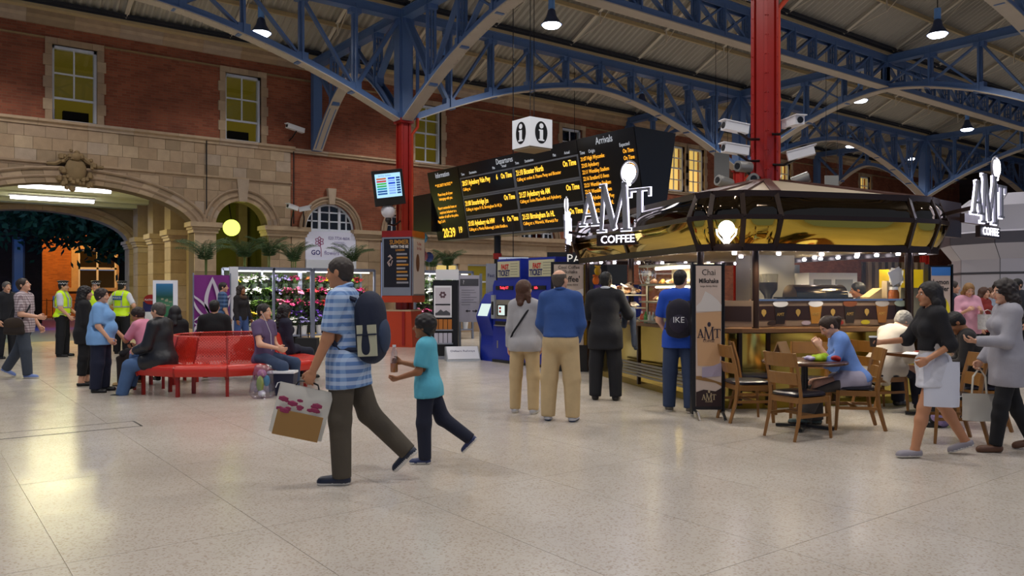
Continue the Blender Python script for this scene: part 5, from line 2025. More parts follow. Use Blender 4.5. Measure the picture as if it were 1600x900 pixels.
p.trousers(cloth('navy_deep', '141a32'), 1.02, 0.016, 1.2)
p.shoes(SHOE_B)
# ring bench sitters
SEAT = 0.44
def on_bench(ang, r=1.1):
    return camxy(-4.5 + r * math.sin(R(ang)), 12.62 + r * math.cos(R(ang)))
p = Person('woman in pink top seated on the left of the red bench, seen from behind', on_bench(-86, 1.24), -76, 1.62, 'f', 'mid', 1.3, lean=20, head=(-10, -4, 0), seat=SEAT,
           legs=((78, 10, 80, 0), (80, 10, 84, 0)), arms=((50, 14, 100, 10), (26, 12, 70, 20)), curl=(40, 40))
p.body(hair_col='20120e').hair('thick', '23130f')
p.top(cloth('pink', 'd88aa2'), 0.8, -0.12, 0.022, loose=1.05)
p.trousers(cloth('brown_dark', '2c221e'), 1.02, 0.018, 1.2)
p.shoes(mat('shoe_tan', 'a08458', 0.7), SOLE_D)
b = thing('handbag', 'black handbag on the lap of the woman in pink', 'bag', p.world(p.up(-0.12, 0.34, 0.09)), p.root.rotation_euler.z)
F = Field((-0.2, -0.14, -0.12), (0.2, 0.14, 0.14), 0.014)
F.ell((0, 0, 0), (0.17, 0.1, 0.085), None, 0.02)
F.noise(0.004, 40)
soft('bag_body', F, cloth('bag_black', '17161a'), b)
MB().path([(-0.1, 0, 0.07), (-0.06, 0, 0.15), (0.06, 0, 0.15), (0.1, 0, 0.07)], 0.01, 6).build('handle', BLK, b)
p = Person('grey-haired man in black leather jacket and jeans seated legs crossed on the red bench', on_bench(-150, 1.16), -82, 1.76, 'm', 'fair', 1.1, lean=4, head=(4, 0, 0), seat=SEAT,
           legs=((76, 6, 60, 0), (92, -4, 78, 8)), arms=((16, 10, 60, 24), (20, 10, 60, 24)), curl=(35, 35), res=0.016)
p.body(hair_col='3a3634').hair('short', '45403c')
p.top(mat('leather_black', '1a1b20', 0.42, var=0.2, bump=0.4, bscale=12), 1.95, -0.16, 0.034, 'leather_jacket', loose=1.1)
p.trousers(JEAN2, 1.03, 0.018, 1.25)
p.shoes(SHOE_B)
p = Person('woman in black headscarf seated on the far side of the red bench', on_bench(-66), -40, 1.62, 'f', 'tan', 1.0, head=(30, 0, 0), seat=SEAT, legs=((84, 8, 84, 0), (84, 8, 84, 0)))
p.body().hair('scarf', '121216', 'headscarf')
p.top(BLK, 1.95, -0.16, 0.03, 'coat', loose=1.15)
p.trousers(BLK, 1.0, 0.014)
p.shoes(SHOE_B)
p = Person('person in black jacket seated with back turned on the far bench side', on_bench(-30), -18, 1.78, 'm', 'fair', 1.1, head=(10, 0, 0), seat=SEAT, legs=((84, 8, 84, 0), (84, 8, 84, 0)))
p.body(hair_col='14100e').hair('short', '16110e')
p.top(BLK, 1.95, -0.14, 0.03, 'jacket', loose=1.08)
p.trousers(NAVY, 1.0, 0.014)
p.shoes(SHOE_B)
p = Person('young man in purple T-shirt with earphones seated at the right of the red bench', on_bench(132, 1.12), 110, 1.74, 'm', 'fair', 0.95, lean=-2, head=(-6, 0, 0), seat=SEAT,
           legs=((80, 10, 82, 0), (76, 6, 76, 0)), arms=((4, 10, 70, 36), (22, 14, 52, 30)), curl=(35, 35), res=0.015, hres=0.0065)
p.body(hair_col='1a1210').hair('short', '1b1310')
p.top(cloth('purple_grey', '5c4a6c'), 0.45, -0.08, 0.02, 'tshirt', loose=1.04)
p.trousers(JEAN, 1.02, 0.016, 1.05)
p.shoes(SHOE_B, SOLE_W)
MB().path([tuple(p.hp(0.08, 0.0, -0.01)), tuple(p.hp(0.07, 0.05, -0.12)), tuple(p.up(0.03, 0.14, 0.35)), tuple(p.up(0.06, 0.17, 0.1))], 0.003, 4).build('earphone_cord', MATS['white_plastic'], p.root)
YOUTH = p
p = Person('person with dark hair in dark clothes seated behind the young man in purple', on_bench(36), 48, 1.64, 'f', 'tan', 1.0, head=(0, 0, 0), seat=SEAT, legs=((84, 8, 84, 0), (84, 8, 84, 0)))
p.body().hair('curly', '140e10')
p.top(cloth('navy_top', '1a1a30'), 1.95, -0.12, 0.026, 'jacket', loose=1.1)
p.trousers(NAVY, 1.0, 0.014)
p.shoes(SHOE_B)
# flower stall visitors
p = Person('man in blue plaid shirt and khaki shorts before the purple banner', spot(348, 553), 60, 1.74, 'm', 'fair', 0.95, head=(20, 0, 0), legs=STAND, arms=((4, 8, 20, 0), (4, 8, 14, 0)))
p.body(hair_col='1c1412').hair('short', '1e1614')
p.top(plaid('dark_blue', '2c4a78', '16263e', '6a86a8', 0.09, 0.5), 0.85, -0.12, 0.02)
p.trousers(cloth('khaki', '6e6048'), 0.02, 0.02, 1.3, 'shorts')
p.shoes(SHOE_BR)
p = Person('woman with long curly hair, dark top and denim shorts by the flower rack', spot(377, 553), 120, 1.66, 'f', 'tan', 0.95, head=(-10, 10, 0), legs=STAND, arms=((4, 8, 20, 0), (4, 8, 14, 0)))
p.body(hair_col='1c100c').hair('curly', '20120c')
p.top(cloth('dark_knit', '1a161a'), 1.95, -0.08, 0.024, 'jumper')
ring = [tuple(p.up(0.085 * math.cos(a), 0.085 * math.sin(a) + 0.02, 0.53 - 0.03 * math.sin(a))) for a in [2 * math.pi * j / 14 for j in range(14)]]
MB().path(ring, 0.04, 8, closed=True).build('scarf', cloth('scarf', '4a3626'), p.root, smooth=True)
p.trousers(cloth('denim_short', '3c5488'), 0.0, 0.014, 1.1, 'shorts')
p.shoes(SHOE_BR)
for lab_, px_, hc, fc, cc in (('white-haired woman in purple inside the flower shop', 557, 'c8bca0', 150, '4a2a78'), ('fair-haired woman in purple beside the white-haired one in the flower shop', 572, '8a6238', 200, '44287a')):
    q = spot(px_, 531)
    p = Person(lab_, q, fc, 1.6, 'f', 'fair', 1.0, res=0.02, hres=0.009)
    p.body(hair_col=hc).hair('bob', hc)
    p.top(cloth('purple_' + str(px_), cc), 1.0, -0.12, 0.02)
    p.trousers(BLK, 1.0)
    p.shoes(SHOE_B)
p = Person('fair-haired woman in dark coat with white tote bag behind the leaflet stand', spot(684, 541), 60, 1.66, 'f', 'fair', 1.0, head=(30, 0, 0), legs=STAND, res=0.02, hres=0.008)
p.body(hair_col='8a6a40').hair('long', '8a6a3e')
p.top(cloth('slate_coat', '2c3046'), 1.95, -0.24, 0.026, 'coat', loose=1.08)
p.trousers(BLK, 1.0)
p.shoes(SHOE_B)
w_ = p.world(p.up(0.2, 0.0, 0.3))
hang_bag('tote_bag', 'white cloth tote bag on the shoulder of the woman in dark coat', 'bag', (w_.x, w_.y - 0.05, w_.z + 0.15), 0.32, 0.36, 0.08, 0, mat('canvas', 'c8c4bc', 0.8), None, 0.3, seed=8)
# kiosk barista
p = Person('dark-haired barista standing inside the kiosk', camxy(5.0, 11.5), -70, 1.66, 'm', 'tan', 1.0, head=(0, -8, 0), legs=STAND, res=0.02, arms=((20, 8, 50, 20), (20, 8, 50, 20)))
p.body(hair_col='0c0a0a').hair('short', '0d0b0b')
p.top(BLK, 0.8, -0.12, 0.02)
p.trousers(BLK, 1.0)
p.shoes(SHOE_B)
# people at the cafe tables
p = Person('woman in blue cardigan seated at the round table with hands to her face', spot(1335, 668), -80, 1.66, 'f', 'fair', 0.98, lean=22, head=(-14, -14, 0), seat=0.455,
           legs=((84, 6, 62, 0), (80, 10, 84, 0)), arms=((42, 10, 128, 18), (38, 10, 134, 16)), curl=(45, 45), res=0.015, hres=0.0065)
p.body(hair_col='2c1a12').hair('tail', '33200f')
p.top(cloth('lilac_top', 'a8a2b4'), 0.3, -0.12, 0.016, 'blouse')
p.top(cloth('periwinkle', '6f94d8'), 1.4, -0.06, 0.026, 'cardigan')
p.trousers(cloth('grey_slacks', '44403e'), 1.02, 0.018, 1.3)
p.shoes(mat('shoe_teal', '4a5a58', 0.6), SOLE_D, low=0.03)
WOMAN = p
p = Person('grey-haired man in cream jacket and glasses reading at the second table', spot(1375, 640), 74, 1.74, 'm', 'fair', 1.12, lean=28, head=(0, -16, 0), seat=0.455,
           legs=((84, 8, 84, 0), (84, 8, 80, 0)), arms=((30, 10, 80, 20), (34, 10, 76, 20)), curl=(40, 40), res=0.016)
p.body(hair_col='787470').hair('thick', '86827c')
p.top(cloth('cream_jacket', 'c4bcb0'), 1.95, -0.2, 0.03, 'jacket', loose=1.1)
p.trousers(NAVY, 1.0, 0.018, 1.2)
p.shoes(SHOE_B)
gl = MB()
for sx in (-1, 1):
    gl.path([tuple(p.hp(sx * 0.032 + 0.021 * math.cos(a), 0.101, 0.002 + 0.016 * math.sin(a))) for a in [2 * math.pi * j / 12 for j in range(12)]], 0.0025, 4, closed=True)
    gl.path([tuple(p.hp(sx * 0.053, 0.098, 0.005)), tuple(p.hp(sx * 0.082, 0.0, 0.008))], 0.0025, 4)
gl.path([tuple(p.hp(-0.011, 0.104, 0.005)), tuple(p.hp(0.011, 0.104, 0.005))], 0.0025, 4)
gl.build('glasses', MATS['black'], p.root)
READER = p
p = Person('young man in black seated at the right table looking down at his phone', spot(1530, 668), -66, 1.72, 'm', 'tan', 1.0, lean=16, head=(-10, -26, 0), seat=0.455,
           legs=((82, 10, 78, 0), (84, 6, 88, 0)), arms=((26, 8, 80, 26), (26, 8, 80, 26)), curl=(50, 50), res=0.015, hres=0.0065)
p.body(hair_col='0e0b0a').hair('short', '100c0b')
p.top(cloth('black_shirt', '1b1718'), 1.95, -0.1, 0.02)
p.trousers(BLK, 1.02, 0.016)
p.shoes(SHOE_B)
h = (p.world(p.J['hand', 0]) + p.world(p.J['hand', 1])) / 2
ph = thing('phone', 'black phone held by the young man in black', 'phone', (h.x, h.y, h.z + 0.03), p.root.rotation_euler.z)
MB().box((0, 0, 0), (0.065, 0.12, 0.01), Matrix(rx(40).tolist())).build('case', MATS['black'], ph)
MB().box((0, -0.004, 0.006), (0.058, 0.105, 0.002), Matrix(rx(40).tolist())).build('screen', mat('phone_screen', '303848', 0.2), ph)
# right background
p = Person('woman in pink shirt looking at her phone behind the seated young man', spot(1512, 588), -170, 1.68, 'f', 'fair', 1.05, head=(0, -24, 0), legs=STAND, arms=((20, 10, 95, 26), (20, 10, 95, 26)), curl=(50, 50), res=0.016, hres=0.007)
p.body(hair_col='8a6438').hair('long', '8c6638')
p.top(cloth('pink_shirt', 'd49cae'), 1.4, -0.14, 0.022, loose=1.06)
p.trousers(BLK, 1.0, 0.016)
p.shoes(SHOE_B)
b = thing('leather_handbag', 'dark brown handbag under the arm of the woman in pink shirt', 'bag', p.world(p.up(0.27, 0.0, 0.1)), p.root.rotation_euler.z)
F = Field((-0.14, -0.2, -0.2), (0.14, 0.2, 0.2), 0.014)
F.ell((0, 0, 0), (0.08, 0.16, 0.14), None, 0.02)
soft('bag_body', F, cloth('bag_brown', '2e2220'), b)
MB().path([(-0.02, -0.1, 0.1), (-0.08, -0.04, 0.38), (-0.08, 0.04, 0.38), (-0.02, 0.1, 0.1)], 0.01, 6).build('strap', BLK, b)
w_ = p.world(p.J['hand', 0])
hang_bag('shopper_bag', 'white patterned shopping bag on the arm of the woman in pink shirt', 'bag', (w_.x + 0.18, w_.y - 0.05, w_.z - 0.02), 0.34, 0.26, 0.12, 0, mat('bag_pattern', 'b8b4b0', 0.7, var=0.5, vscale=30), None, 0.08, seed=9)
for lab_, px_, py_, fc, H_, top_, hc, hs in (('man in dark jacket standing by the yellow drink banner', 1488, 580, 120, 1.72, '1c2030', '3a302a', 'short'),
                                         ('woman in red cardigan behind the woman in pink shirt', 1537, 574, 150, 1.6, '8a2a24', '4a2c1c', 'bob'),
                                         ('dark-haired man in dark suit in front of the white pod', 1590, 572, -110, 1.78, '20242e', '14100e', 'short'),
                                         ('woman with brown hair in pale top at the right edge', 1548, 562, 170, 1.6, '98a0b0', '5a3a24', 'bob')):
    p = Person(lab_, spot(px_, py_), fc, H_, 'm' if hs == 'short' else 'f', 'fair', 1.0, legs=STAND, res=0.02, hres=0.008)
    p.body(hair_col=hc).hair(hs, hc)
    p.top(cloth('bg_' + top_, top_), 1.95, -0.16, 0.024, 'jacket')
    p.trousers(BLK, 1.0, 0.016)
    p.shoes(SHOE_B)
# ---------------------------------------------------------------- departures board
ORANGE = glow('led_orange', (1.0, 0.42, 0.03), 1.6)
YELLOW = glow('led_amber', (1.0, 0.55, 0.05), 1.8)
PRINT_W = glow('board_print', (0.75, 0.78, 0.85), 0.6)
SCREEN = mat('led_screen', '0c0b0d', 0.3)
BX, BY0, BZ0, BZ1, BD = 1.05, 0.5, 2.95, 4.87, 0.36
board = thing('departure_board', 'long black departures and arrivals board with orange text on a black post', 'display board', (BX, BY0, 0))
Hh = math.hypot(BZ1 - BZ0, BD)
up_ = Vector((-BD, 0, BZ1 - BZ0)).normalized()
BM = frame((BD, 0, BZ0), (0, -1, 0), up_)      # local x along the board, y up, z towards the viewer
LN = 8.15
mb = MB()
prof = [(BD, BZ0), (0, BZ1), (1.25, BZ1), (1.25 - BD, BZ0)]
mb.add([(x, 0, z) for x, z in prof] + [(x, -LN, z) for x, z in prof], [(0, 1, 2, 3), (7, 6, 5, 4), (0, 4, 5, 1), (1, 5, 6, 2), (2, 6, 7, 3), (3, 7, 4, 0)])
mb.build('housing', mat('board_black', '0d0f14', 0.35), board)
def panel(x0, x1, y0, y1, m, name, z=0.012, parent=None):
    q = MB()
    q.M = BM
    q.mm((x0, y0, 0.0), (x1, y1, z))
    return q.build(name, m, parent or board)
def btext(body, x, y, size, m, parent, align='LEFT', sx=0.78, bold=0.0):
    M = BM @ Matrix.Translation((x, y, 0.03))
    return text('lettering', body, size, m, parent, M, align, sx, 0.001, bold)
i0, i1, i2 = 1.61, 6.37, 8.13
ip = panel(0.03, i0 - 0.03, 0.03, Hh - 0.03, SCREEN, 'information_screen')
btext('Information', 0.8, Hh - 0.14, 0.2, PRINT_W, ip, 'CENTER', 0.75)
for k, ln in enumerate(('** SECURITY NOTICE **', '', 'Please keep all of your', 'belongings with you.', '', 'Report unattended items or', 'suspicious behaviour to a', 'member of staff or the police.', 'Page 2 of 4')):
    if ln:
        btext(ln, 0.8 if k < 8 else 0.4, Hh - 0.42 - 0.125 * k, 0.115, ORANGE, ip, 'CENTER', 0.72)
btext('20:39', 0.7, 0.19, 0.36, YELLOW, ip, 'CENTER', 0.8, 0.006)
btext('19', 1.28, 0.24, 0.24, YELLOW, ip, 'CENTER', 0.8, 0.004)
hd = panel(i0, i1, Hh - 0.3, Hh - 0.02, MATS['board_black'], 'departures_header')
btext('Departures', (i0 + i1) / 2 - 0.3, Hh - 0.12, 0.2, PRINT_W, hd, 'CENTER', 0.75)
cw = (i1 - i0) / 2
for c in (0, 1):
    for tx, x in (('Time', 0.12), ('Destination', 0.5), ('Plat', 1.55), ('Actual', 1.95)):
        btext(tx, i0 + cw * c + x, Hh - 0.245, 0.095, PRINT_W, hd, 'LEFT', 0.75)
rowsd = [[('20:57 Aylesbury Vale Pwy', '6', 'Calling at:'), ('21:10 Bicester North', '', 'Calling at: endon & Thame Pway and Bicester')],
         [('21:00 Stourbridge Jcn', '', 'Calling at: ington Fr St, Birmingham Sn Hl, Je'), ('21:27 Aylesbury via AM', '', 'Calling at: Stoke Mandeville and Aylesbury.')],
         [('21:03 Aylesbury via HW', '4', 'Calling at: s, Monks Risborough, Little Kimble a'), ('21:33 Birmingham Sn HL', '', 'Calling at: s, Warwick, Warwick Par')]]
rh = (Hh - 0.33) / 3
FRM = mat('board_frame', '7c8088', 0.4, 0.4)
for r in range(3):
    for c in (0, 1):
        y1 = Hh - 0.32 - rh * r
        y0 = y1 - rh
        x0 = i0 + cw * c
        fr = panel(x0 + 0.005, x0 + cw - 0.005, y0 + 0.005, y1 - 0.005, FRM, 'row_frame', 0.014)
        sc = panel(x0 + 0.05, x0 + cw - 0.05, y0 + 0.045, y1 - 0.045, SCREEN, 'row_screen', 0.02, fr)
        d, pl, ca = rowsd[r][c]
        btext(d, x0 + 0.1, y1 - 0.17, 0.185, YELLOW, fr, 'LEFT', 0.66, 0.003)
        if pl:
            btext(pl, x0 + 1.68, y1 - 0.17, 0.185, YELLOW, fr, 'CENTER', 0.75, 0.003)
        btext('On Time', x0 + cw - 0.08, y1 - 0.17, 0.185, YELLOW, fr, 'RIGHT', 0.66, 0.003)
        btext(ca, x0 + 0.1, y1 - 0.33, 0.115, ORANGE, fr, 'LEFT', 0.78)
ar = panel(i1 + 0.02, i2, 0.03, Hh - 0.02, SCREEN, 'arrivals_screen')
btext('Arrivals', (i1 + i2) / 2, Hh - 0.14, 0.22, PRINT_W, ar, 'CENTER', 0.75)
for tx, x in (('Time', i1 + 0.08), ('Origin', i1 + 0.36), ('Expected', i2 - 0.45)):
    btext(tx, x, Hh - 0.32, 0.11, PRINT_W, ar, 'LEFT', 0.72)
for k, ln in enumerate(('21:07 High Wycombe', '22:03 Aylesbury', '22:11 Wembley Stadium', '22:16 Stratford U Avon', '22:21 Wembley Stadium', '22:31 Wembley Stadium', '22:35 Aylesbury Vale Pwy', '22:41 Birmingham Sn HL', 'Page 2 of 2')):
    btext(ln, i1 + 0.08, Hh - 0.46 - 0.145 * k, 0.125, ORANGE, ar, 'LEFT', 0.68)
    if k < 4:
        btext('On Time', i2 - 0.06, Hh - 0.46 - 0.145 * k, 0.125, ORANGE, ar, 'RIGHT', 0.68)
for k, y in enumerate((-2.55, -6.6)):
    MB().tube((0.62, y, 0), (0.62, y, BZ0 + 0.1), 0.09, n=14).build('post', MATS['black'], board, smooth=True)
    MB().lathe([(0.1, 2.35), (0.115, 2.35), (0.115, 2.5), (0.1, 2.5)], (0.62, y, 0), 14).build('post_band', MATS['red_paint'], board)
MB().mm((0.1, -0.05, 3.2), (0.9, 1.0, 4.3)).build('side_box', MATS['board_black'], board)
# ---------------------------------------------------------------- hanging information cube
o = thing('information_cube', 'white hanging cube sign with a black oval i on each side', 'sign', (*camxy(0.38, 17.0), 0), 0)
s = 0.62
cz = 4.6
MB().mm((0, 0, cz), (s, s, cz + s)).build('cube', mat('sign_white', 'd6d8dc', 0.4, emit='d6d8dc', es=0.25), o)
MB().mm((0.02, 0.02, cz - 0.04), (s - 0.02, s - 0.02, cz)).build('cube_base', mat('sign_base', '8a7a60', 0.6), o)
def ovals(M):
    e = MB()
    e.prism([(0.17 * math.cos(t), 0.24 * math.sin(t)) for t in [2 * math.pi * k / 28 for k in range(28)]], 0, 0.006, M)
    e.build('oval', MATS['black'], o)
    g_ = MB()
    g_.prism([(0.055 * math.cos(t), 0.14 + 0.055 * math.sin(t)) for t in [2 * math.pi * k / 18 for k in range(18)]], 0, 0.012, M)
    g_.prism([(-0.07, 0.06), (0.045, 0.06), (0.045, -0.15), (0.08, -0.15), (0.08, -0.18), (-0.08, -0.18), (-0.08, -0.15), (-0.045, -0.15), (-0.045, 0.03), (-0.07, 0.03)], 0.0, 0.012, M)
    g_.build('letter_i', MATS['sign_white'], o)
ovals(frame((s / 2, 0, cz + s / 2), (1, 0, 0), (0, 0, 1)))
ovals(frame((0, s / 2, cz + s / 2), (0, -1, 0), (0, 0, 1)))
for x, y in ((0.05, 0.05), (s - 0.05, s - 0.05)):
    MB().tube((x, y, cz + s), (x, y, 9.6), 0.008, n=5).build('wire', MATS['black_matt'], o)
# small grey sign panel behind the board
o = thing('hanging_sign', 'small grey hanging sign near the dark window above the board', 'sign', (7.2, 1.6, 4.9))
MB().mm((0, 0, 0), (0.9, 0.05, 0.5)).build('plate', mat('sign_grey', '5c5a4e', 0.6), o)
MB().tube((0.45, 0.02, 0.5), (0.45, 0.02, 5.5), 0.01, n=5).build('wire', MATS['black_matt'], o)
# ---------------------------------------------------------------- poster drum, base, monitor, globe on the first column
dr = thing('poster_drum', 'four-sided poster drum in red bands around the red column', 'advertising drum', (0, 0, 0), R(-YAW - 16))
a = 0.44
MB().mm((-a, -a, 1.2), (a, a, 1.38)).build('lower_band', MATS['red_orange'], dr)
MB().mm((-a, -a, 2.95), (a, a, 3.12)).build('upper_band', MATS['red_paint'], dr)
MB().mm((-a + 0.03, -a + 0.03, 1.38), (a - 0.03, a - 0.03, 2.95)).build('core_box', MATS['red_paint'], dr)
POST = mat('poster_black', '17141a', 0.3)
for k in range(4):
    Mk = Matrix.Rotation(k * math.pi / 2, 4, 'Z') @ frame((0, -a, 2.165), (1, 0, 0), (0, 0, 1))
    q = MB()
    q.M = Mk
    q.mm((-0.41, -0.78, -0.02), (0.41, 0.78, 0.012))
    f = q.build('poster_frame', MATS['grey_metal'], dr)
    q = MB()
    q.M = Mk
    q.mm((-0.37, -0.56 if k == 0 else -0.74, 0.0), (0.37, 0.74, 0.018))
    q.build('poster', POST if k == 0 else mat('poster_cream', 'd8cfc8', 0.3), f)
    if k == 0:
        for tx, y, sz, m_, x, al in (('SUMMER', 0.64, 0.17, 'b07a28', 0.07, 'CENTER'), ('WITH THE BE', 0.52, 0.1, 'd8d4d0', 0.08, 'CENTER'), ('LONDON', 0.43, 0.07, 'b07a28', 0.1, 'CENTER')):
            text('lettering', tx, sz, mat('ink_' + m_, m_, 0.4), f, Mk @ Matrix.Translation((x, y, 0.02)), al, 0.85, 0.001, 0.003)
        for j in range(9):
            q = MB()
            q.M = Mk
            w = (0.3, 0.32, 0.28, 0.34, 0.25, 0.31, 0.33, 0.3, 0.34)[j]
            q.mm((0.0, 0.3 - 0.095 * j, 0.018), (w, 0.3 - 0.095 * j + 0.05, 0.021))
            q.build('poster_line', mat('ink_b07a28', 'b07a28', 0.4) if j in (1, 3, 5, 7) else mat('ink_grey', '8c8a90', 0.4), f)
        q = MB()
        q.M = Mk
        q.path([(-0.2, 0.0, 0.02), (-0.26, 0.1, 0.02), (-0.2, 0.16, 0.02), (-0.14, 0.22, 0.02), (-0.2, 0.28, 0.02), (-0.25, 0.25, 0.02)], [0.02, 0.02, 0.02, 0.03, 0.035, 0.01], 6)
        q.path([(-0.22, 0.1, 0.02), (-0.16, 0.02, 0.02), (-0.12, 0.16, 0.02)], 0.016, 6)
        q.build('pale_figure_print', mat('ink_flesh', 'b09a94', 0.4), f)
    else:
        q = MB()
        q.M = Mk
        q.prism([(0.1 + 0.12 * math.cos(t) - 0.2, 0.1 + 0.24 * math.sin(t)) for t in [2 * math.pi * j / 20 for j in range(20)]], 0.018, 0.021)
        q.build('brown_print', mat('ink_brown', '6e4426', 0.4), f)
        text('lettering', 'To live\nfor less', 0.13, mat('ink_red', 'b05048', 0.4), f, Mk @ Matrix.Translation((0.0, 0.55, 0.02)), 'CENTER', 0.8, 0.001)
MB().mm((-0.16, -0.16, 1.02), (0.16, 0.16, 1.2)).build('neck', MATS['red_paint'], dr)
bs = MB()
bs.prism([(-0.42, 0.0), (0.42, 0.0), (0.37, 0.96), (-0.37, 0.96)], -0.36, 0.36, frame((0, 0, 0), (1, 0, 0), (0, 0, 1)))
bs.build('base', MATS['red_orange'], dr)
MB().mm((-0.38, -0.37, 0.96), (0.38, 0.37, 1.0)).build('base_top', STONE[2], dr)
MB().mm((0.12, -0.385, 0.05), (0.2, -0.36, 0.95)).build('base_rib', MATS['red_paint'], dr)
mo = thing('information_monitor', 'tilted black monitor with a bright blue information screen on the poster column', 'monitor', (-0.75, -0.55, 4.2), R(-YAW + 14))
Rm = Matrix.Rotation(R(-8), 4, 'Y') @ Matrix.Rotation(R(14), 4, 'X')
q = MB()
q.M = Rm
q.mm((-0.4, 0.0, -0.46), (0.4, 0.12, 0.46))
q.add([(-0.4, 0.12, -0.46), (0.4, 0.12, -0.46), (0.4, 0.12, 0.46), (-0.4, 0.12, 0.46), (-0.26, 0.5, -0.32), (0.26, 0.5, -0.32), (0.26, 0.5, 0.3), (-0.26, 0.5, 0.3)], [(4, 5, 6, 7), (0, 1, 5, 4), (1, 2, 6, 5), (2, 3, 7, 6), (3, 0, 4, 7)])
q.build('casing', MATS['black'], mo)
q = MB()
q.M = Rm
q.mm((-0.33, -0.012, -0.24), (0.33, 0.0, 0.38))
scr = q.build('screen', glow('screen_blue', (0.42, 0.72, 1.0), 1.1), mo)
MF = Rm @ frame((0, -0.014, 0), (1, 0, 0), (0, 0, 1))
for k in range(7):
    for x0, x1, cols in ((-0.3, -0.05, ('d07040', 'd04040', '50c050', '40b060', '30a0b0', '3060a0', '3060a0')), (0.0, 0.18, ('2040d0', '90b8ff', '2040d0', '90b8ff', '90b8ff', '90b8ff', '90b8ff')), (0.21, 0.31, ('204080',) * 7)):
        q = MB()
        q.M = MF
        y = 0.25 - 0.065 * k
        q.mm((x0, y - 0.022, 0), (x1, y + 0.022, 0.003))
        q.build('screen_row', glow('row_' + cols[k], cols[k], 0.9), scr)
text('lettering', 'Service Update', 0.06, glow('row_2040d0', '2040d0', 0.9), scr, MF @ Matrix.Translation((-0.08, 0.33, 0.003)), 'CENTER', 0.9, 0.0005)
q = MB()
q.bar((0, 0.4, 0), (0.45, 0.7, 0.05), 0.06, 0.06)
q.bar((0, 0.35, -0.25), (0.45, 0.7, -0.2), 0.05, 0.05)
q.build('bracket', MATS['black'], mo)
gl_ = thing('white_globe_lamp', 'unlit white globe lamp on a bracket below the tilted monitor', 'lamp', (-0.62, -0.28, 3.62))
MB().ball((0, 0, 0), 0.19, 20).build('globe', mat('globe_white', 'd8d8e0', 0.3), gl_, smooth=True)
MB().path([(0, 0, -0.18), (0, 0, -0.34), (0.25, 0.1, -0.36), (0.5, 0.2, -0.2)], 0.025, 8).build('bracket', MATS['black'], gl_, smooth=True)
MB().lathe([(0.05, -0.3), (0.09, -0.24), (0.07, -0.17)], n=12).build('collar', MATS['black'], gl_)
# ---------------------------------------------------------------- CCTV cameras
def cctv(label, loc, rz, tilt, L=0.42, arm=((0, 0.3, -0.12),), round_=False, group='security cameras', to=None):
    if to is not None:
        v_ = Matrix.Rotation(-rz, 3, 'Z') @ (Vector(to) - Vector(loc))
        arm = (tuple(v_ * 0.45 + Vector((0, 0, -0.1))), tuple(v_))
    o = thing('security_camera', label, 'security camera', loc, rz, group)
    M = Matrix.Rotation(R(tilt), 4, 'X')
    q = MB()
    q.M = M
    if round_:
        q.path([(0, -L / 2, 0), (0, L / 2, 0)], [0.085, 0.085], 14)
        q.build('body', mat('cctv_grey', '8c8a84', 0.4, 0.3), o, smooth=True)
    else:
        q.mm((-0.075, -L / 2, -0.065), (0.075, L / 2, 0.065))
        q.build('body', MATS['white_plastic'], o)
        q = MB()
        q.M = M
        q.mm((-0.09, -L / 2 - 0.05, 0.065), (0.09, L / 2, 0.08))
        q.build('sun_hood', MATS['white_plastic'], o)
    q = MB()
    q.M = M
    q.path([(0, -L / 2 - 0.012, 0), (0, -L / 2 + 0.01, 0)], 0.05, 12)
    q.build('lens', MATS['black'], o)
    q = MB()
    q.path([(0, 0.05, -0.06)] + list(arm), 0.022, 6)
    q.build('bracket', MATS['black'], o)
    return o
cctv('security camera on the brick wall right of the second window', (-0.85, 5.5, 6.72), R(-78), -8, 0.62, to=(-0.85, 6.02, 6.4))
for k, dx in enumerate((0, 0.42)):
    cctv(('left' if k == 0 else 'right') + ' one of the paired security cameras on the stone capital by the arched window', (-0.95 + dx, 5.5, 4.18 - 0.02 * k), R(-75 if k == 0 else 60), -12, 0.36, to=(-0.85 + dx, 5.85, 3.6))
KC = Vector((0, -11.5, 0))
for k, (lab_, dx, dz, rz_, tl, rd) in enumerate((('upper left white camera on the kiosk column', -0.55, 4.22, -75, -8, False), ('second white camera below it on the left of the kiosk column', -0.55, 3.88, -75, -6, False),
                                            ('white camera on the right of the kiosk column', 0.46, 3.82, 75, -14, False), ('small camera near the top right of the kiosk column', 0.34, 4.3, 12, 0, False),
                                            ('round grey camera low on the left of the kiosk column', -0.42, 3.62, -60, 0, True), ('round grey camera pointing forward on the kiosk column', -0.28, 3.42, -10, 0, True),
                                            ('lowest round grey camera at the far left of the kiosk column', -0.72, 3.38, -65, -12, True), ('round grey camera on the lower right of the kiosk column', 0.46, 3.42, 70, -20, True))):
    dz -= 0.2
    v = KC + Vector((RT.x * dx - FW.x * 0.3, RT.y * dx - FW.y * 0.3, dz))
    cctv(lab_, v, R(-YAW + rz_), tl, 0.4 if not rd else 0.26, (), rd, to=(0, -11.5, dz - 0.12))
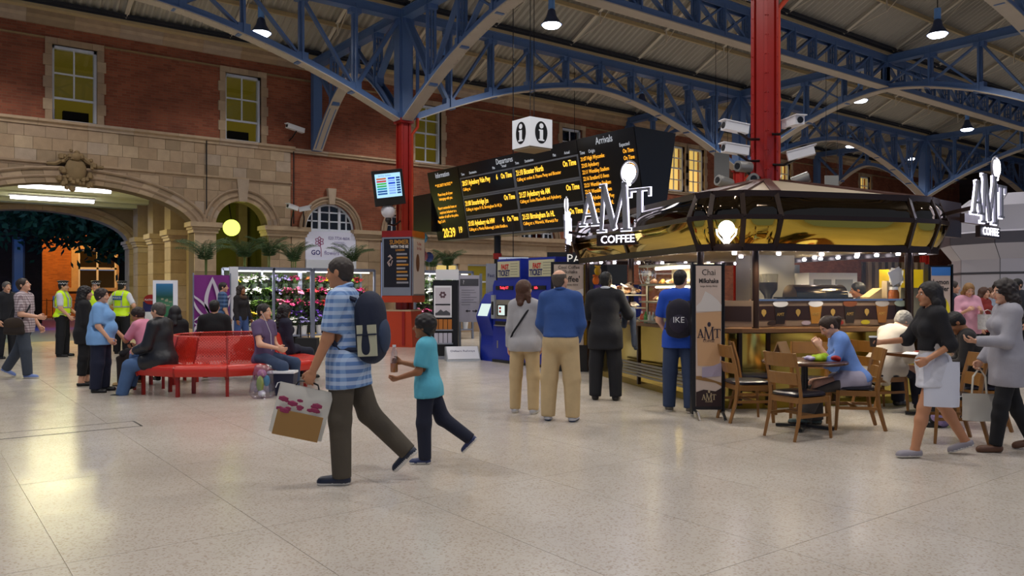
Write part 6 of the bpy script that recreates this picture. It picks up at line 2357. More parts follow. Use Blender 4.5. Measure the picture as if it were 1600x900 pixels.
# ---------------------------------------------------------------- ticket machines
TB = mat('ticket_blue', '14288c', 0.35)
STEEL = mat('brushed_steel', '9c988c', 0.35, 0.6)
TSCR = glow('ticket_screen', (0.75, 0.9, 0.85), 0.9)
def ticket_machine(label, y0, y1, msg, header=True):
    o = thing('ticket_machine', label, 'ticket machine', (-0.85, y0, 0), 0, 'ticket machines')
    w = y0 - y1
    M = frame((0, 0, 0), (0, -1, 0), (0, 0, 1))      # x along front, y up, z out towards -x
    q = MB()
    q.M = M
    q.prism([(0.0, 0.0), (w - 0.02, 0.0), (w - 0.02, 1.62), (w - 0.08, 1.73), (0.06, 1.73), (0, 1.62)], -0.75, 0.0)
    q.build('cabinet', TB, o)
    def pan(x0, x1, z0, z1, m, nm, d=0.012, par=None, b=0.0):
        q = MB()
        q.M = M
        q.mm((x0, z0, b), (x1, z1, b + d))
        return q.build(nm, m, par or o)
    pan(0.0, w - 0.02, 0.0, 0.06, MATS['black'], 'plinth', 0.02)
    fp = pan(0.12, w - 0.08, 0.92, 1.32, STEEL, 'front_plate')
    pan(0.2, 0.52, 0.98, 1.22, MATS['black'], 'screen_surround', 0.03, fp)
    sc = pan(0.24, 0.46, 1.0, 1.2, TSCR, 'touch_screen', 0.034, fp)
    for k in range(2):
        pan(0.27, 0.34, 1.05 + 0.07 * k, 1.1 + 0.07 * k, glow('icon_red', 'a03030', 0.6), 'screen_icon', 0.037, fp)
    pan(-0.0, 0.11, 0.92, 1.42, MATS['grey_plastic'], 'card_unit', 0.05)
    pan(0.02, 0.09, 1.0, 1.28, MATS['black'], 'keypad', 0.056)
    pan(0.62, 0.78, 1.02, 1.24, MATS['black'], 'coin_slot', 0.016, fp)
    pan(0.12, 0.5, 0.79, 0.87, MATS['black'], 'ticket_tray', 0.03)
    pan(0.1, w - 0.12, 0.77, 0.79, STEEL, 'tray_lip', 0.05)
    pan(0.16, 0.19, 0.3, 0.46, STEEL, 'lock_plate', 0.01)
    ds = pan(0.12, 0.72, 1.53, 1.61, MATS['black'], 'message_display', 0.014)
    text('lettering', msg, 0.075, glow('led_red', (1, 0.05, 0.08), 2.0), ds, M @ Matrix.Translation((0.42, 1.57, 0.016)), 'CENTER', 0.95, 0.001, 0.002)
    if header:
        hb = pan(0.14, w - 0.1, 1.74, 2.17, TB, 'header_box', 0.0, None, 0.0)
        q = MB()
        q.M = M
        q.mm((0.14, 1.73, -0.3), (w - 0.1, 2.17, -0.02))
        hb2 = q.build('header_back', TB, o)
        pan(0.17, w - 0.13, 1.79, 2.12, mat('header_cream', 'b4b090', 0.5), 'header_panel', 0.02, hb2, -0.02)
        text('lettering', 'FAST', 0.14, mat('ink_fast_red', 'b02020', 0.5), hb2, M @ Matrix.Translation((0.43, 2.0, 0.004)), 'CENTER', 0.85, 0.001, 0.006)
        text('lettering', 'TICKET', 0.17, mat('ink_navy', '1a2058', 0.5), hb2, M @ Matrix.Translation((0.4, 1.87, 0.004)), 'CENTER', 0.72, 0.001, 0.006)
        for k in range(5):
            pan(0.62, min(0.86, w - 0.16), 1.84 + 0.055 * k, 1.85 + 0.055 * k, mat('ink_grey2', '6a6a64', 0.5), 'small_print', 0.0015, hb2, 0.0)
        bpy.data.objects.remove(hb)
    return o
ticket_machine('left blue ticket machine with a cream header board', -5.34, -6.38, 'Today 8 7')
ticket_machine('right blue ticket machine with a cream header board behind the couple', -6.4, -7.48, 'info')
# slim curved collection machine left of them
o = thing('collection_machine', 'slim curved blue ticket machine with a sloping screen at the left end', 'ticket machine', (-0.82, -4.84, 0))
M = Matrix(((0, 0, 1, 0), (-1, 0, 0, 0), (0, 1, 0, 0), (0, 0, 0, 1)))
q = MB()
q.prism([(-0.02, 0), (0.55, 0), (0.55, 1.5), (0.3, 1.5), (0.12, 1.44), (0.0, 1.25), (-0.12, 0.95), (-0.1, 0.88), (0.02, 0.55)], -0.48, 0.0, Matrix(((1, 0, 0, 0), (0, 0, 1, 0), (0, 1, 0, 0), (0, 0, 0, 1))))
q.build('cabinet', TB, o)
q = MB()
q.add([(-0.122, -0.06, 0.97), (-0.122, -0.42, 0.97), (-0.015, -0.42, 1.23), (-0.015, -0.06, 1.23)], [(3, 2, 1, 0)])
q.build('screen', TSCR, o)
MB().mm((-0.03, -0.46, 0.72), (0.03, -0.3, 0.8)).build('ticket_slot', STEEL, o)
o = thing('blue_cabinet', 'plain blue cabinet between the ticket machines and the kiosk', 'cabinet', (-0.6, -8.2, 0))
MB().mm((0, -0.55, 0), (0.7, 0, 1.62)).build('body', TB, o)
MB().mm((-0.015, -0.5, 0.1), (0.0, -0.05, 0.8)).build('door', TB, o)
MB().mm((-0.03, -0.5, 0.88), (0.0, -0.05, 0.94)).build('shelf_strip', mat('wood_strip', '6a4424', 0.5), o)
# ---------------------------------------------------------------- banners, leaflet stand and notices
def stand(label, name, at, face, cat):
    a = R(face)
    f = FW * math.cos(a) + RT * math.sin(a)
    return thing(name, label, cat, (at[0], at[1], 0), math.atan2(f.x, -f.y))   # local -y faces out
o = stand('tall drink banner with dark back panel beside the ticket machines', 'drink_banner', camxy(1.06, 14.9), -172, 'banner')
MB().mm((-0.34, 0.03, 0), (0.36, 0.1, 2.05)).build('back_panel', MATS['black'], o)
MB().mm((-0.28, -0.01, 0.5), (0.27, 0.03, 2.0)).build('banner_sheet', mat('banner_cream', 'b8a898', 0.5), o)
MB().mm((0.28, -0.01, 0.5), (0.33, 0.03, 2.0)).build('gold_edge', mat('gold_strip', '8a6a1c', 0.25, 0.8), o)
M = frame((0, -0.015, 0), (1, 0, 0), (0, 0, 1))
text('lettering', 'Froffee\'', 0.15, mat('ink_black', '1c1818', 0.5), o, M @ Matrix.Translation((0, 1.72, 0)), 'CENTER', 0.9, 0.002, 0.003)
text('lettering', 'Cool Coffee\nMilkshake', 0.09, mat('ink_black', ''), o, M @ Matrix.Translation((0, 1.9, 0)), 'CENTER', 0.9, 0.002)
text('lettering', 'Large thirsty thirst', 0.05, mat('ink_black', ''), o, M @ Matrix.Translation((0, 1.62, 0)), 'CENTER', 0.9, 0.002)
q = MB()
q.M = M
q.prism([(-0.28, 1.25), (0.0, 1.3), (0.27, 1.42), (0.27, 0.9), (0.1, 0.8), (-0.15, 0.86), (-0.28, 1.0)], 0, 0.003)
q.build('brown_drink_print', mat('print_latte', '9a6232', 0.5), o)
q = MB()
q.M = M
q.prism([(-0.28, 1.42), (-0.1, 1.45), (0.27, 1.55), (0.27, 1.42), (0.0, 1.3), (-0.28, 1.25)], 0, 0.003)
q.build('milk_print', mat('print_milk', 'd8d0c4', 0.5), o)
o = stand('black leaflet stand with a framed notice and two rows of leaflets', 'leaflet_stand', camxy(-1.45, 17.7), 180, 'leaflet stand')
MB().mm((-0.3, -0.05, 0.08), (0.26, 0.2, 1.74)).build('cabinet', MATS['black'], o)
MB().mm((-0.36, -0.08, 0), (0.34, 0.3, 0.07)).build('base', MATS['grey_metal'], o)
MB().mm((-0.24, 0.02, 1.75), (0.27, 0.06, 1.98)).build('header', MATS['white_plastic'], o)
MB().mm((-0.27, -0.07, 0.92), (0.12, -0.05, 1.62)).build('notice_frame', MATS['white_plastic'], o)
MB().mm((-0.24, -0.08, 0.96), (0.09, -0.07, 1.58)).build('notice', mat('notice_paper', 'c8c2c8', 0.6), o)
q = MB()
q.M = frame((-0.075, -0.082, 1.42), (1, 0, 0), (0, 0, 1))
for k in range(6):
    q.prism([(0.05 * math.cos(k * 1.047) + 0.028 * math.cos(t), 0.05 * math.sin(k * 1.047) + 0.028 * math.sin(t)) for t in [j * 0.7 for j in range(9)]], 0, 0.002)
q.build('flower_emblem', mat('ink_plum', '5a4048', 0.6), o)
MB().mm((-0.24, -0.083, 1.19), (0.09, -0.079, 1.22)).build('notice_band', MATS['black'], o)
q = MB()
q.M = frame((0, -0.082, 0), (1, 0, 0), (0, 0, 1))
q.prism([(-0.24, 0.97), (0.09, 0.97), (0.09, 1.02), (0.0, 1.08), (-0.06, 1.05), (-0.12, 1.1), (-0.2, 1.03), (-0.24, 1.02)], 0, 0.003)
q.build('skyline_print', mat('ink_slate', '4a4a50', 0.6), o)
for r, (z0, col) in enumerate(((0.66, 'b06a24'), (0.36, 'b8b4c0'))):
    for k in range(4):
        MB().mm((-0.26 + 0.1 * k, -0.1, z0), (-0.175 + 0.1 * k, -0.055, z0 + 0.22)).build('leaflet', mat('leaflet_' + col, col, 0.6), o)
    MB().mm((-0.29, -0.13, z0 - 0.03), (0.15, -0.05, z0)).build('leaflet_tray', MATS['grey_metal'], o)
o = stand('white notice board with black arrows on grey posts', 'notice_board', camxy(-0.95, 18.2), 180, 'notice board')
for x in (-0.24, 0.24):
    MB().mm((x - 0.03, 0, 0), (x + 0.03, 0.05, 1.9)).build('post', MATS['grey_metal'], o)
MB().mm((-0.25, -0.03, 0.8), (0.21, 0.0, 1.86)).build('panel', mat('notice_white', 'b4b0bc', 0.5), o)
MB().mm((-0.23, -0.035, 1.62), (0.19, -0.03, 1.78)).build('panel_header', mat('ink_slate', ''), o)
M = frame((-0.02, -0.036, 0), (1, 0, 0), (0, 0, 1))
text('lettering', '?', 0.12, MATS['white_plastic'], o, M @ Matrix.Translation((-0.13, 1.7, 0.002)), 'CENTER', 1, 0.001)
for k in range(7):
    MB().mm((-0.2, -0.034, 1.52 - 0.055 * k), (-0.2 + (0.3, 0.33, 0.2, 0.35, 0.28, 0.34, 0.2)[k], -0.03, 1.53 - 0.055 * k)).build('text_line', mat('ink_mid', '707078', 0.6), o)
for sx in (-1, 1):
    q = MB()
    q.M = frame((0.03, -0.034, 1.05), (1, 0, 0), (0, 0, 1))
    q.prism([(sx * 0.02, -0.01), (sx * 0.09, -0.01), (sx * 0.09, -0.035), (sx * 0.14, 0.0), (sx * 0.09, 0.035), (sx * 0.09, 0.01), (sx * 0.02, 0.01)], 0, 0.003)
    q.build('arrow', MATS['black'], o)
o = stand('low wedge-shaped grey floor sign in front of the notice board', 'floor_wedge_sign', camxy(-1.08, 17.35), 168, 'floor sign')
q = MB()
q.prism([(-0.25, 0.0), (0.25, 0.0), (0.25, 0.06), (0.05, 0.3), (-0.0, 0.3)], -0.36, 0.36, Matrix(((0, 0, 1, 0), (1, 0, 0, 0), (0, 1, 0, 0), (0, 0, 0, 1))) @ Matrix.Diagonal((1, 1, 1, 1)))
q.prism
q = MB()
q.add([(-0.36, -0.28, 0), (0.36, -0.28, 0), (0.36, 0.2, 0), (-0.36, 0.2, 0), (-0.36, -0.26, 0.03), (0.36, -0.26, 0.03), (0.36, 0.08, 0.3), (-0.36, 0.08, 0.3), (0.36, 0.2, 0.28), (-0.36, 0.2, 0.28)],
      [(3, 2, 1, 0), (0, 1, 5, 4), (4, 5, 6, 7), (7, 6, 8, 9), (2, 3, 9, 8), (1, 2, 8, 6, 5), (0, 4, 7, 9, 3)])
q.build('wedge', MATS['grey_plastic'], o)
sl = Vector((0, 0.34, 0.27)).normalized()
M = frame((0, -0.09, 0.17), (1, 0, 0), sl)
q = MB()
q.M = M
q.mm((-0.34, -0.2, 0.0), (0.34, 0.2, 0.006))
q.build('face_plate', mat('wedge_white', 'ccccd2', 0.5), o)
text('lettering', 'Chiltern Railways', 0.085, mat('ink_navy', ''), o, M @ Matrix.Translation((0, 0.05, 0.008)), 'CENTER', 0.9, 0.001)
o = thing('direction_sign', 'white hanging sign reading Ladies above the ticket machines', 'sign', (*camxy(0.03, 20.0), 2.1), R(-YAW))
MB().mm((-0.36, 0, 0), (0.38, 0.06, 0.25)).build('plate', mat('sign_ladies', 'b8c4d8', 0.4, emit='b8c4d8', es=0.3), o)
for k, tx in enumerate(('Ladies', 'Accessible')):
    text('lettering', tx, 0.1, mat('ink_navy', ''), o, frame((-0.18, -0.004, 0.18 - 0.12 * k), (1, 0, 0), (0, 0, 1)), 'LEFT', 0.9, 0.001)
MB().tube((0.0, 0.03, 0.25), (0.0, 0.03, 7.6), 0.012, n=5).build('rod', MATS['black_matt'], o)
o = thing('fast_notice', 'grey notice panel reading Fast left of the ticket machines', 'notice', (*camxy(-0.47, 17.9), 0), R(-YAW))
MB().mm((-0.11, 0, 0), (0.11, 0.05, 2.12)).build('panel', mat('notice_grey', '8c8e98', 0.5), o)
text('lettering', 'Fast', 0.11, mat('ink_navy', ''), o, frame((0, -0.004, 1.85), (1, 0, 0), (0, 0, 1)), 'CENTER', 0.9, 0.001)
o = thing('shop_sign', 'dark shop fascia with white capital letters behind the kiosk', 'sign', (*camxy(2.0, 25.0), 0), R(-YAW))
MB().mm((-0.9, 0, 0), (1.6, 0.2, 2.72)).build('fascia', mat('fascia_dark', '1c2026', 0.5), o)
text('lettering', 'PAUL', 0.4, mat('letter_white', 'd8d4cc', 0.5, emit='d8d4cc', es=0.5), o, frame((-0.3, -0.01, 2.5), (1, 0, 0), (0, 0, 1)), 'LEFT', 1.0, 0.01)
# ---------------------------------------------------------------- flower shop
SH = 1.8
METAL = mat('rack_metal', '8890a4', 0.4, 0.5)
def rack(label, x0, x1, tiers, y=SH, posts=2):
    o = thing('flower_rack', label, 'flower rack', (x0, y, 0))
    w = x1 - x0
    for i in range(posts + 1):
        for yy in (0, 0.9):
            MB().mm((w * i / posts - 0.03, yy - 0.03, 0), (w * i / posts + 0.03, yy + 0.03, 2.12)).build('post', METAL, o)
    for yy in (0, 0.9):
        MB().mm((0, yy - 0.03, 2.06), (w, yy + 0.03, 2.14)).build('top_rail', METAL, o)
    for k, (yy, z) in enumerate(tiers):
        MB().mm((0.03, yy - 0.1, z - 0.03), (w - 0.03, yy + 0.16, z)).build('shelf', mat('shelf_dark', '3a3c38', 0.7), o)
    MB().mm((0, -0.05, 0.27), (w, 0.25, 0.31)).build('front_shelf', METAL, o)
    MB().tube((0.1, 0.12, 2.03), (w - 0.1, 0.12, 2.03), 0.018, n=8).build('glow_strip', glow('added_stall_glow', (1, 0.95, 0.85), 2), o)  # glowing tube added under the rail to brighten the flowers
    add_light('added_stall_light', 'AREA', (w / 2, 0.1, 2.0), 38, (1, 0.95, 0.88), o, (R(25), 0, 0), shape='RECTANGLE', size=w - 0.2, size_y=0.08)  # added light, goes with the tube above the flowers
    MB().mm((0, 0.92, 0.3), (w, 0.95, 2.06)).build('back_panel', mat('rack_back', '2a3024', 0.8), o)
    return o
TIERS = [(0.72, 1.58), (0.56, 1.24), (0.4, 0.92), (0.24, 0.62), (0.08, 0.31)]
rack('main tiered flower rack with grey metal frame beside the purple banner', -4.02, -1.88, TIERS)
rack('flower rack bay behind the striding man', -1.82, 0.05, TIERS)
rack('flower rack bay between the poster column and the leaflet stand', 1.4, 3.5, TIERS)
FLC = {'white': 'e6e4e0', 'cream': 'dcd6b0', 'yellow': 'd8b820', 'pink': 'd27a98', 'magenta': 'a8205c', 'purple': '6a3aa8', 'lavender': '8a80b4', 'red': 'a01c24', 'green': '5a7a2c', 'orange': 'cc7a4a'}
LEAF = mat('leaf_green', '3c5a24', 0.6, var=0.3, vscale=20)
_bm = {}
def bloom_mesh(kind, col):
    key = (kind, col)
    if key in _bm:
        return _bm[key]
    rg = random.Random(hash(key) % 1000 if False else sum(map(ord, kind + col)))
    b = MB()
    n = {'dome': 20, 'big': 9, 'spray': 30}[kind]
    for i in range(n):
        t = rg.random() * 6.283
        q = math.sqrt(rg.random()) * 0.15
        p = Vector((q * math.cos(t), q * math.sin(t) * 0.8, 0.2 + 0.1 * (1 - (q / 0.15) ** 2) + rg.uniform(-0.03, 0.03)))
        r = {'dome': 0.04, 'big': 0.06, 'spray': 0.03}[kind]
        # flower head: cupped petals around a centre
        ax = (p - Vector((0, 0, 0.0))).normalized()
        u = ax.orthogonal().normalized()
        v = ax.cross(u)
        m = 6
        for k in range(m):
            a = 6.283 * k / m
            d = u * math.cos(a) + v * math.sin(a)
            s_ = ax.cross(d)
            b.add([p, p + d * r * 0.7 + s_ * r * 0.42 + ax * r * 0.3, p + d * r * 1.25 + ax * r * 0.45, p + d * r * 0.7 - s_ * r * 0.42 + ax * r * 0.3], [(0, 1, 2, 3)])
        b.ball(p + ax * r * 0.15, r * 0.45, 6)
    me = b.mesh('blooms', mat('petal_' + col, FLC[col], 0.6, var=0.15, vscale=30))
    _bm[key] = me
    return me
def foliage_mesh(seed):
    rg = random.Random(seed)
    b = MB()
    for i in range(34):
        t = rg.random() * 6.283
        q = rg.uniform(0.02, 0.13)
        p = Vector((q * math.cos(t), q * math.sin(t) * 0.8, rg.uniform(0.02, 0.22)))
        d = Vector((math.cos(t), math.sin(t), rg.uniform(0.2, 1.4))).normalized()
        s_ = d.cross(Vector((0, 0, 1))).normalized()
        L = rg.uniform(0.06, 0.12)
        b.add([p, p + d * L * 0.5 + s_ * 0.018, p + d * L, p + d * L * 0.5 - s_ * 0.018], [(0, 1, 2, 3)])
    return b.mesh('foliage', LEAF)
FOL = [foliage_mesh(i) for i in range(4)]
bk = MB()
bk.lathe([(0, 0), (0.075, 0), (0.1, 0.24), (0.108, 0.25), (0.1, 0.25), (0.09, 0.2), (0, 0.2)], n=14)
BUCK_W = bk.mesh('bucket', MATS['white_plastic'], True)
bk = MB()
bk.lathe([(0, 0), (0.075, 0), (0.1, 0.12), (0.1, 0.13), (0.09, 0.1), (0, 0.1)], n=12)
BUCK_D = bk.mesh('bucket', mat('bucket_dark', '2c3a2e', 0.5), True)
ORD = ('first', 'second', 'third', 'fourth', 'fifth', 'sixth', 'seventh', 'eighth')
ROWN = ('top', 'second', 'third', 'fourth', 'bottom')
def fill(rackname, x0, x1, n, plan, y=SH):
    for r, row in enumerate(plan):
        yy, z = TIERS[r]
        for k in range(n):
            col = row[k % len(row)]
            kind = ('dome', 'big', 'spray')[(k + r) % 3]
            lab_ = '%s flowers, %s from left on the %s tier of the %s' % (col, ORD[k], ROWN[r], rackname)
            o = thing('flower_bunch', lab_, 'flowers', (x0 + (x1 - x0) * (k + 0.5) / n, y + yy + 0.02, z), random.random() * 6, 'flower bunches')
            bot = r == 4
            link('bucket', BUCK_W if bot else BUCK_D, o)
            h = 0.16 if bot else 0.05
            link('foliage', FOL[(k + r) % 4], o, (0, 0, h)).scale = (1.5, 1.5, 1.35)
            link('blooms', bloom_mesh(kind, col), o, (0, 0, h - 0.08)).scale = (1.25, 1.25, 1.2)
W, Cm, Ye, Pi, Ma, Pu, La, Re, Gr, Og = 'white', 'cream', 'yellow', 'pink', 'magenta', 'purple', 'lavender', 'red', 'green', 'orange'
fill('main rack', -3.95, -1.92, 7, [[Ye, W, W, W, La, La, Ma], [Cm, W, W, Gr, La, Pi, Pi], [W, W, Gr, Gr, Pi, Ma, Ma], [Ye, Ye, W, Gr, Pu, Pu, Pu], [Ye, Cm, Cm, Cm, Cm, W, La]])
fill('middle rack', -1.75, 0.0, 6, [[Og, Ma, Ye, Gr, Gr, Re], [Re, Ma, W, Gr, Re, Ma], [Ma, Re, Pi, Gr, Gr, Re], [Pu, La, Gr, Og, Gr, Ma], [La, W, Pi, Gr, Ye, Ye]])
fill('right rack', 1.5, 3.45, 6, [[Cm, Gr, W, W, Gr, W], [La, W, W, W, Gr, W], [W, Gr, W, Gr, W, W], [Pi, Ma, Ma, Pi, Re, Ma], [Ma, Pi, Re, Ma, Pi, Gr]])
def palm(label, loc, h, n, L, seed):
    o = thing('potted_palm', label, 'palm', loc, 0, 'potted palms')
    rg = random.Random(seed)
    MB().lathe([(0, 0), (0.14, 0), (0.19, 0.32), (0.2, 0.34), (0.17, 0.34), (0.16, 0.3), (0, 0.3)], n=14).build('pot', mat('pot_dark', '3a2c22', 0.7), o, smooth=True)
    st_ = MB()
    for i in range(4):
        st_.path([(rg.uniform(-0.04, 0.04), rg.uniform(-0.04, 0.04), 0.3), (rg.uniform(-0.06, 0.06), rg.uniform(-0.06, 0.06), h)], [0.02, 0.012], 5)
    st_.build('stems', mat('palm_stem', '5a6a34', 0.7), o)
    b = MB()
    for i in range(n):
        t = 6.283 * i / n + rg.uniform(-0.3, 0.3)
        d = Vector((math.cos(t), math.sin(t), 0))
        el = rg.uniform(0.85, 1.45)
        l = L * rg.uniform(0.8, 1.1)
        pts = []
        for j in range(9):
            s_ = j / 8
            pts.append(Vector((0, 0, h - 0.1)) + d * l * s_ * math.cos(el * (1 - 0.3 * s_)) + Vector((0, 0, l * (math.sin(el) * s_ - 0.42 * s_ * s_))))
        b.path(pts, 0.006, 4)
        for j in range(1, 9):
            p = pts[j]
            ax = (pts[j] - pts[j - 1]).normalized()
            sd = ax.cross(Vector((0, 0, 1))).normalized()
            for sg in (-1, 1):
                for fr in (0.0, 0.5):
                    p2 = pts[j - 1].lerp(p, fr)
                    tip = p2 + sd * sg * 0.2 * (1.1 - 0.6 * j / 9) + ax * 0.12 - Vector((0, 0, 0.06))
                    b.add([p2, p2.lerp(tip, 0.5) + ax * 0.014, tip, p2.lerp(tip, 0.5) - ax * 0.014], [(0, 1, 2, 3)])
    f = b.build('fronds', mat('palm_leaf', '35502a', 0.5, var=0.3, vscale=10), o)
    f['kind'] = 'stuff'
for k, (x, y, h, lab_) in enumerate(((-4.75, 1.75, 2.4, 'potted palm rising above the purple banner'), (-3.3, 3.1, 2.55, 'leftmost potted palm behind the main flower rack'), (-2.6, 3.1, 2.6, 'middle potted palm behind the main flower rack'),
                                (-1.9, 3.0, 2.45, 'rightmost potted palm behind the main flower rack'), (0.0, 3.2, 2.5, 'potted palm left of the poster drum'), (2.9, 3.3, 2.4, 'potted palm behind the rack right of the poster drum'), (3.6, 3.4, 2.45, 'potted palm in front of the lit shopfront windows'))):
    palm(lab_, (x, y, 0), h, 16, 0.95, k)
o = thing('fabric_banner', 'purple fabric banner printed with a big white flower beside the flower rack', 'banner', (-5.19, 1.2, 0))
q = MB()
N = 12
vs = [(0.9 * i / N, 0.02 * math.sin(i * 1.1), z) for z in (0.12, 1.9) for i in range(N + 1)]
vs += [(v[0], v[1] + 0.012, v[2]) for v in vs]
n1 = N + 1
fs = [(i, i + 1, n1 + i + 1, n1 + i) for i in range(N)] + [(2 * n1 + i + 1, 2 * n1 + i, 3 * n1 + i, 3 * n1 + i + 1) for i in range(N)]
q.add(vs, fs)
q.build('cloth', mat('banner_purple', '7a2a80', 0.8), o)
M = frame((0.45, -0.03, 0.75), (1, 0, 0), (0, 0, 1))
PW = mat('banner_white', 'c8c0d0', 0.8)
for k, (ang, L, w) in enumerate(((90, 1.05, 0.2), (55, 0.8, 0.13), (128, 0.85, 0.13), (180, 0.42, 0.16), (215, 0.6, 0.16), (0, 0.42, 0.16), (-40, 0.6, 0.15))):
    ca, sa = math.cos(R(ang)), math.sin(R(ang))
    out = []
    for j in range(17):
        s_ = j / 16
        out.append((0.06 + L * s_, w * math.sin(math.pi * s_ ** 0.8)))
    ring = out + [(p[0], -p[1]) for p in out[-2:0:-1]]
    inner = [(0.12 + (p[0] - 0.06) * 0.8, p[1] * 0.55) for p in ring]
    n_ = len(ring)
    tr = lambda p: (max(-0.44, min(0.44, p[0] * ca - p[1] * sa)), max(-0.6, min(1.13, p[0] * sa + p[1] * ca)))
    q = MB()
    q.M = M
    A_, B_ = [tr(p) for p in ring], [tr(p) for p in inner]
    q.add([(p[0], p[1], 0) for p in A_] + [(p[0], p[1], 0) for p in B_], [(i, (i + 1) % n_, n_ + (i + 1) % n_, n_ + i) for i in range(n_)])
    q.build('petal_print', PW, o)
for x in (0.0, 0.9):
    MB().tube((x, 0, 0), (x, 0, 1.95), 0.018, n=8).build('pole', METAL, o)
MB().mm((0.92, 0.1, 0), (1.13, 0.16, 2.12)).build('white_end_panel', MATS['white_paint'], o)
# shop front under the arched window: sign, shutter box, lit shelves
o = thing('flower_shop_front', 'white florist sign over the lit flower shop doorway under the arched window', 'shopfront', (0.6, WY - 0.02, 0))
MB().mm((-0.9, 0, 2.55), (0.9, 0.1, 3.5)).build('sign_board', mat('sign_flowers', 'c4c4d4', 0.5, emit='c4c4d4', es=0.15), o)
M = frame((0, -0.006, 0), (1, 0, 0), (0, 0, 1))
q = MB()
q.M = M
for k in range(6):
    t = R(30 + 60 * k)
    q.path([(-0.42 + 0.03 * math.cos(t) + 0.13 * s_ * math.cos(t) - 0.05 * math.sin(t) * math.sin(math.pi * s_), 3.16 + 0.03 * math.sin(t) + 0.13 * s_ * math.sin(t) + 0.05 * math.cos(t) * math.sin(math.pi * s_), 0) for s_ in [j / 6 for j in range(7)]] +
           [(-0.42 + 0.03 * math.cos(t) + 0.13 * s_ * math.cos(t) + 0.05 * math.sin(t) * math.sin(math.pi * s_), 3.16 + 0.03 * math.sin(t) + 0.13 * s_ * math.sin(t) - 0.05 * math.cos(t) * math.sin(math.pi * s_), 0) for s_ in [1 - j / 6 for j in range(7)]], 0.012, 5)
q.path([(-0.42, 3.13, 0), (-0.36, 2.9, 0), (-0.36, 2.65, 0)], 0.012, 5)
q.build('flower_logo', mat('logo_magenta', '8a1a5c', 0.6), o)
text('lettering', '020 7724 4604', 0.16, mat('logo_violet', '5a4a88', 0.6), o, M @ Matrix.Translation((0.28, 3.28, 0.002)), 'CENTER', 0.8, 0.001)
text('lettering', 'GO', 0.22, mat('logo_navy', '221c6c', 0.6), o, M @ Matrix.Translation((-0.55, 2.78, 0.002)), 'CENTER', 0.95, 0.001, 0.006)
text('lettering', 'flowers', 0.2, MATS['logo_violet'], o, M @ Matrix.Translation((0.02, 2.78, 0.002)), 'CENTER', 0.9, 0.001)
for k in range(4):
    MB().mm((0.1, -0.01, 3.0 + 0.05 * k), (0.6 - 0.04 * k, -0.004, 3.012 + 0.05 * k)).build('small_print', MATS['logo_violet'], o)
MB().mm((-0.9, -0.05, 2.2), (0.9, 0.2, 2.55)).build('shutter_box', MATS['white_paint'], o)
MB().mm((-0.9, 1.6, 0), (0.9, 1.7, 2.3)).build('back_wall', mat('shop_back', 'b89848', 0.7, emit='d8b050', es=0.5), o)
for k in range(5):
    MB().mm((-0.85, 1.2, 0.4 + 0.4 * k), (0.85, 1.6, 0.44 + 0.4 * k)).build('shop_shelf', MATS['white_plastic'], o)
for sx in (-1, 1):
    MB().mm((sx * 0.9 - 0.02, 0.1, 0), (sx * 0.9 + 0.02, 1.7, 2.3)).build('side_wall', MATS['white_plastic'], o)
add_light('shop_light', 'AREA', (0, 0.7, 2.2), 40, (1, 0.85, 0.6), o, (0, 0, 0), size=1.2)
# balloons and lit ad panel
for k, (c, x, z) in enumerate((('4a8ab8', 0.82, 3.0), ('8a4a9a', 0.8, 2.65), ('b06a70', 0.95, 2.5), ('40508c', 1.2, 2.48))):
    b = thing('foil_balloon', '%s foil balloon floating right of the poster drum' % ('pale blue', 'purple', 'pink', 'dark blue')[k], 'balloon', (x, 0.35 + 0.1 * k, z), 0, 'foil balloons')
    MB().ball((0, 0, 0), 0.15, 14, scale=(1, 0.6, 1)).build('skin', mat('foil_' + c, c, 0.2, 0.4), b, smooth=True)
    MB().tube((0, 0, -0.14), (0.02, 0, -1.3), 0.004, n=4).build('ribbon', MATS['white_plastic'], b)
o = stand('white framed poster stand with a green landscape poster', 'poster_stand', camxy(-8.25, 19.0), 180, 'poster stand')
MB().mm((-0.28, 0, 0.65), (0.28, 0.08, 1.76)).build('frame', mat('frame_white', 'ccccd4', 0.4, emit='ccccd4', es=0.2), o)
q = MB()
q.mm((-0.2, -0.01, 0.84), (0.2, 0.0, 1.68))
pm = mat('poster_green', '1c6048', 0.4, var=0.0)
nt = pm.node_tree
tcn = nt.nodes.new('ShaderNodeTexCoord')
sp = nt.nodes.new('ShaderNodeSeparateXYZ')
rp = nt.nodes.new('ShaderNodeValToRGB')
mr = nt.nodes.new('ShaderNodeMapRange')
mr.inputs['From Min'].default_value = 0.84
mr.inputs['From Max'].default_value = 1.68
nt.links.new(tcn.outputs['Object'], sp.inputs[0])
nt.links.new(sp.outputs['Z'], mr.inputs['Value'])
nt.links.new(mr.outputs[0], rp.inputs[0])
e = rp.color_ramp.elements
e[0].color = (*srgb('1c6a3c'), 1)
e[1].color = (*srgb('3a7cb0'), 1)
x_ = e.new(0.45)
x_.color = (*srgb('4a8060'), 1)
x_ = e.new(0.62)
x_.color = (*srgb('1c5040'), 1)
nt.links.new(rp.outputs[0], nt.nodes['Principled BSDF'].inputs['Base Color'])
q.build('poster', pm, o)
q = MB()
rg = random.Random(5)
for k in range(9):
    x = rg.uniform(-0.16, 0.12)
    z = rg.uniform(1.12, 1.3)
    q.mm((x, -0.013, z), (x + rg.uniform(0.03, 0.08), -0.01, z + rg.uniform(0.02, 0.05)))
qo = q.build('village_print', mat('print_stone', '9a9a80', 0.5), o)
qo['kind'] = 'stuff'
for x in (-0.26, 0.26):
    MB().mm((x - 0.02, 0.02, 0), (x + 0.02, 0.06, 0.65)).build('leg', MATS['white_paint'], o)
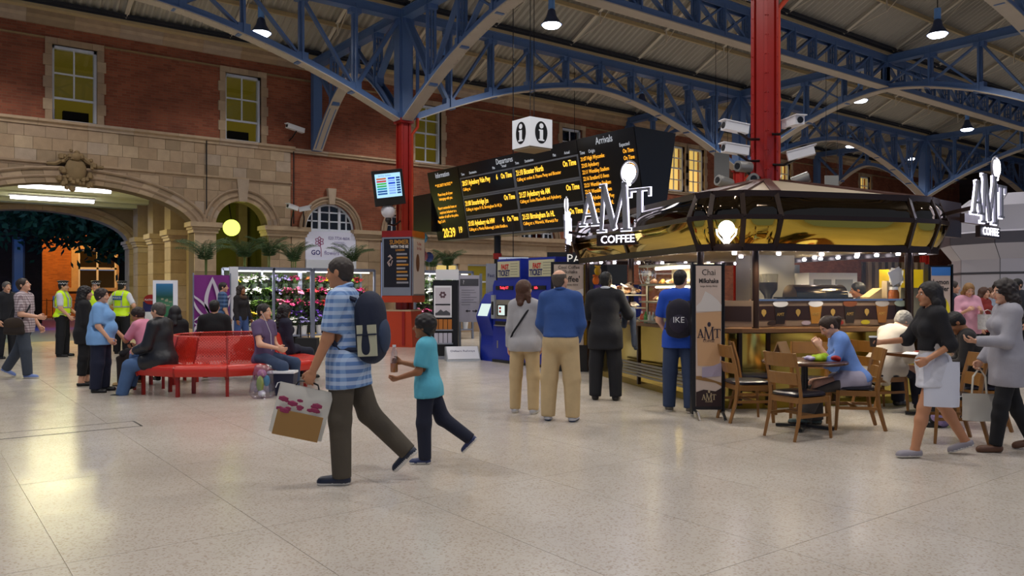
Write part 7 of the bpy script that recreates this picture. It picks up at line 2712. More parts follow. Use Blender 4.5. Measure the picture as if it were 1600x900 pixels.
o = stand('dark blue totem sign with white list panel and red roundel', 'totem_sign', camxy(-8.75, 19.4), 180, 'sign')
MB().mm((-0.2, 0, 0), (0.2, 0.12, 1.25)).build('pillar', MATS['ink_navy'], o)
MB().mm((-0.15, -0.01, 0.2), (0.18, 0.0, 1.0)).build('list_panel', MATS['white_plastic'], o)
q = MB()
q.prism([(0.17 * math.cos(t), 1.3 + 0.12 * math.sin(t)) for t in [6.283 * k / 20 for k in range(20)]], 0, 0.02, frame((0, -0.0, 0), (1, 0, 0), (0, 0, 1)))
q.build('roundel', MATS['red_paint'], o)
text('lettering', 'PLATFORMS', 0.06, MATS['white_plastic'], o, frame((0, -0.025, 1.29), (1, 0, 0), (0, 0, 1)), 'CENTER', 0.9, 0.001)
# ---------------------------------------------------------------- red ring bench
def perforated(name, col):
    m = mat(name, col, 0.35)
    nt = m.node_tree
    tc = nt.nodes.new('ShaderNodeUVMap')
    sp = nt.nodes.new('ShaderNodeSeparateXYZ')
    nt.links.new(tc.outputs[0], sp.inputs[0])
    vals = []
    for ax in ('X', 'Y'):
        d = nt.nodes.new('ShaderNodeMath')
        d.operation = 'MULTIPLY'
        d.inputs[1].default_value = math.pi / 0.022
        nt.links.new(sp.outputs[ax], d.inputs[0])
        s_ = nt.nodes.new('ShaderNodeMath')
        s_.operation = 'SINE'
        nt.links.new(d.outputs[0], s_.inputs[0])
        vals.append(s_)
    mu = nt.nodes.new('ShaderNodeMath')
    mu.operation = 'MULTIPLY'
    nt.links.new(vals[0].outputs[0], mu.inputs[0])
    nt.links.new(vals[1].outputs[0], mu.inputs[1])
    gt = nt.nodes.new('ShaderNodeMath')
    gt.operation = 'LESS_THAN'
    gt.inputs[1].default_value = 0.55
    nt.links.new(mu.outputs[0], gt.inputs[0])
    nt.links.new(gt.outputs[0], nt.nodes['Principled BSDF'].inputs['Alpha'])
    return m
PERF = perforated('perforated_red', 'c02818')
bc = camxy(-4.5, 12.62)
bench = thing('ring_bench', 'ring of red perforated metal seats with inner backrests', 'bench', (bc.x, bc.y, 0), R(-YAW + 5))
NS = 12
th = math.pi / NS
prof = [(1.36, 0.29), (1.38, 0.36), (1.375, 0.42), (1.34, 0.445), (1.25, 0.45), (0.98, 0.43), (0.9, 0.44), (0.86, 0.5), (0.83, 0.6), (0.77, 0.82), (0.755, 0.835), (0.735, 0.82)]
vs, fs, uv = [], [], []
NX = 6
arc = 0
for i, (r_, z) in enumerate(prof):
    if i:
        arc += math.hypot(r_ - prof[i - 1][0], z - prof[i - 1][1])
    hw = r_ * math.tan(th) - 0.006
    for j in range(NX + 1):
        x = -hw + 2 * hw * j / NX
        vs.append((x, r_, z))
        uv.append((x, arc if i > 4 else 0.0))
for i in range(len(prof) - 1):
    for j in range(NX):
        q = i * (NX + 1) + j
        fs.append((q, q + 1, q + NX + 2, q + NX + 1))
me = bpy.data.meshes.new('seat_panel')
me.from_pydata(vs, [], fs)
ul = me.uv_layers.new(name='UVMap')
for lp in me.loops:
    ul.data[lp.index].uv = uv[lp.vertex_index]
me.materials.append(PERF)
me.polygons.foreach_set('use_smooth', [True] * len(me.polygons))
lg = MB()
for r_ in (1.32, 0.92):
    lg.mm((-0.02, r_ - 0.02, 0), (0.02, r_ + 0.02, 0.44))
rb = MB()
rb.path([(0, r_ - 0.0, z - 0.012) for r_, z in prof], 0.014, 6)
RBM = rb.mesh('rib', MATS['red_paint'])
LGM = {}
for nm, r_ in (('front', 1.32), ('rear', 0.92)):
    q = MB()
    q.mm((-0.022, r_ - 0.022, 0), (0.022, r_ + 0.022, 0.43))
    LGM[nm] = q.mesh('leg', MATS['red_paint'])
for k in range(NS):
    a = 2 * math.pi * k / NS
    link('seat_panel', me, bench, None, a)
    e_ = 1 / math.cos(th)
    for nm in ('front', 'rear'):
        ob = link('leg', LGM[nm], bench, None, a + th)
    link('rib', RBM, bench, None, a + th).scale = (1, e_, 1)
# bags by the bench
o = thing('clear_carrier_bag', 'translucent carrier bag of shopping on the floor by the young man\'s feet', 'bag', (*spot(410, 622), 0))
F = Field((-0.22, -0.16, 0), (0.22, 0.16, 0.5), 0.014)
F.cone((-0.06, 0, 0.1), (-0.05, 0, 0.42), 0.12, 0.07, 0.03)
F.cone((0.07, 0, 0.1), (0.06, 0, 0.4), 0.12, 0.08, 0.03)
F.noise(0.008, 32)
F.plane((0, 0, 0.004), (0, 0, -1))
soft('bag_film', F, glass('bag_film', (0.85, 0.82, 0.9), 0.2, 0.2), o)
for k, (c, p, s_) in enumerate((('9ab020', (-0.04, -0.02, 0.2), (0.05, 0.05, 0.12)), ('3a90b0', (0.06, 0.0, 0.24), (0.06, 0.04, 0.08)), ('d8d8e0', (-0.02, -0.03, 0.07), (0.1, 0.05, 0.05)), ('c06a9a', (0.0, 0.02, 0.34), (0.07, 0.05, 0.06)))):
    q = thing('grocery_item', '%s grocery packet inside the translucent bag' % ('yellow-green', 'blue', 'white', 'pink')[k], 'packet', (o.location.x + p[0], o.location.y + p[1], p[2] - 0.05), k * 0.7, 'groceries in the bag')
    G = Field((-0.14, -0.1, -0.02), (0.14, 0.1, 0.2), 0.012)
    G.ell((0, 0, 0.05), s_, None, 0.02)
    soft('packet', G, mat('packet_' + c, c, 0.4), q)
o = thing('sports_bag', 'dark navy bag with a white rim and logo beside the young man\'s feet', 'bag', (*spot(442, 617), 0), R(-YAW))
q = MB()
q.add([(-0.16, -0.1, 0), (0.16, -0.1, 0), (0.16, 0.1, 0), (-0.16, 0.1, 0), (-0.19, -0.12, 0.34), (0.19, -0.12, 0.34), (0.19, 0.12, 0.34), (-0.19, 0.12, 0.34)], [(3, 2, 1, 0), (0, 1, 5, 4), (1, 2, 6, 5), (2, 3, 7, 6), (3, 0, 4, 7)])
q.build('bag_body', mat('navy_bag', '161a34', 0.5), o)
MB().mm((-0.19, -0.125, 0.32), (0.19, 0.125, 0.35)).build('rim', MATS['white_plastic'], o)
q = MB()
q.M = frame((-0.02, -0.118, 0.16), (1, 0, 0), (0, 0.06, 1))
q.path([(-0.05, -0.04, 0), (-0.02, 0.03, 0), (0.02, 0.04, 0), (0.05, -0.03, 0)], 0.008, 5)
q.build('logo', MATS['white_plastic'], o)
o = thing('suitcase', 'small dark suitcase with raised handle behind the right end of the bench', 'suitcase', (*spot(480, 570), 0), R(-YAW))
MB().mm((-0.22, -0.12, 0.05), (0.22, 0.12, 0.55)).build('shell', MATS['black_matt'], o)
MB().path([(-0.16, 0.1, 0.55), (-0.16, 0.1, 0.85), (0.0, 0.1, 0.85), (0.0, 0.1, 0.55)], 0.012, 6).build('handle', MATS['black'], o)
for x in (-0.18, 0.18):
    MB().tube((x, -0.02, 0.035), (x, 0.02, 0.035), 0.035, n=10).build('wheel', MATS['black'], o)
# ---------------------------------------------------------------- coffee kiosk
kc = camxy(3.55, 12.9)
KROT = R(-YAW + 14.9)
kiosk = thing('coffee_kiosk', 'gold-mirrored coffee kiosk with bronze frame, glazed counters and bright letters', 'kiosk', (kc.x, kc.y, 0), KROT)
KM = Matrix.Translation((kc.x, kc.y, 0)) @ Matrix.Rotation(KROT, 4, 'Z')
KMI = KM.inverted()
def kl(px, Y):
    """kiosk-local x, y of the point seen at photo column px at depth Y"""
    w = camxy((px - 800) / 1250 * Y, Y)
    v = KMI @ Vector((w.x, w.y, 0))
    return v.x, v.y
def kw(x, y, z=0):
    return KM @ Vector((x, y, z))
HX, HY, CX, CY = 1.925, 2.85, 0.94, 0.62
def outline(off, z=None, seg=3):
    pts = []
    for sx, sy, rev in ((-1, -1, False), (1, -1, True), (1, 1, False), (-1, 1, True)):
        arc = []
        for i in range(seg + 1):
            t = math.pi / 2 * i / seg
            x = sx * (HX - CX + CX * math.cos(t))
            y = sy * (HY - CY + CY * math.sin(t))
            # push outward by off
            nx, ny = math.cos(t) / CX, math.sin(t) / CY
            l = math.hypot(nx, ny)
            arc.append((x + sx * nx / l * off, y + sy * ny / l * off))
        pts += arc[::-1] if rev else arc
    return pts      # starts on the left side, front-left corner, goes along the front, counter-clockwise
BRONZE = mat('bronze_frame', '2a1a10', 0.3, 0.3)
GOLD = mat('gold_mirror', (0.62, 0.43, 0.07), 0.07, 1.0)
DARKM = mat('dark_reflection_mirror', (0.10, 0.075, 0.05), 0.06, 1.0)  # dark reflection of the upper panels is put into this metal colour
# the fascia: dark mirror above, gold mirror below, a bulge at the middle rail
Z0, ZM, Z1 = 2.05, 2.42, 2.72
o0, om, o1 = outline(-0.14), outline(0.0), outline(-0.12)
N = len(o0)
def subdiv(i):
    a, b = om[i], om[(i + 1) % N]
    L = math.hypot(a[0] - b[0], a[1] - b[1])
    return 2 if L > 3.5 else 1
fascia_pts = []
for i in range(N):
    k = subdiv(i)
    for j in range(k):
        f0, f1 = j / k, (j + 1) / k
        lp = lambda P, f: (P[i][0] + (P[(i + 1) % N][0] - P[i][0]) * f, P[i][1] + (P[(i + 1) % N][1] - P[i][1]) * f)
        for (A, za, B, zb, m, nm) in ((o0, Z0, om, ZM, GOLD, 'gold_panel'), (om, ZM, o1, Z1, DARKM, 'dark_panel')):
            q = MB()
            # gently bulged sheet
            NU, NV = 8, 4
            a0, a1, b0, b1 = lp(A, f0), lp(A, f1), lp(B, f0), lp(B, f1)
            e = Vector((a1[0] - a0[0], a1[1] - a0[1], 0)).normalized()
            nrm = Vector((e.y, -e.x, 0))
            vs = []
            for v in range(NV + 1):
                for u in range(NU + 1):
                    s_, t_ = u / NU, v / NV
                    pa = Vector((a0[0] + (a1[0] - a0[0]) * s_, a0[1] + (a1[1] - a0[1]) * s_, za))
                    pb = Vector((b0[0] + (b1[0] - b0[0]) * s_, b0[1] + (b1[1] - b0[1]) * s_, zb))
                    vs.append(pa.lerp(pb, t_) + nrm * 0.05 * math.sin(math.pi * t_) * min(1, 4 * s_, 4 * (1 - s_)))
            q.add(vs, [(v * (NU + 1) + u, v * (NU + 1) + u + 1, (v + 1) * (NU + 1) + u + 1, (v + 1) * (NU + 1) + u) for v in range(NV) for u in range(NU)])
            q.build(nm, m, kiosk, smooth=True)
        q = MB()
        a, b, c = lp(o0, f0), lp(om, f0), lp(o1, f0)
        q.bar((a[0], a[1], Z0), (b[0], b[1], ZM), 0.06, 0.05, up=(b[0], b[1], 0))
        q.bar((b[0], b[1], ZM), (c[0], c[1], Z1), 0.06, 0.05, up=(b[0], b[1], 0))
        q.build('mullion', BRONZE, kiosk)
for P, z, r_, nm in ((o0, Z0, 0.045, 'bottom_rail'), (om, ZM, 0.03, 'middle_rail'), (o1, Z1, 0.04, 'top_rail')):
    q = MB()
    for i in range(N):
        a, b = P[i], P[(i + 1) % N]
        q.bar((a[0], a[1], z), (b[0], b[1], z), r_ * 1.5, r_ * 2)
    q.build(nm, BRONZE, kiosk)
# roof: pale panels with dark ribs up to the column
CL = KMI @ Vector((0, -11.5, 0))
for i in range(N):
    a, b = o1[i], o1[(i + 1) % N]
    t = 0.86
    a2 = (a[0] + (CL.x - a[0]) * t, a[1] + (CL.y - a[1]) * t)
    b2 = (b[0] + (CL.x - b[0]) * t, b[1] + (CL.y - b[1]) * t)
    q = MB()
    q.add([(a[0], a[1], Z1 + 0.02), (b[0], b[1], Z1 + 0.02), (b2[0], b2[1], 3.2), (a2[0], a2[1], 3.2)], [(0, 1, 2, 3)])
    q.build('roof_panel', mat('kiosk_roof', 'a89880', 0.5), kiosk)
    MB().bar((a[0], a[1], Z1 + 0.03), (a2[0], a2[1], 3.21), 0.12, 0.03).build('roof_rib', mat('rib_brown', '4a2a20', 0.5), kiosk)
# soffit and ceiling
q = MB()
q.prism(outline(-0.2), 2.07, 2.12)
q.build('soffit', mat('soffit_brown', '4a2c1a', 0.5), kiosk)
q = MB()
q.prism([(p[0] * 0.8, p[1] * 0.8) for p in outline(-0.4)], 2.055, 2.07)
q.build('ceiling_panel', mat('kiosk_ceiling', 'b8a888', 0.6), kiosk)
BULB = glow('bulb_glow', (0.9, 0.85, 1.0), 16)
dl = MB()
dl.lathe([(0.0, -0.045), (0.028, -0.04), (0.035, -0.01), (0.02, 0.0), (0, 0)], n=10)
DLM = dl.mesh('downlight', BULB, True)
path = outline(-0.28, seg=4)
tot = 0
lights = []
M_ = len(path)
for i in range(M_):
    a, b = Vector(path[i]), Vector(path[(i + 1) % M_])
    L = (b - a).length
    k = max(1, int(L / 0.42))
    for j in range(k):
        p = a.lerp(b, j / k)
        lights.append(p)
for p in lights:
    link('downlight', DLM, kiosk, (p.x, p.y, 2.06))
for x in (-0.9, -0.2, 0.5, 1.1):
    for y in (-1.6, -0.6):
        link('downlight', DLM, kiosk, (x, y, 2.05))
KE = 44
for x, y in ((-1.35, -2.0), (-1.35, -0.6), (-1.35, 0.9), (-0.5, -2.3), (0.6, -2.3), (1.3, -1.9), (0.0, -1.0), (0.9, -0.6)):
    add_light('kiosk_light', 'SPOT', (x, y, 2.02), KE, (1.0, 0.83, 0.6), kiosk, (0, 0, 0), spot_size=R(150), spot_blend=0.5, shadow_soft_size=0.08)
for x, y in ((-1.9, -1.6), (-1.9, 0.2), (-1.2, -2.85), (0.2, -2.95), (1.4, -2.7)):
    add_light('kiosk_rim_light', 'SPOT', (x * 0.98, y * 0.98, 1.98), 46, (1.0, 0.9, 0.74), kiosk, (0, 0, 0), spot_size=R(120), spot_blend=0.6, shadow_soft_size=0.06)
# counter: gold mirror panels below, wooden ledge, posters or displays above
ci = outline(-0.3)
for i in range(N):
    a, b = ci[i], ci[(i + 1) % N]
    L = math.hypot(a[0] - b[0], a[1] - b[1])
    k = max(1, round(L / 1.2))
    for j in range(k):
        p = (a[0] + (b[0] - a[0]) * j / k, a[1] + (b[1] - a[1]) * j / k)
        r_ = (a[0] + (b[0] - a[0]) * (j + 1) / k, a[1] + (b[1] - a[1]) * (j + 1) / k)
        q = MB()
        NU = 6
        e = Vector((r_[0] - p[0], r_[1] - p[1], 0)).normalized()
        nrm = Vector((e.y, -e.x, 0))
        vs = []
        for v in range(3):
            for u in range(NU + 1):
                s_ = u / NU
                vs.append(Vector((p[0] + (r_[0] - p[0]) * s_, p[1] + (r_[1] - p[1]) * s_, 0.1 + 0.43 * v)) - nrm * 0.035 * math.sin(math.pi * s_) * math.sin(math.pi * (v + 0.5) / 3))
        q.add(vs, [(v * (NU + 1) + u, v * (NU + 1) + u + 1, (v + 1) * (NU + 1) + u + 1, (v + 1) * (NU + 1) + u) for v in range(2) for u in range(NU)])
        q.build('counter_panel', mat('gold_counter', (0.60, 0.45, 0.10), 0.14, 1.0), kiosk, smooth=True)
        MB().bar((p[0], p[1], 0.05), (p[0], p[1], 1.0), 0.05, 0.05).build('counter_stile', BRONZE, kiosk)
q = MB()
q.prism(outline(-0.34), 0.0, 0.1)
q.build('plinth', mat('plinth_gold', '8a7420', 0.3, 0.7), kiosk)
q = MB()
oo, oi = outline(-0.12), outline(-0.62)
vs = [(p[0], p[1], z) for z in (0.98, 1.03) for P in (oo, oi) for p in P]
fs = []
for i in range(N):
    j = (i + 1) % N
    fs += [(i, j, N + j, N + i)[::-1], (2 * N + i, 2 * N + j, 3 * N + j, 3 * N + i), (i, j, 2 * N + j, 2 * N + i), (N + i, N + j, 3 * N + j, 3 * N + i)[::-1]]
q.add(vs, fs)
q.build('ledge', mat('ledge_wood', '6e4c2c', 0.4), kiosk)
q = MB()
q.prism(outline(-0.62), 0.0, 0.06)
MB().mm((CL.x - 0.32, CL.y - 0.32, 0.06), (CL.x + 0.32, CL.y + 0.32, 2.06)).build('column_cladding', mat('stainless', 'a8a49a', 0.3, 0.6), kiosk)
q.build('inner_floor', mat('kiosk_floor', '4a4640', 0.5), kiosk)
# slatted kick rail along the left side
for k in range(5):
    z = 0.22 + 0.045 * k
    MB().bar((-HX + 0.16, -HY + 0.75, z), (-HX + 0.16, 0.9, z), 0.03, 0.03).build('kick_slat', mat('kick_steel', '77746c', 0.35, 0.7), kiosk)
# posts
for x, y in ((-HX + 0.32, -HY + 0.9), (-1.16, -HY + 0.3), (1.15, -HY + 0.3), (HX - 0.35, -HY + 0.75), (-HX + 0.3, 0.3), (-HX + 0.3, 2.3), (HX - 0.3, 1.8)):
    MB().tube((x, y, 1.0), (x, y, 2.08), 0.045, n=12).build('post', BRONZE, kiosk, smooth=True)
# poster band along the front
PB = mat('poster_brown', '2a1812', 0.35)
PC = mat('poster_tan', '7a6450', 0.45)
yf = -HY + 0.34
bx0, bx1 = -1.2, 1.22
band = MB().mm((bx0, yf, 1.05), (bx1, yf + 0.04, 1.38)).build('poster_band', PC, kiosk)
MB().mm((bx0, yf - 0.006, 1.13), (bx1, yf, 1.31)).build('brown_stripe', PB, band)
CUPS = [(-0.78, 'cup_choc', 'mallow'), (-0.26, 'glass_caramel', 'cream'), (0.26, 'cup_choc', 'coffee'), (0.76, 'glass_amber', 'ice'), (1.06, 'cup_choc', 'mint')]
cc = {'cup_choc': '1e1410', 'glass_caramel': '9a6a24', 'glass_amber': '8a5a24', 'mallow': 'c8c4c0', 'cream': 'd8d4d0', 'coffee': '6a3a20', 'ice': 'a8a098', 'mint': 'a8b4a0'}
for x, b, t in CUPS:
    q = MB()
    q.M = frame((x, yf - 0.008, 0), (1, 0, 0), (0, 0, 1))
    q.prism([(-0.06, 1.08), (0.06, 1.08), (0.095, 1.33), (-0.095, 1.33)], 0, 0.004)
    q.build('cup_print', mat('print_' + b, cc[b], 0.4), band)
    q = MB()
    q.M = frame((x, yf - 0.01, 0), (1, 0, 0), (0, 0, 1))
    q.prism([(0.11 * math.cos(a_), 1.34 + 0.045 * math.sin(a_)) for a_ in [6.283 * k / 18 for k in range(18)]], 0, 0.004)
    q.build('topping_print', mat('print_' + t, cc[t], 0.4), band)
    text('lettering', 'AMT', 0.06, mat('ink_gold', 'a08040', 0.4), band, frame((x, yf - 0.014, 1.2), (1, 0, 0), (0, 0, 1)), 'CENTER', 0.9, 0.001)
for x in (-1.02, -0.52, 0.0, 0.52):
    q = MB()
    q.M = frame((x, yf - 0.008, 1.22), (1, 0, 0), (0, 0, 1))
    q.prism([(0, -0.05), (0.035, 0.0), (0.03, 0.035), (0, 0.05), (-0.03, 0.035), (-0.035, 0.0)], 0, 0.003)
    q.build('bean_print', mat('ink_gold', ''), band)
for x, c in ((-0.9, '2a1a12'), (-0.4, '9a8a90'), (0.1, '8a2a20'), (0.5, 'b0a020')):
    q = MB()
    q.M = frame((x, yf - 0.006, 1.09), (1, 0, 0), (0, 0, 1))
    q.prism([(0.07 * math.cos(a_), 0.03 * math.sin(a_)) for a_ in [6.283 * k / 12 for k in range(12)]], 0, 0.003)
    q.build('ingredient_print', mat('print_' + c, c, 0.5), band)
# menu strip on the corner
a, b = ci[0], ci[3]
q = MB()
q.M = frame(((ci[1][0] + ci[2][0]) / 2, (ci[1][1] + ci[2][1]) / 2, 0), (ci[2][0] - ci[1][0], ci[2][1] - ci[1][1], 0), (0, 0, 1))
q.mm((-0.25, 1.05, 0.0), (0.3, 1.38, 0.03))
q.build('corner_board', PC, kiosk)
q = MB()
q.M = frame(((ci[1][0] + ci[2][0]) / 2, (ci[1][1] + ci[2][1]) / 2, 0), (ci[2][0] - ci[1][0], ci[2][1] - ci[1][1], 0), (0, 0, 1))
q.mm((-0.22, 1.12, 0.03), (0.28, 1.31, 0.036))
q.build('price_list', PB, kiosk)
# glass above the front counter
MB().mm((bx0, yf + 0.01, 1.38), (bx1, yf + 0.016, 2.05)).build('glass_screen', glass('kiosk_glass', (0.95, 0.95, 0.92), 0.06), kiosk)
MB().mm((bx0, yf - 0.02, 1.375), (bx1, yf + 0.05, 1.4)).build('glass_rail', MATS['chrome'], kiosk)
# panel with a white glowing bean lamp
i = 1
pa, pb = om[1], om[2]
c_ = Vector(((o0[1][0] + o0[2][0] + om[1][0] + om[2][0]) / 4, (o0[1][1] + o0[2][1] + om[1][1] + om[2][1]) / 4, 2.24))
ex = Vector((pb[0] - pa[0], pb[1] - pa[1], 0)).normalized()
nr = Vector((ex.y, -ex.x, 0))
Mb = frame(c_ + nr * 0.09, ex, (0, 0, 1))
q = MB()
q.M = Mb
q.prism([(0.1 * math.cos(t), 0.03 + 0.105 * math.sin(t)) for t in [6.283 * k / 20 for k in range(20)]], 0, 0.02)
q.prism([(-0.05, -0.06), (0.05, -0.06), (0.02, -0.15), (-0.02, -0.15)], 0, 0.02)
q.build('bean_lamp', glow('bean_glow', (1.0, 0.88, 0.7), 5), kiosk)
q = MB()
q.M = Mb
q.path([(-0.12, 0.03, 0.01), (-0.11, -0.04, 0.01), (-0.06, -0.1, 0.01), (-0.02, -0.15, 0.01)], 0.012, 5)
q.path([(0.12, 0.03, 0.01), (0.11, -0.04, 0.01), (0.06, -0.1, 0.01), (0.02, -0.15, 0.01)], 0.012, 5)
q.build('lamp_outline', glow('bean_glow2', (1.0, 0.9, 0.75), 2.5), kiosk)
# ---- serif letters
def stroke(p, q_, w):
    p, q_ = Vector(p), Vector(q_)
    d = (q_ - p).normalized()
    n = Vector((-d.y, d.x)) * w / 2
    return [tuple(p + n), tuple(p - n), tuple(q_ - n), tuple(q_ + n)]
def hbar(x0, x1, y0, y1):
    return [(x0, y0), (x1, y0), (x1, y1), (x0, y1)]
LET = {
    'A': (0.62, [stroke((0.10, 0.03), (0.30, 0.80), 0.055), stroke((0.29, 0.80), (0.52, 0.03), 0.12), hbar(0.16, 0.44, 0.25, 0.30), hbar(0.0, 0.22, 0.0, 0.05), hbar(0.38, 0.66, 0.0, 0.05)]),
    'M': (1.0, [stroke((0.13, -0.15), (0.2, 0.98), 0.07), stroke((0.19, 0.98), (0.52, -0.12), 0.13), stroke((0.5, -0.12), (0.83, 0.98), 0.06), stroke((0.82, 0.98), (0.87, -0.15), 0.13), hbar(0.0, 0.26, -0.18, -0.13), hbar(0.72, 1.02, -0.18, -0.13), hbar(0.08, 0.26, 0.94, 1.0), hbar(0.76, 0.96, 0.94, 1.0)]),
    'T': (0.62, [hbar(0.26, 0.38, 0.03, 0.8), hbar(0.03, 0.61, 0.75, 0.81), hbar(0.18, 0.46, 0.0, 0.05), hbar(0.02, 0.07, 0.62, 0.81), hbar(0.57, 0.62, 0.62, 0.81)]),
}
HALO = glow('sign_halo', (0.80, 0.78, 1.0), 3.0)
FACE = mat('letter_grey', '8c8c92', 0.4, 0.3)
def amt_sign(label, pos, ang, S=0.62):
    o = thing('coffee_sign', label, 'sign', pos, ang, 'coffee signs')
    x = 0
    M0 = frame((-1.09 * S, 0, 0), (1, 0, 0), (0, 0, 1))
    for ch, dx in (('A', 0.0), ('M', 0.56), ('T', 1.5)):
        w, st_ = LET[ch]
        f, h = MB(), MB()
        for poly in st_:
            pl = [((p[0] + dx) * S, p[1] * S) for p in poly]
            f.prism(pl, 0.0, 0.03, M0)
            cx, cy = sum(p[0] for p in pl) / 4, sum(p[1] for p in pl) / 4
            e = []
            for p in pl:
                d = Vector((p[0] - cx, p[1] - cy))
                e.append((p[0] + math.copysign(0.010, d.x), p[1] + math.copysign(0.010, d.y)))
            h.prism(e, -0.025, 0.0, M0)
        l = f.build('letter_' + ch.lower(), FACE, o)
        h.build('halo', HALO, l)
    # round lamp above with its stem and ring
    q = MB()
    q.prism([((1.52 + 0.17 * math.cos(t)) * S, (1.22 + 0.2 * math.sin(t)) * S) for t in [6.283 * k / 24 for k in range(24)]], -0.02, 0.03, M0)
    q.prism([(1.45 * S, 1.06 * S), (1.59 * S, 1.06 * S), (1.54 * S, 0.9 * S), (1.5 * S, 0.9 * S)], -0.02, 0.03, M0)
    q.build('round_lamp', glow('round_lamp_glow', (0.95, 0.93, 1.0), 9), o)
    q = MB()
    q.M = M0
    q.path([((1.52 + 0.24 * math.cos(t)) * S, (1.22 + 0.27 * math.sin(t)) * S, 0.0) for t in [6.283 * k / 28 for k in range(28)]], 0.016, 6, closed=True)
    q.build('lamp_ring', FACE, o)
    q = MB()
    q.mm((-0.55 * S, 0.0, -0.52 * S), (0.72 * S, 0.06, -0.24 * S))
    q.build('coffee_plate', BRONZE, o)
    text('coffee_lettering', 'COFFEE', 0.27 * S, glow('coffee_glow', (0.86, 0.84, 1.0), 2.6), o, frame((0.085 * S, -0.008, -0.38 * S), (1, 0, 0), (0, 0, 1)), 'CENTER', 1.08, 0.004, 0.001)
    q = MB()
    q.mm((-0.9 * S, 0.12, -0.1), (0.95 * S, 0.18, 0.02))
    for xx in (-0.7 * S, 0.7 * S):
        q.bar((xx, 0.05, 0.1), (xx, 0.6, 0.0), 0.05, 0.05)
    q.mm((-0.7 * S, 0.5, -0.25), (0.7 * S, 0.6, 0.25))
    q.build('bracket', BRONZE, o)
    return o
v = camxy(1.56, 12.15)
amt_sign('large coffee sign with glowing-edged letters above the left side of the kiosk', (v.x, v.y, 2.52), R(-YAW - 43))
v = camxy(6.5, 10.9)
amt_sign('coffee sign seen edge-on at the right corner of the kiosk', (v.x, v.y, 2.52), R(-YAW + 40), 0.56)
v = camxy(1.02, 14.6)
amt_sign('coffee sign seen from the side at the far left corner of the kiosk', (v.x, v.y, 2.45), R(-YAW - 100), 0.5)
# ---- things inside and on the kiosk
def item(name, label, cat, px, Y, z, rot=0.0, group=None):
    w = camxy((px - 800) / 1250 * Y, Y)
    return thing(name, label, cat, (w.x, w.y, z), KROT + rot, group)
SST = mat('stainless', 'a8a49a', 0.3, 0.6)
o = item('steel_cupboard', 'tall stainless cupboard at the back left of the kiosk interior', 'cupboard', 1205, 13.5, 0)
MB().mm((-0.35, 0, 0), (0.55, 0.5, 1.95)).build('carcass', SST, o)
MB().mm((-0.33, -0.02, 0.1), (0.08, 0.0, 1.9)).build('door', SST, o)
MB().mm((0.12, -0.02, 0.1), (0.53, 0.0, 1.9)).build('door', SST, o)
MB().mm((0.04, -0.05, 1.3), (0.07, -0.02, 1.6)).build('handle', MATS['black'], o)
MB().mm((0.2, -0.03, 1.52), (0.32, -0.02, 1.68)).build('pink_note', mat('note_pink', 'd8b0a8', 0.6), o)
o = item('kiosk_fridge', 'white fridge cabinet with two vents inside the kiosk', 'fridge', 1300, 12.2, 1.0)
MB().mm((-0.4, 0, 0), (0.45, 0.5, 0.78)).build('cabinet', MATS['white_plastic'], o)
for x in (-0.32, 0.06):
    MB().mm((x, -0.015, 0.5), (x + 0.3, 0.0, 0.68)).build('vent', MATS['grey_plastic'], o)
MB().mm((-0.5, 0.0, -1.0), (0.6, 0.5, 0)).build('worktop_base', SST, o)
o = item('back_shelving', 'wooden slatted back shelving at the right of the kiosk interior', 'shelving', 1400, 12.4, 0)
for k in range(9):
    MB().mm((-0.5 + 0.12 * k, 0, 0), (-0.44 + 0.12 * k, 0.06, 1.95)).build('slat', mat('slat_wood', '7a6448', 0.6), o)
MB().mm((-0.55, 0.06, 0), (0.6, 0.1, 1.95)).build('backing', mat('backing_dark', '3a2e22', 0.7), o)
o = item('front_worktop', 'stainless worktop behind the poster band', 'worktop', 1290, 10.7, 0)
MB().mm((-1.2, 0, 1.2), (1.1, 0.45, 1.26)).build('top', SST, o)
MB().mm((-1.2, 0.05, 0.06), (1.1, 0.42, 1.2)).build('cupboards', mat('cup_brown2', '4a3828', 0.5), o)
o = item('coffee_grinder', 'coffee grinder with a dark bean hopper behind the counter glass', 'grinder', 1207, 10.75, 1.26)
MB().mm((-0.07, 0.0, 0), (0.07, 0.2, 0.14)).build('base', SST, o)
MB().lathe([(0.05, 0.14), (0.06, 0.18), (0.12, 0.26), (0.125, 0.36), (0, 0.36)], (0, 0.1, 0), 16).build('hopper', mat('beans', '16100c', 0.4), o, smooth=True)
MB().lathe([(0.125, 0.36), (0.13, 0.47), (0.0, 0.48)], (0, 0.1, 0), 16).build('hopper_lid', glass('hopper_glass', (0.8, 0.78, 0.7), 0.15), o, smooth=True)
o = item('espresso_machine', 'wide dark espresso machine with a curved metallic top', 'coffee machine', 1282, 10.8, 1.26)
MB().mm((-0.5, 0.0, 0.0), (0.52, 0.34, 0.16)).build('body', mat('machine_black', '14140f', 0.2), o)
q = MB()
q.prism([(0.34 * math.cos(t) * 0.5 + 0.17, 0.16 + 0.17 * math.sin(t)) for t in [math.pi * k / 12 for k in range(13)]], -0.36, 0.44, Matrix(((0, 0, 1, 0), (1, 0, 0, 0), (0, 1, 0, 0), (0, 0, 0, 1))))
q.build('curved_top', mat('machine_gloss', (0.2, 0.16, 0.1), 0.12, 1.0), o, smooth=True)
for x in (-0.25, 0.25):
    MB().mm((x - 0.05, -0.06, 0.02), (x + 0.05, 0.0, 0.1)).build('group_head', MATS['chrome'], o)
    MB().tube((x, -0.03, 0.04), (x, -0.2, 0.02), 0.014, n=8).build('handle', MATS['black'], o)
o = item('juice_jar', 'amber jar standing at the right of the counter', 'jar', 1395, 10.8, 1.26)
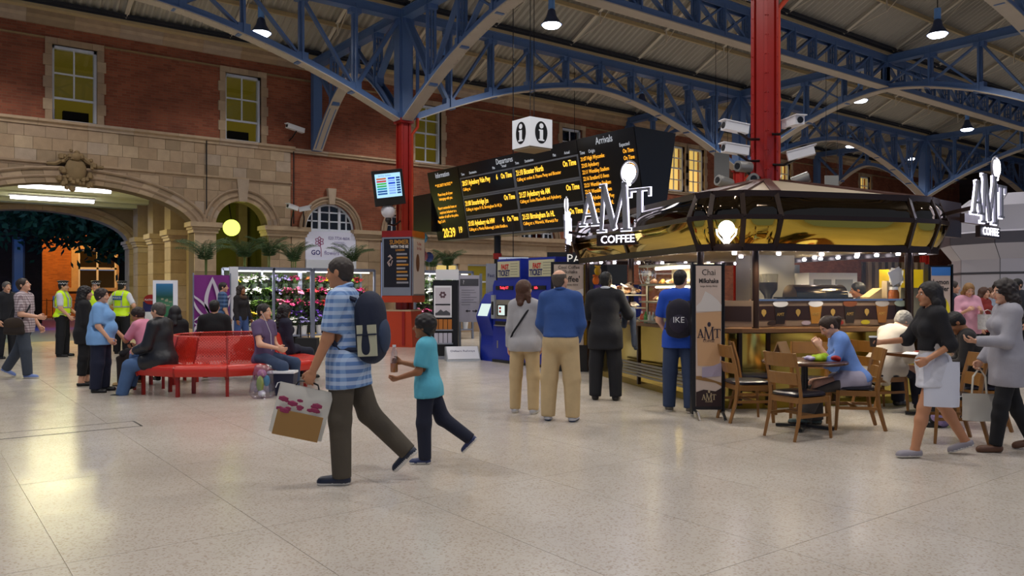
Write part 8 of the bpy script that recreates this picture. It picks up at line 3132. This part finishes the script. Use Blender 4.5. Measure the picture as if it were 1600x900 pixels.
MB().lathe([(0, 0), (0.08, 0), (0.08, 0.22), (0.06, 0.26), (0, 0.26)], n=16).build('jar', mat('amber_jar', '8a4a10', 0.2), o, smooth=True)
MB().lathe([(0, 0.3), (0.065, 0.3), (0.065, 0.26)], n=16).build('lid', MATS['white_plastic'], o)
o = item('napkin_stack', 'fan of white paper bags on the counter at right', 'paper bags', 1400, 10.75, 1.58)
for k in range(3):
    MB().box((0.02 * k, 0.02 * k, 0.12), (0.2, 0.006, 0.2), Matrix.Rotation(R(-25 + 18 * k), 3, 'Y')).build('paper_bag', MATS['white_plastic'], o)
MB().mm((-0.1, 0.05, -0.32), (0.12, 0.15, 0.06)).build('holder', mat('holder_clear', 'a8987c', 0.3), o)
o = item('sandwich_box', 'box of wrapped sandwiches behind the glass at right', 'food box', 1368, 10.75, 1.26)
MB().mm((-0.1, 0, 0), (0.1, 0.2, 0.06)).build('box', MATS['grey_plastic'], o)
q = MB()
q.prism([(-0.1, 0.06), (0.1, 0.06), (0.1, 0.28), (-0.1, 0.16)], 0, 0.18, Matrix(((1, 0, 0, 0), (0, 0, 1, 0), (0, 1, 0, 0), (0, 0, 0, 1))))
q.build('sandwich', mat('bread', 'b89a64', 0.7, var=0.3), o)
o = item('yellow_menu_box', 'yellow lit box at the right end of the kiosk', 'sign box', 1415, 11.4, 1.55)
MB().mm((-0.28, 0, 0), (0.3, 0.2, 0.26)).build('box', mat('yellow_box', 'c8a818', 0.4, emit='c8a818', es=0.4), o)
MB().mm((-0.28, 0.0, -1.5), (0.3, 0.2, 0)).build('stand', mat('stand_grey', '6a685c', 0.5), o)
# left counter: pastry cases
o = item('pastry_case', 'glass pastry case with lit shelves of pastries at the left counter', 'display case', 1052, 11.35, 1.03)
w_ = 0.62
for k, z in enumerate((0.02, 0.3, 0.55)):
    MB().mm((-0.25, -w_, z), (0.3, w_, z + 0.025)).build('shelf', SST, o)
MB().mm((-0.26, -w_, 0.82), (0.3, w_, 0.85)).build('case_top', SST, o)
MB().mm((0.28, -w_, 0.0), (0.3, w_, 0.85)).build('case_back', mat('case_back', 'c8b898', 0.5), o)
MB().mm((-0.26, -w_, 0.0), (-0.252, w_, 0.82)).build('case_glass', MATS['kiosk_glass'], o)
MB().tube((0.0, -w_ + 0.05, 0.8), (0.0, w_ - 0.05, 0.8), 0.02, n=8).build('glow_strip', glow('strip_glow', (1, 0.9, 0.7), 6), o)
MB().tube((0.0, -w_ + 0.05, 0.53), (0.0, w_ - 0.05, 0.53), 0.014, n=8).build('glow_strip', glow('strip_glow', (1, 0.9, 0.7), 6), o)
add_light('case_light', 'AREA', (-0.02, 0, 0.78), 14, (1, 0.88, 0.66), o, (0, 0, 0), shape='RECTANGLE', size=0.2, size_y=1.1)
add_light('case_light', 'AREA', (-0.02, 0, 0.51), 8, (1, 0.88, 0.66), o, (0, 0, 0), shape='RECTANGLE', size=0.2, size_y=1.1)
BASE = o
rg = random.Random(11)
PAST = [mat('pastry_%d' % i, c, 0.6, var=0.3, vscale=25) for i, c in enumerate(('b07a38', 'c89a58', '8a5428', 'd8c090', '5a3418'))]
pm_ = []
for i in range(5):
    q = MB()
    if i % 2:
        q.ball((0, 0, 0.03), 0.05, 8, scale=(1.5, 0.9, 0.7))
    else:
        q.path([(-0.07, 0.02, 0.02), (-0.04, -0.01, 0.035), (0, -0.02, 0.04), (0.04, -0.01, 0.035), (0.07, 0.02, 0.02)], [0.012, 0.03, 0.038, 0.03, 0.012], 8)
    pm_.append(q.mesh('pastry', PAST[i], True))
LR = ('lower', 'middle', 'upper')
for k, z in enumerate((0.045, 0.325, 0.575)):
    for j in range(9):
        v = BASE.matrix_basis @ Vector((rg.uniform(-0.12, 0.1), -0.54 + 0.135 * j, z))
        po = link('pastry', pm_[(j + k) % 5], None, v, KROT + rg.uniform(0, 3))
        tag(po, 'baked pastry on the %s shelf of the lit pastry case, %s from the near end' % (LR[k], (ORD + ('ninth',))[j]), 'pastry', 'pastries in the case')
o = item('cookie_stand', 'tiered clear stand piled with wrapped cookies on the left counter', 'display stand', 975, 12.7, 1.03)
for k, z in enumerate((0.0, 0.2, 0.4)):
    MB().mm((-0.2, -0.42, z), (0.2, 0.42, z + 0.02)).build('tray', SST, o)
    MB().mm((-0.21, -0.42, z), (-0.2, 0.42, z + 0.12)).build('tray_front', MATS['kiosk_glass'], o)
for sx in (-0.2, 0.2):
    for sy in (-0.42, 0.42):
        MB().mm((sx - 0.01, sy - 0.01, 0), (sx + 0.01, sy + 0.01, 0.55)).build('upright', SST, o)
CB = o
CORD = ORD + ('ninth', 'tenth', 'eleventh', 'twelfth', 'thirteenth', 'fourteenth', 'fifteenth', 'sixteenth', 'seventeenth', 'eighteenth', 'nineteenth', 'twentieth')
q = MB()
q.ball((0, 0, 0.03), 0.05, 8, scale=(1, 1, 0.6))
q.add([(-0.07, -0.05, 0.02), (0.07, -0.05, 0.03), (0.05, 0.06, 0.09), (-0.05, 0.05, 0.08)], [(0, 1, 2, 3)])
ck = [q.mesh('wrapped_cookie', m_) for m_ in (mat('wrap_white', 'c8bcae', 0.3), mat('wrap_brown', '8a5a3a', 0.4), mat('wrap_tan', 'b08a60', 0.4))]
for k, z in enumerate((0.02, 0.22, 0.42)):
    n_ = 9 if k < 2 else 20
    for j in range(n_):
        hgt = 0.0 if k < 2 else 0.2 * (1 - abs(j - 9.5) / 10)
        v = CB.matrix_basis @ Vector((rg.uniform(-0.14, 0.14), -0.38 + 0.76 * (j + 0.5) / n_, z + hgt * rg.random()))
        po = link('wrapped_cookie', ck[rg.randrange(3)], None, v, rg.uniform(0, 6))
        tag(po, 'wrapped cookie on the %s tray of the counter stand, %s from the near end' % (LR[k], CORD[j]), 'cookie', 'wrapped cookies on the ' + LR[k] + ' tray')
o = item('desk_fan', 'round wire fan standing behind the pastry case', 'fan', 1012, 12.6, 1.03)
MB().tube((0, 0, 0), (0, 0, 0.55), 0.02, n=8).build('stem', MATS['black'], o)
MB().lathe([(0, 0), (0.14, 0), (0.1, 0.03), (0, 0.03)], n=16).build('foot', MATS['black'], o)
Mf = Matrix.Translation((0, 0, 0.75)) @ Matrix.Rotation(R(90), 4, 'X') @ Matrix.Rotation(R(30), 4, 'Y')
q = MB()
q.M = Mf
for r_ in (0.22, 0.17, 0.12):
    q.path([(r_ * math.cos(t), r_ * math.sin(t), 0.03 * (1 - r_ / 0.22)) for t in [6.283 * k / 24 for k in range(24)]], 0.006, 5, closed=True)
for k in range(12):
    t = 6.283 * k / 12
    q.path([(0.04 * math.cos(t), 0.04 * math.sin(t), 0.03), (0.22 * math.cos(t), 0.22 * math.sin(t), 0.0)], 0.003, 4)
q.build('grille', MATS['chrome'], o)
q = MB()
q.M = Mf
for k in range(4):
    t = 1.571 * k
    q.add([(0.03 * math.cos(t), 0.03 * math.sin(t), 0), (0.17 * math.cos(t - 0.3), 0.17 * math.sin(t - 0.3), -0.02), (0.18 * math.cos(t + 0.3), 0.18 * math.sin(t + 0.3), 0.01), (0.05 * math.cos(t + 0.6), 0.05 * math.sin(t + 0.6), 0.01)], [(0, 1, 2, 3)])
q.build('blades', MATS['grey_plastic'], o)
q = MB()
q.M = Mf
q.lathe([(0, 0.045), (0.045, 0.04), (0.05, -0.06), (0, -0.08)], n=14)
q.build('motor', MATS['white_plastic'], o)
for k, c in enumerate(('c8a010', 'c86414', '3a2a6a', 'd0a818', 'b85a18')):
    o = item('snack_packet', '%s hanging snack packet, number %s down at the left end of the kiosk' % (('bright yellow', 'orange', 'dark purple', 'pale yellow', 'dull orange')[k], ('one', 'two', 'three', 'four', 'five')[k]), 'snack', 934 - (k % 2) * 3, 14.2, 1.86 - 0.17 * k, 0.6, 'hanging snack packets')
    G = Field((-0.12, -0.05, -0.1), (0.12, 0.05, 0.1), 0.012)
    G.ell((0, 0, 0), (0.1, 0.03, 0.085), None, 0.01)
    soft('packet', G, mat('packet_' + c, c, 0.35), o)
    MB().mm((-0.09, -0.006, 0.07), (0.09, 0.006, 0.1)).build('seal', mat('packet_' + c, ''), o)
for k in range(7):
    o = item('sauce_bottle', '%s condiment bottle on the left counter' % ('red', 'green-capped', 'white', 'clear', 'brown', 'blue', 'cream')[k], 'bottle', 1003 + 6 * k, 12.0 - 0.12 * k, 1.03, 0, 'counter bottles')
    c = ('b03020', '3a8a40', 'd8d4d0', 'b0b8b8', '5a3a20', '3050a0', 'd0c8a0')[k]
    MB().lathe([(0, 0), (0.03, 0), (0.03, 0.1), (0.012, 0.14), (0, 0.14)], n=10).build('bottle', mat('sauce_' + c, c, 0.3), o, smooth=True)
    MB().lathe([(0.014, 0.135), (0.014, 0.17), (0, 0.17)], n=10).build('cap', MATS['white_plastic'] if k != 1 else mat('sauce_3a8a40', ''), o)
# free-standing banners by the kiosk
def banner_stand(label, at, face, w, h, name='banner_stand', depth=0.06):
    o = stand(label, name, at, face, 'banner')
    MB().mm((-w / 2 - 0.03, 0, 0.1), (w / 2 + 0.02, depth, h)).build('light_box', MATS['black'], o)
    MB().mm((-w / 2, -0.012, 0.14), (w / 2, 0.0, h - 0.02)).build('banner_sheet', mat('sheet_' + label[:6], 'b8a496', 0.4, emit='b8a496', es=0.08), o)
    for x in (-w / 2 - 0.04, w / 2 + 0.03):
        MB().mm((x - 0.009, -0.02, 0.05), (x + 0.009, depth + 0.02, h + 0.02)).build('edge', MATS['black'], o)
    for x in (-w / 2, w / 2):
        MB().path([(x, -0.22, 0.0), (x, -0.1, 0.08), (x, depth, 0.08), (x, depth + 0.15, 0.0)], 0.018, 6).build('foot', MATS['chrome'], o)
    return o
v = camxy(2.32, 9.45)
o = banner_stand('tall milkshake banner on chrome feet at the kiosk corner', v, 180, 0.3, 1.82)
Mt = frame((0, -0.014, 0), (1, 0, 0), (0, 0, 1))
INK = mat('ink_black', '')
text('lettering', 'Chai', 0.1, INK, o, Mt @ Matrix.Translation((0, 1.72, 0)), 'CENTER', 0.9, 0.001)
text('lettering', 'Milkshake', 0.075, INK, o, Mt @ Matrix.Translation((0, 1.62, 0)), 'CENTER', 0.78, 0.001, 0.002)
text('lettering', 'Large thirsty thirst', 0.03, INK, o, Mt @ Matrix.Translation((0, 1.56, 0)), 'CENTER', 0.9, 0.001)
def flat(poly, col, nm, z=0.0, d=0.003):
    q = MB()
    q.M = Mt
    q.prism(poly, z, z + d)
    q.build(nm, mat('print_' + col, col, 0.45), o)
flat([(-0.15, 1.32), (-0.09, 1.38), (-0.04, 1.5), (0.03, 1.46), (0.1, 1.4), (0.15, 1.34), (0.15, 1.26), (-0.15, 1.26)], 'ccc4bc', 'milk_froth_print')
flat([(-0.15, 1.24), (0.15, 1.27), (0.13, 0.62), (-0.13, 0.62)], 'c49a70', 'milkshake_print')
flat([(0.05, 0.62), (0.15, 0.66), (0.15, 0.5), (-0.08, 0.48), (-0.08, 0.6)], 'a89cae', 'ice_print', 0.002)
flat([(-0.15, 0.46), (0.08, 0.42), (0.15, 0.38), (0.15, 0.42), (-0.1, 0.5), (-0.15, 0.5)], '8a6434', 'cinnamon_print', 0.002)
flat([(-0.15, 0.14), (0.15, 0.14), (0.15, 0.36), (0.08, 0.32), (-0.06, 0.34), (-0.15, 0.31)], '2c1614', 'brown_foot_print', 0.002)
def amt_small(px_, z, S, m_, y=0.004):
    for ch, dx in (('A', 0.0), ('M', 0.56), ('T', 1.5)):
        q = MB()
        for poly in LET[ch][1]:
            q.prism([((p[0] + dx - 1.06) * S + px_, p[1] * S + z) for p in poly], y, y + 0.003, Mt)
        q.build('serif_lettering', m_, o)
    q = MB()
    q.prism([(px_ + 0.16 * S * math.cos(t) + 0.03 * S, z + (1.22 + 0.22 * math.sin(t)) * S) for t in [6.283 * k / 16 for k in range(16)]], y, y + 0.003, Mt)
    q.build('bean_mark', m_, o)
    text('lettering', 'COFFEE', 0.28 * S, m_, o, Mt @ Matrix.Translation((px_, z - 0.3 * S, y)), 'CENTER', 1.1, 0.001)
amt_small(0, 0.95, 0.13, mat('ink_plum2', '2c2430', 0.5))
amt_small(0, 0.22, 0.08, mat('ink_sand', 'b8a480', 0.5), 0.006)
# pink side of that banner light box is reflected purple in the photo: a magenta edge strip
v = camxy(6.05, 11.3)
o = banner_stand('yellow lemon drink banner at the right end of the kiosk', v, 176, 0.28, 1.86, 'lemon_banner')
flat([(-0.14, 1.72), (0.14, 1.72), (0.14, 1.84), (-0.14, 1.84)], '3a78c0', 'blue_header_print')
text('lettering', 'Lemon\nChiller', 0.1, INK, o, Mt @ Matrix.Translation((0, 1.58, 0.001)), 'CENTER', 0.85, 0.001, 0.002)
flat([(0.13 * math.cos(t), 1.22 + 0.2 * math.sin(t)) for t in [6.283 * k / 20 for k in range(20)]], 'd0c020', 'lemon_print')
flat([(-0.14, 0.2), (0.14, 0.2), (0.14, 1.0), (-0.14, 1.0)], 'd4cc80', 'lemonade_print')
amt_small(0, 0.85, 0.12, INK)
flat([(-0.14, 0.55), (0.14, 0.5), (0.14, 0.7), (0.0, 0.74)], '5a9a3a', 'mint_print', 0.002)
# white pod at the right edge
v = camxy(14.3, 22.0)
pod = thing('white_pod', 'white faceted booth with a grey band and red stripe at the right edge', 'booth', (v.x, v.y, 0), R(-YAW))
WP = mat('pod_white', 'b8b6c0', 0.3)
ns = 10
prof = [(1.95, 0.0), (1.95, 2.35), (2.25, 2.75), (2.25, 3.05), (2.1, 3.1), (1.95, 3.75), (1.5, 4.1)]
mm_ = [0, 0, 1, 0, 0, 0]
for k in range(ns):
    a0, a1 = 2 * math.pi * k / ns, 2 * math.pi * (k + 1) / ns
    for i in range(len(prof) - 1):
        (r0, z0), (r1, z1) = prof[i], prof[i + 1]
        q = MB()
        g_ = 0.004
        q.add([(r0 * math.cos(a0 + g_), r0 * math.sin(a0 + g_), z0), (r0 * math.cos(a1 - g_), r0 * math.sin(a1 - g_), z0), (r1 * math.cos(a1 - g_), r1 * math.sin(a1 - g_), z1), (r1 * math.cos(a0 + g_), r1 * math.sin(a0 + g_), z1)], [(0, 1, 2, 3)])
        q.build('panel', [WP, mat('pod_grey', '55535c', 0.4)][mm_[i] if i == 2 else 0], pod)
q = MB()
q.lathe([(1.93, 0.01), (1.93, 2.34), (2.23, 2.75), (2.23, 3.04), (2.08, 3.09), (1.93, 3.74), (1.48, 4.09), (0, 4.09)], n=ns)
q.build('inner_shell', mat('pod_seam', '3a3a44', 0.5), pod)
q = MB()
q.lathe([(1.96, 1.95), (1.97, 1.98), (1.96, 2.01)], n=ns)
q.build('seam_rail', mat('pod_seam', ''), pod)
for ang, m_, w_, z0, z1, nm in ((250, MATS['chrome'], 0.14, 0.2, 1.75, 'door_plate'), (268, MATS['black'], 0.4, 0.0, 1.85, 'doorway'), (262, MATS['red_paint'], 0.35, 2.8, 3.05, 'red_stripe'), (242, MATS['black'], 0.3, 2.8, 2.98, 'vent')):
    r_ = 1.98 if z1 < 2.5 else 2.27
    q = MB()
    q.M = Matrix.Rotation(R(ang + 90), 4, 'Z') @ Matrix.Translation((0, -r_ + 0.06, 0))
    q.mm((-w_ / 2, -0.05, z0), (w_ / 2, 0.0, z1))
    q.build(nm, m_, pod)
# hanging signs beyond the kiosk
for k, (px_, py_, Y_, h_) in enumerate(((1128, 262, 24, 0.9), (1300, 285, 26, 0.45))):
    v = camxy((px_ - 800) / 1250 * Y_, Y_)
    z = 1.5 + (455 - py_) * Y_ / 1250
    o = thing('platform_sign', ('tall grey hanging sign left of the kiosk column' if k == 0 else 'small grey hanging sign above the kiosk roof at right'), 'sign', (v.x, v.y, z), R(-YAW))
    MB().mm((-0.22, 0, -h_ / 2), (0.22, 0.06, h_ / 2)).build('plate', mat('sign_pale', '8c8c88', 0.5), o)
    for x in (-0.18, 0.18):
        MB().tube((x, 0.03, h_ / 2), (x, 0.03, 10.6 - z), 0.008, n=5).build('wire', MATS['black_matt'], o)
# ---------------------------------------------------------------- cafe chairs and tables
WOOD = mat('chair_wood', '885c28', 0.4, var=0.2, vscale=12)
VINYL = mat('chair_vinyl', '17131c', 0.28)
def make_chair():
    o = thing('cafe_chair', 'x', 'chair', (0, 0, 0), 0, 'cafe chairs')
    # local +y is the way the chair faces
    for sx in (-1, 1):
        MB().path([(sx * 0.2, -0.27, 0), (sx * 0.2, -0.2, 0.25), (sx * 0.2, -0.18, 0.45), (sx * 0.2, -0.21, 0.65), (sx * 0.2, -0.27, 0.88)], [0.02, 0.024, 0.025, 0.022, 0.02], 4).build('rear_leg', WOOD, o)
        MB().path([(sx * 0.21, 0.24, 0), (sx * 0.2, 0.21, 0.43)], [0.018, 0.026], 4).build('front_leg', WOOD, o)
        MB().bar((sx * 0.2, -0.2, 0.24), (sx * 0.2, 0.22, 0.24), 0.02, 0.03).build('side_stretcher', WOOD, o)
        MB().bar((sx * 0.2, -0.19, 0.40), (sx * 0.2, 0.21, 0.40), 0.022, 0.06).build('side_rail', WOOD, o)
    MB().bar((-0.2, 0.21, 0.40), (0.2, 0.21, 0.40), 0.022, 0.06).build('front_rail', WOOD, o)
    MB().bar((-0.2, -0.18, 0.40), (0.2, -0.18, 0.40), 0.022, 0.06).build('rear_rail', WOOD, o)
    MB().bar((-0.2, 0.02, 0.24), (0.2, 0.02, 0.24), 0.02, 0.03).build('cross_stretcher', WOOD, o)
    for z0, z1 in ((0.74, 0.88), (0.56, 0.68)):
        q = MB()
        n = 6
        vs = []
        for i in range(n + 1):
            x = -0.19 + 0.38 * i / n
            d = 0.03 * math.sin(math.pi * i / n)
            y0 = -0.19 - (z0 - 0.5) * 0.2
            y1 = -0.19 - (z1 - 0.5) * 0.2
            vs += [(x, y0 - d - 0.01, z0), (x, y0 - d + 0.012, z0), (x, y1 - d + 0.012, z1), (x, y1 - d - 0.01, z1)]
        fs = []
        for i in range(n):
            for k in range(4):
                fs.append((i * 4 + k, i * 4 + (k + 1) % 4, i * 4 + 4 + (k + 1) % 4, i * 4 + 4 + k))
        q.add(vs, fs)
        q.build('back_slat', WOOD, o, smooth=False)
    q = MB()
    prof = [(0.0, 0.0), (0.9, 0.0), (1.0, 0.25), (0.98, 0.6), (0.85, 0.85), (0.0, 1.0)]
    vs, fs = [], []
    m = 20
    for (r_, z) in prof:
        for j in range(m):
            t = 2 * math.pi * j / m
            cx, cy = math.cos(t), math.sin(t)
            s_ = max(abs(cx), abs(cy))
            k_ = 1 / (abs(cx) ** 5 + abs(cy) ** 5) ** 0.2
            vs.append((cx * k_ * 0.215 * r_, 0.01 + cy * k_ * 0.225 * r_, 0.43 + 0.055 * z))
    for i in range(len(prof) - 1):
        for j in range(m):
            fs.append((i * m + j, i * m + (j + 1) % m, (i + 1) * m + (j + 1) % m, (i + 1) * m + j))
    q.add(vs, fs)
    q.build('seat', VINYL, o, smooth=True)
    return o
proto_c = make_chair()
used_c = [False]
def chair(label, at, face):
    o = copy_tree(proto_c) if used_c[0] else proto_c
    used_c[0] = True
    a = R(face)
    f = FW * math.cos(a) + RT * math.sin(a)
    o.location = (at[0], at[1], 0)
    o.rotation_euler = (0, 0, math.atan2(-f.x, f.y))
    o['label'] = label
    return o
def table(label, at, r=0.42, square=None):
    o = thing('cafe_table', label, 'table', (at[0], at[1], 0), KROT, 'cafe tables')
    TW = mat('table_wood', '4a2c1a', 0.25, var=0.15)
    if square:
        MB().mm((-square, -square, 0.71), (square, square, 0.745)).build('table_top', TW, o)
    else:
        MB().lathe([(0, 0.71), (r - 0.02, 0.71), (r, 0.72), (r, 0.735), (r - 0.015, 0.745), (0, 0.745)], n=32).build('table_top', TW, o, smooth=True)
    MB().tube((0, 0, 0.03), (0, 0, 0.71), 0.035, n=12).build('pedestal', MATS['black'], o)
    q = MB()
    for k in range(4):
        t = math.pi / 4 + k * math.pi / 2
        q.bar((0, 0, 0.035), (0.3 * math.cos(t), 0.3 * math.sin(t), 0.02), 0.06, 0.03)
    q.build('foot', MATS['black'], o)
    return o
T1 = camxy(3.2, 8.75)
table('round dark table with bright packets in front of the kiosk', T1, 0.45)
chair('wooden chair with black seat standing out in front of the round table', camxy(2.95, 8.25), 62)
chair('wooden chair left of the round table beside the milkshake banner', camxy(2.72, 9.3), 84)
chair('wooden chair under the woman in blue cardigan', (WOMAN.root.location.x, WOMAN.root.location.y), -80)
chair('wooden chair with empty black seat behind the walking woman', camxy(4.42, 8.05), -84)
chair('wooden chair under the man in cream jacket', (READER.root.location.x, READER.root.location.y), 74)
chair('wooden chair under the young man in black', camxy(5.15, 8.8), -66)
chair('wooden chair facing the kiosk behind the round table', camxy(3.55, 9.55), -160)
chair('wooden chair tucked beside the kiosk behind the left chair', camxy(3.0, 9.95), 100)
T2 = camxy(5.05, 9.6)
table('dark table between the man in cream jacket and the young man in black', T2, square=0.36)
T3 = camxy(4.55, 9.05)
# things on the tables
o = thing('menu_card', 'brown wooden menu card standing on the round table', 'menu', (T1.x - 0.18, T1.y + 0.12, 0.745), KROT + R(30))
MB().box((0, 0, 0.1), (0.2, 0.012, 0.22), Matrix.Rotation(R(-22), 3, 'X')).build('front_board', mat('menu_wood', '9a7448', 0.5), o)
MB().box((0, 0.08, 0.1), (0.2, 0.012, 0.22), Matrix.Rotation(R(22), 3, 'X')).build('rear_board', MATS['menu_wood'], o)
for k, (c, dx, dy, nm) in enumerate((('a8c818', 0.14, -0.12, 'crumpled lime green bag on the round table'), ('a82018', 0.3, -0.12, 'red crisp packet on the round table'), ('b8aed0', 0.02, -0.16, 'small lilac wrapper on the round table'))):
    v = T1 + RT * dx - FW * (-dy * 0.6)
    o = thing('food_packet', nm, 'packet', (v.x, v.y, 0.745), k * 0.8, 'packets on the round table')
    F = Field((-0.16, -0.12, 0), (0.16, 0.12, 0.12), 0.01)
    s_ = (1.0, 0.9, 0.6)[k]
    F.ell((0, 0, 0.03), (0.11 * s_, 0.07 * s_, 0.045 * s_), None, 0.02)
    F.cone((-0.08 * s_, 0.02, 0.03), (0.07 * s_, -0.03, 0.05 * s_), 0.035 * s_, 0.03 * s_, 0.02)
    F.noise(0.01, 45)
    F.plane((0, 0, 0.001), (0, 0, -1))
    soft('packet', F, mat('packet_' + c, c, 0.35), o)
    MB().mm((0.06 * s_, -0.02, 0.035), (0.12 * s_, 0.03, 0.04)).build('torn_edge', MATS['white_plastic'], o)
o = thing('newspaper', 'white newspaper with red print in front of the man in cream jacket', 'newspaper', (*camxy(4.9, 9.55), 0.75), KROT + 0.3)
q = MB()
for k in range(2):
    vs = [(-0.2 * k * 1.0 + 0.2 * i / 4, y, 0.004 + 0.02 * math.sin(math.pi * i / 4)) for y in (-0.14, 0.14) for i in range(5)]
    q.add(vs, [(i, i + 1, 5 + i + 1, 5 + i) for i in range(4)])
q.build('pages', MATS['white_plastic'], o)
MB().mm((0.02, 0.06, 0.02), (0.16, 0.12, 0.03)).build('red_masthead', MATS['red_paint'], o)
o = thing('patterned_bag', 'patterned purple and white bag on the floor under the second table', 'bag', (*camxy(4.75, 8.85), 0))
F = Field((-0.2, -0.14, 0), (0.2, 0.14, 0.32), 0.014)
F.ell((0, 0, 0.12), (0.16, 0.1, 0.13), None, 0.02)
F.noise(0.006, 30)
F.plane((0, 0, 0.002), (0, 0, -1))
soft('bag_body', F, mat('bag_print', '8a7aa8', 0.7, var=0.6, vscale=40), o)
MB().path([(-0.08, 0, 0.22), (-0.05, 0, 0.32), (0.05, 0, 0.32), (0.08, 0, 0.22)], 0.008, 6).build('handle', MATS['white_plastic'], o)
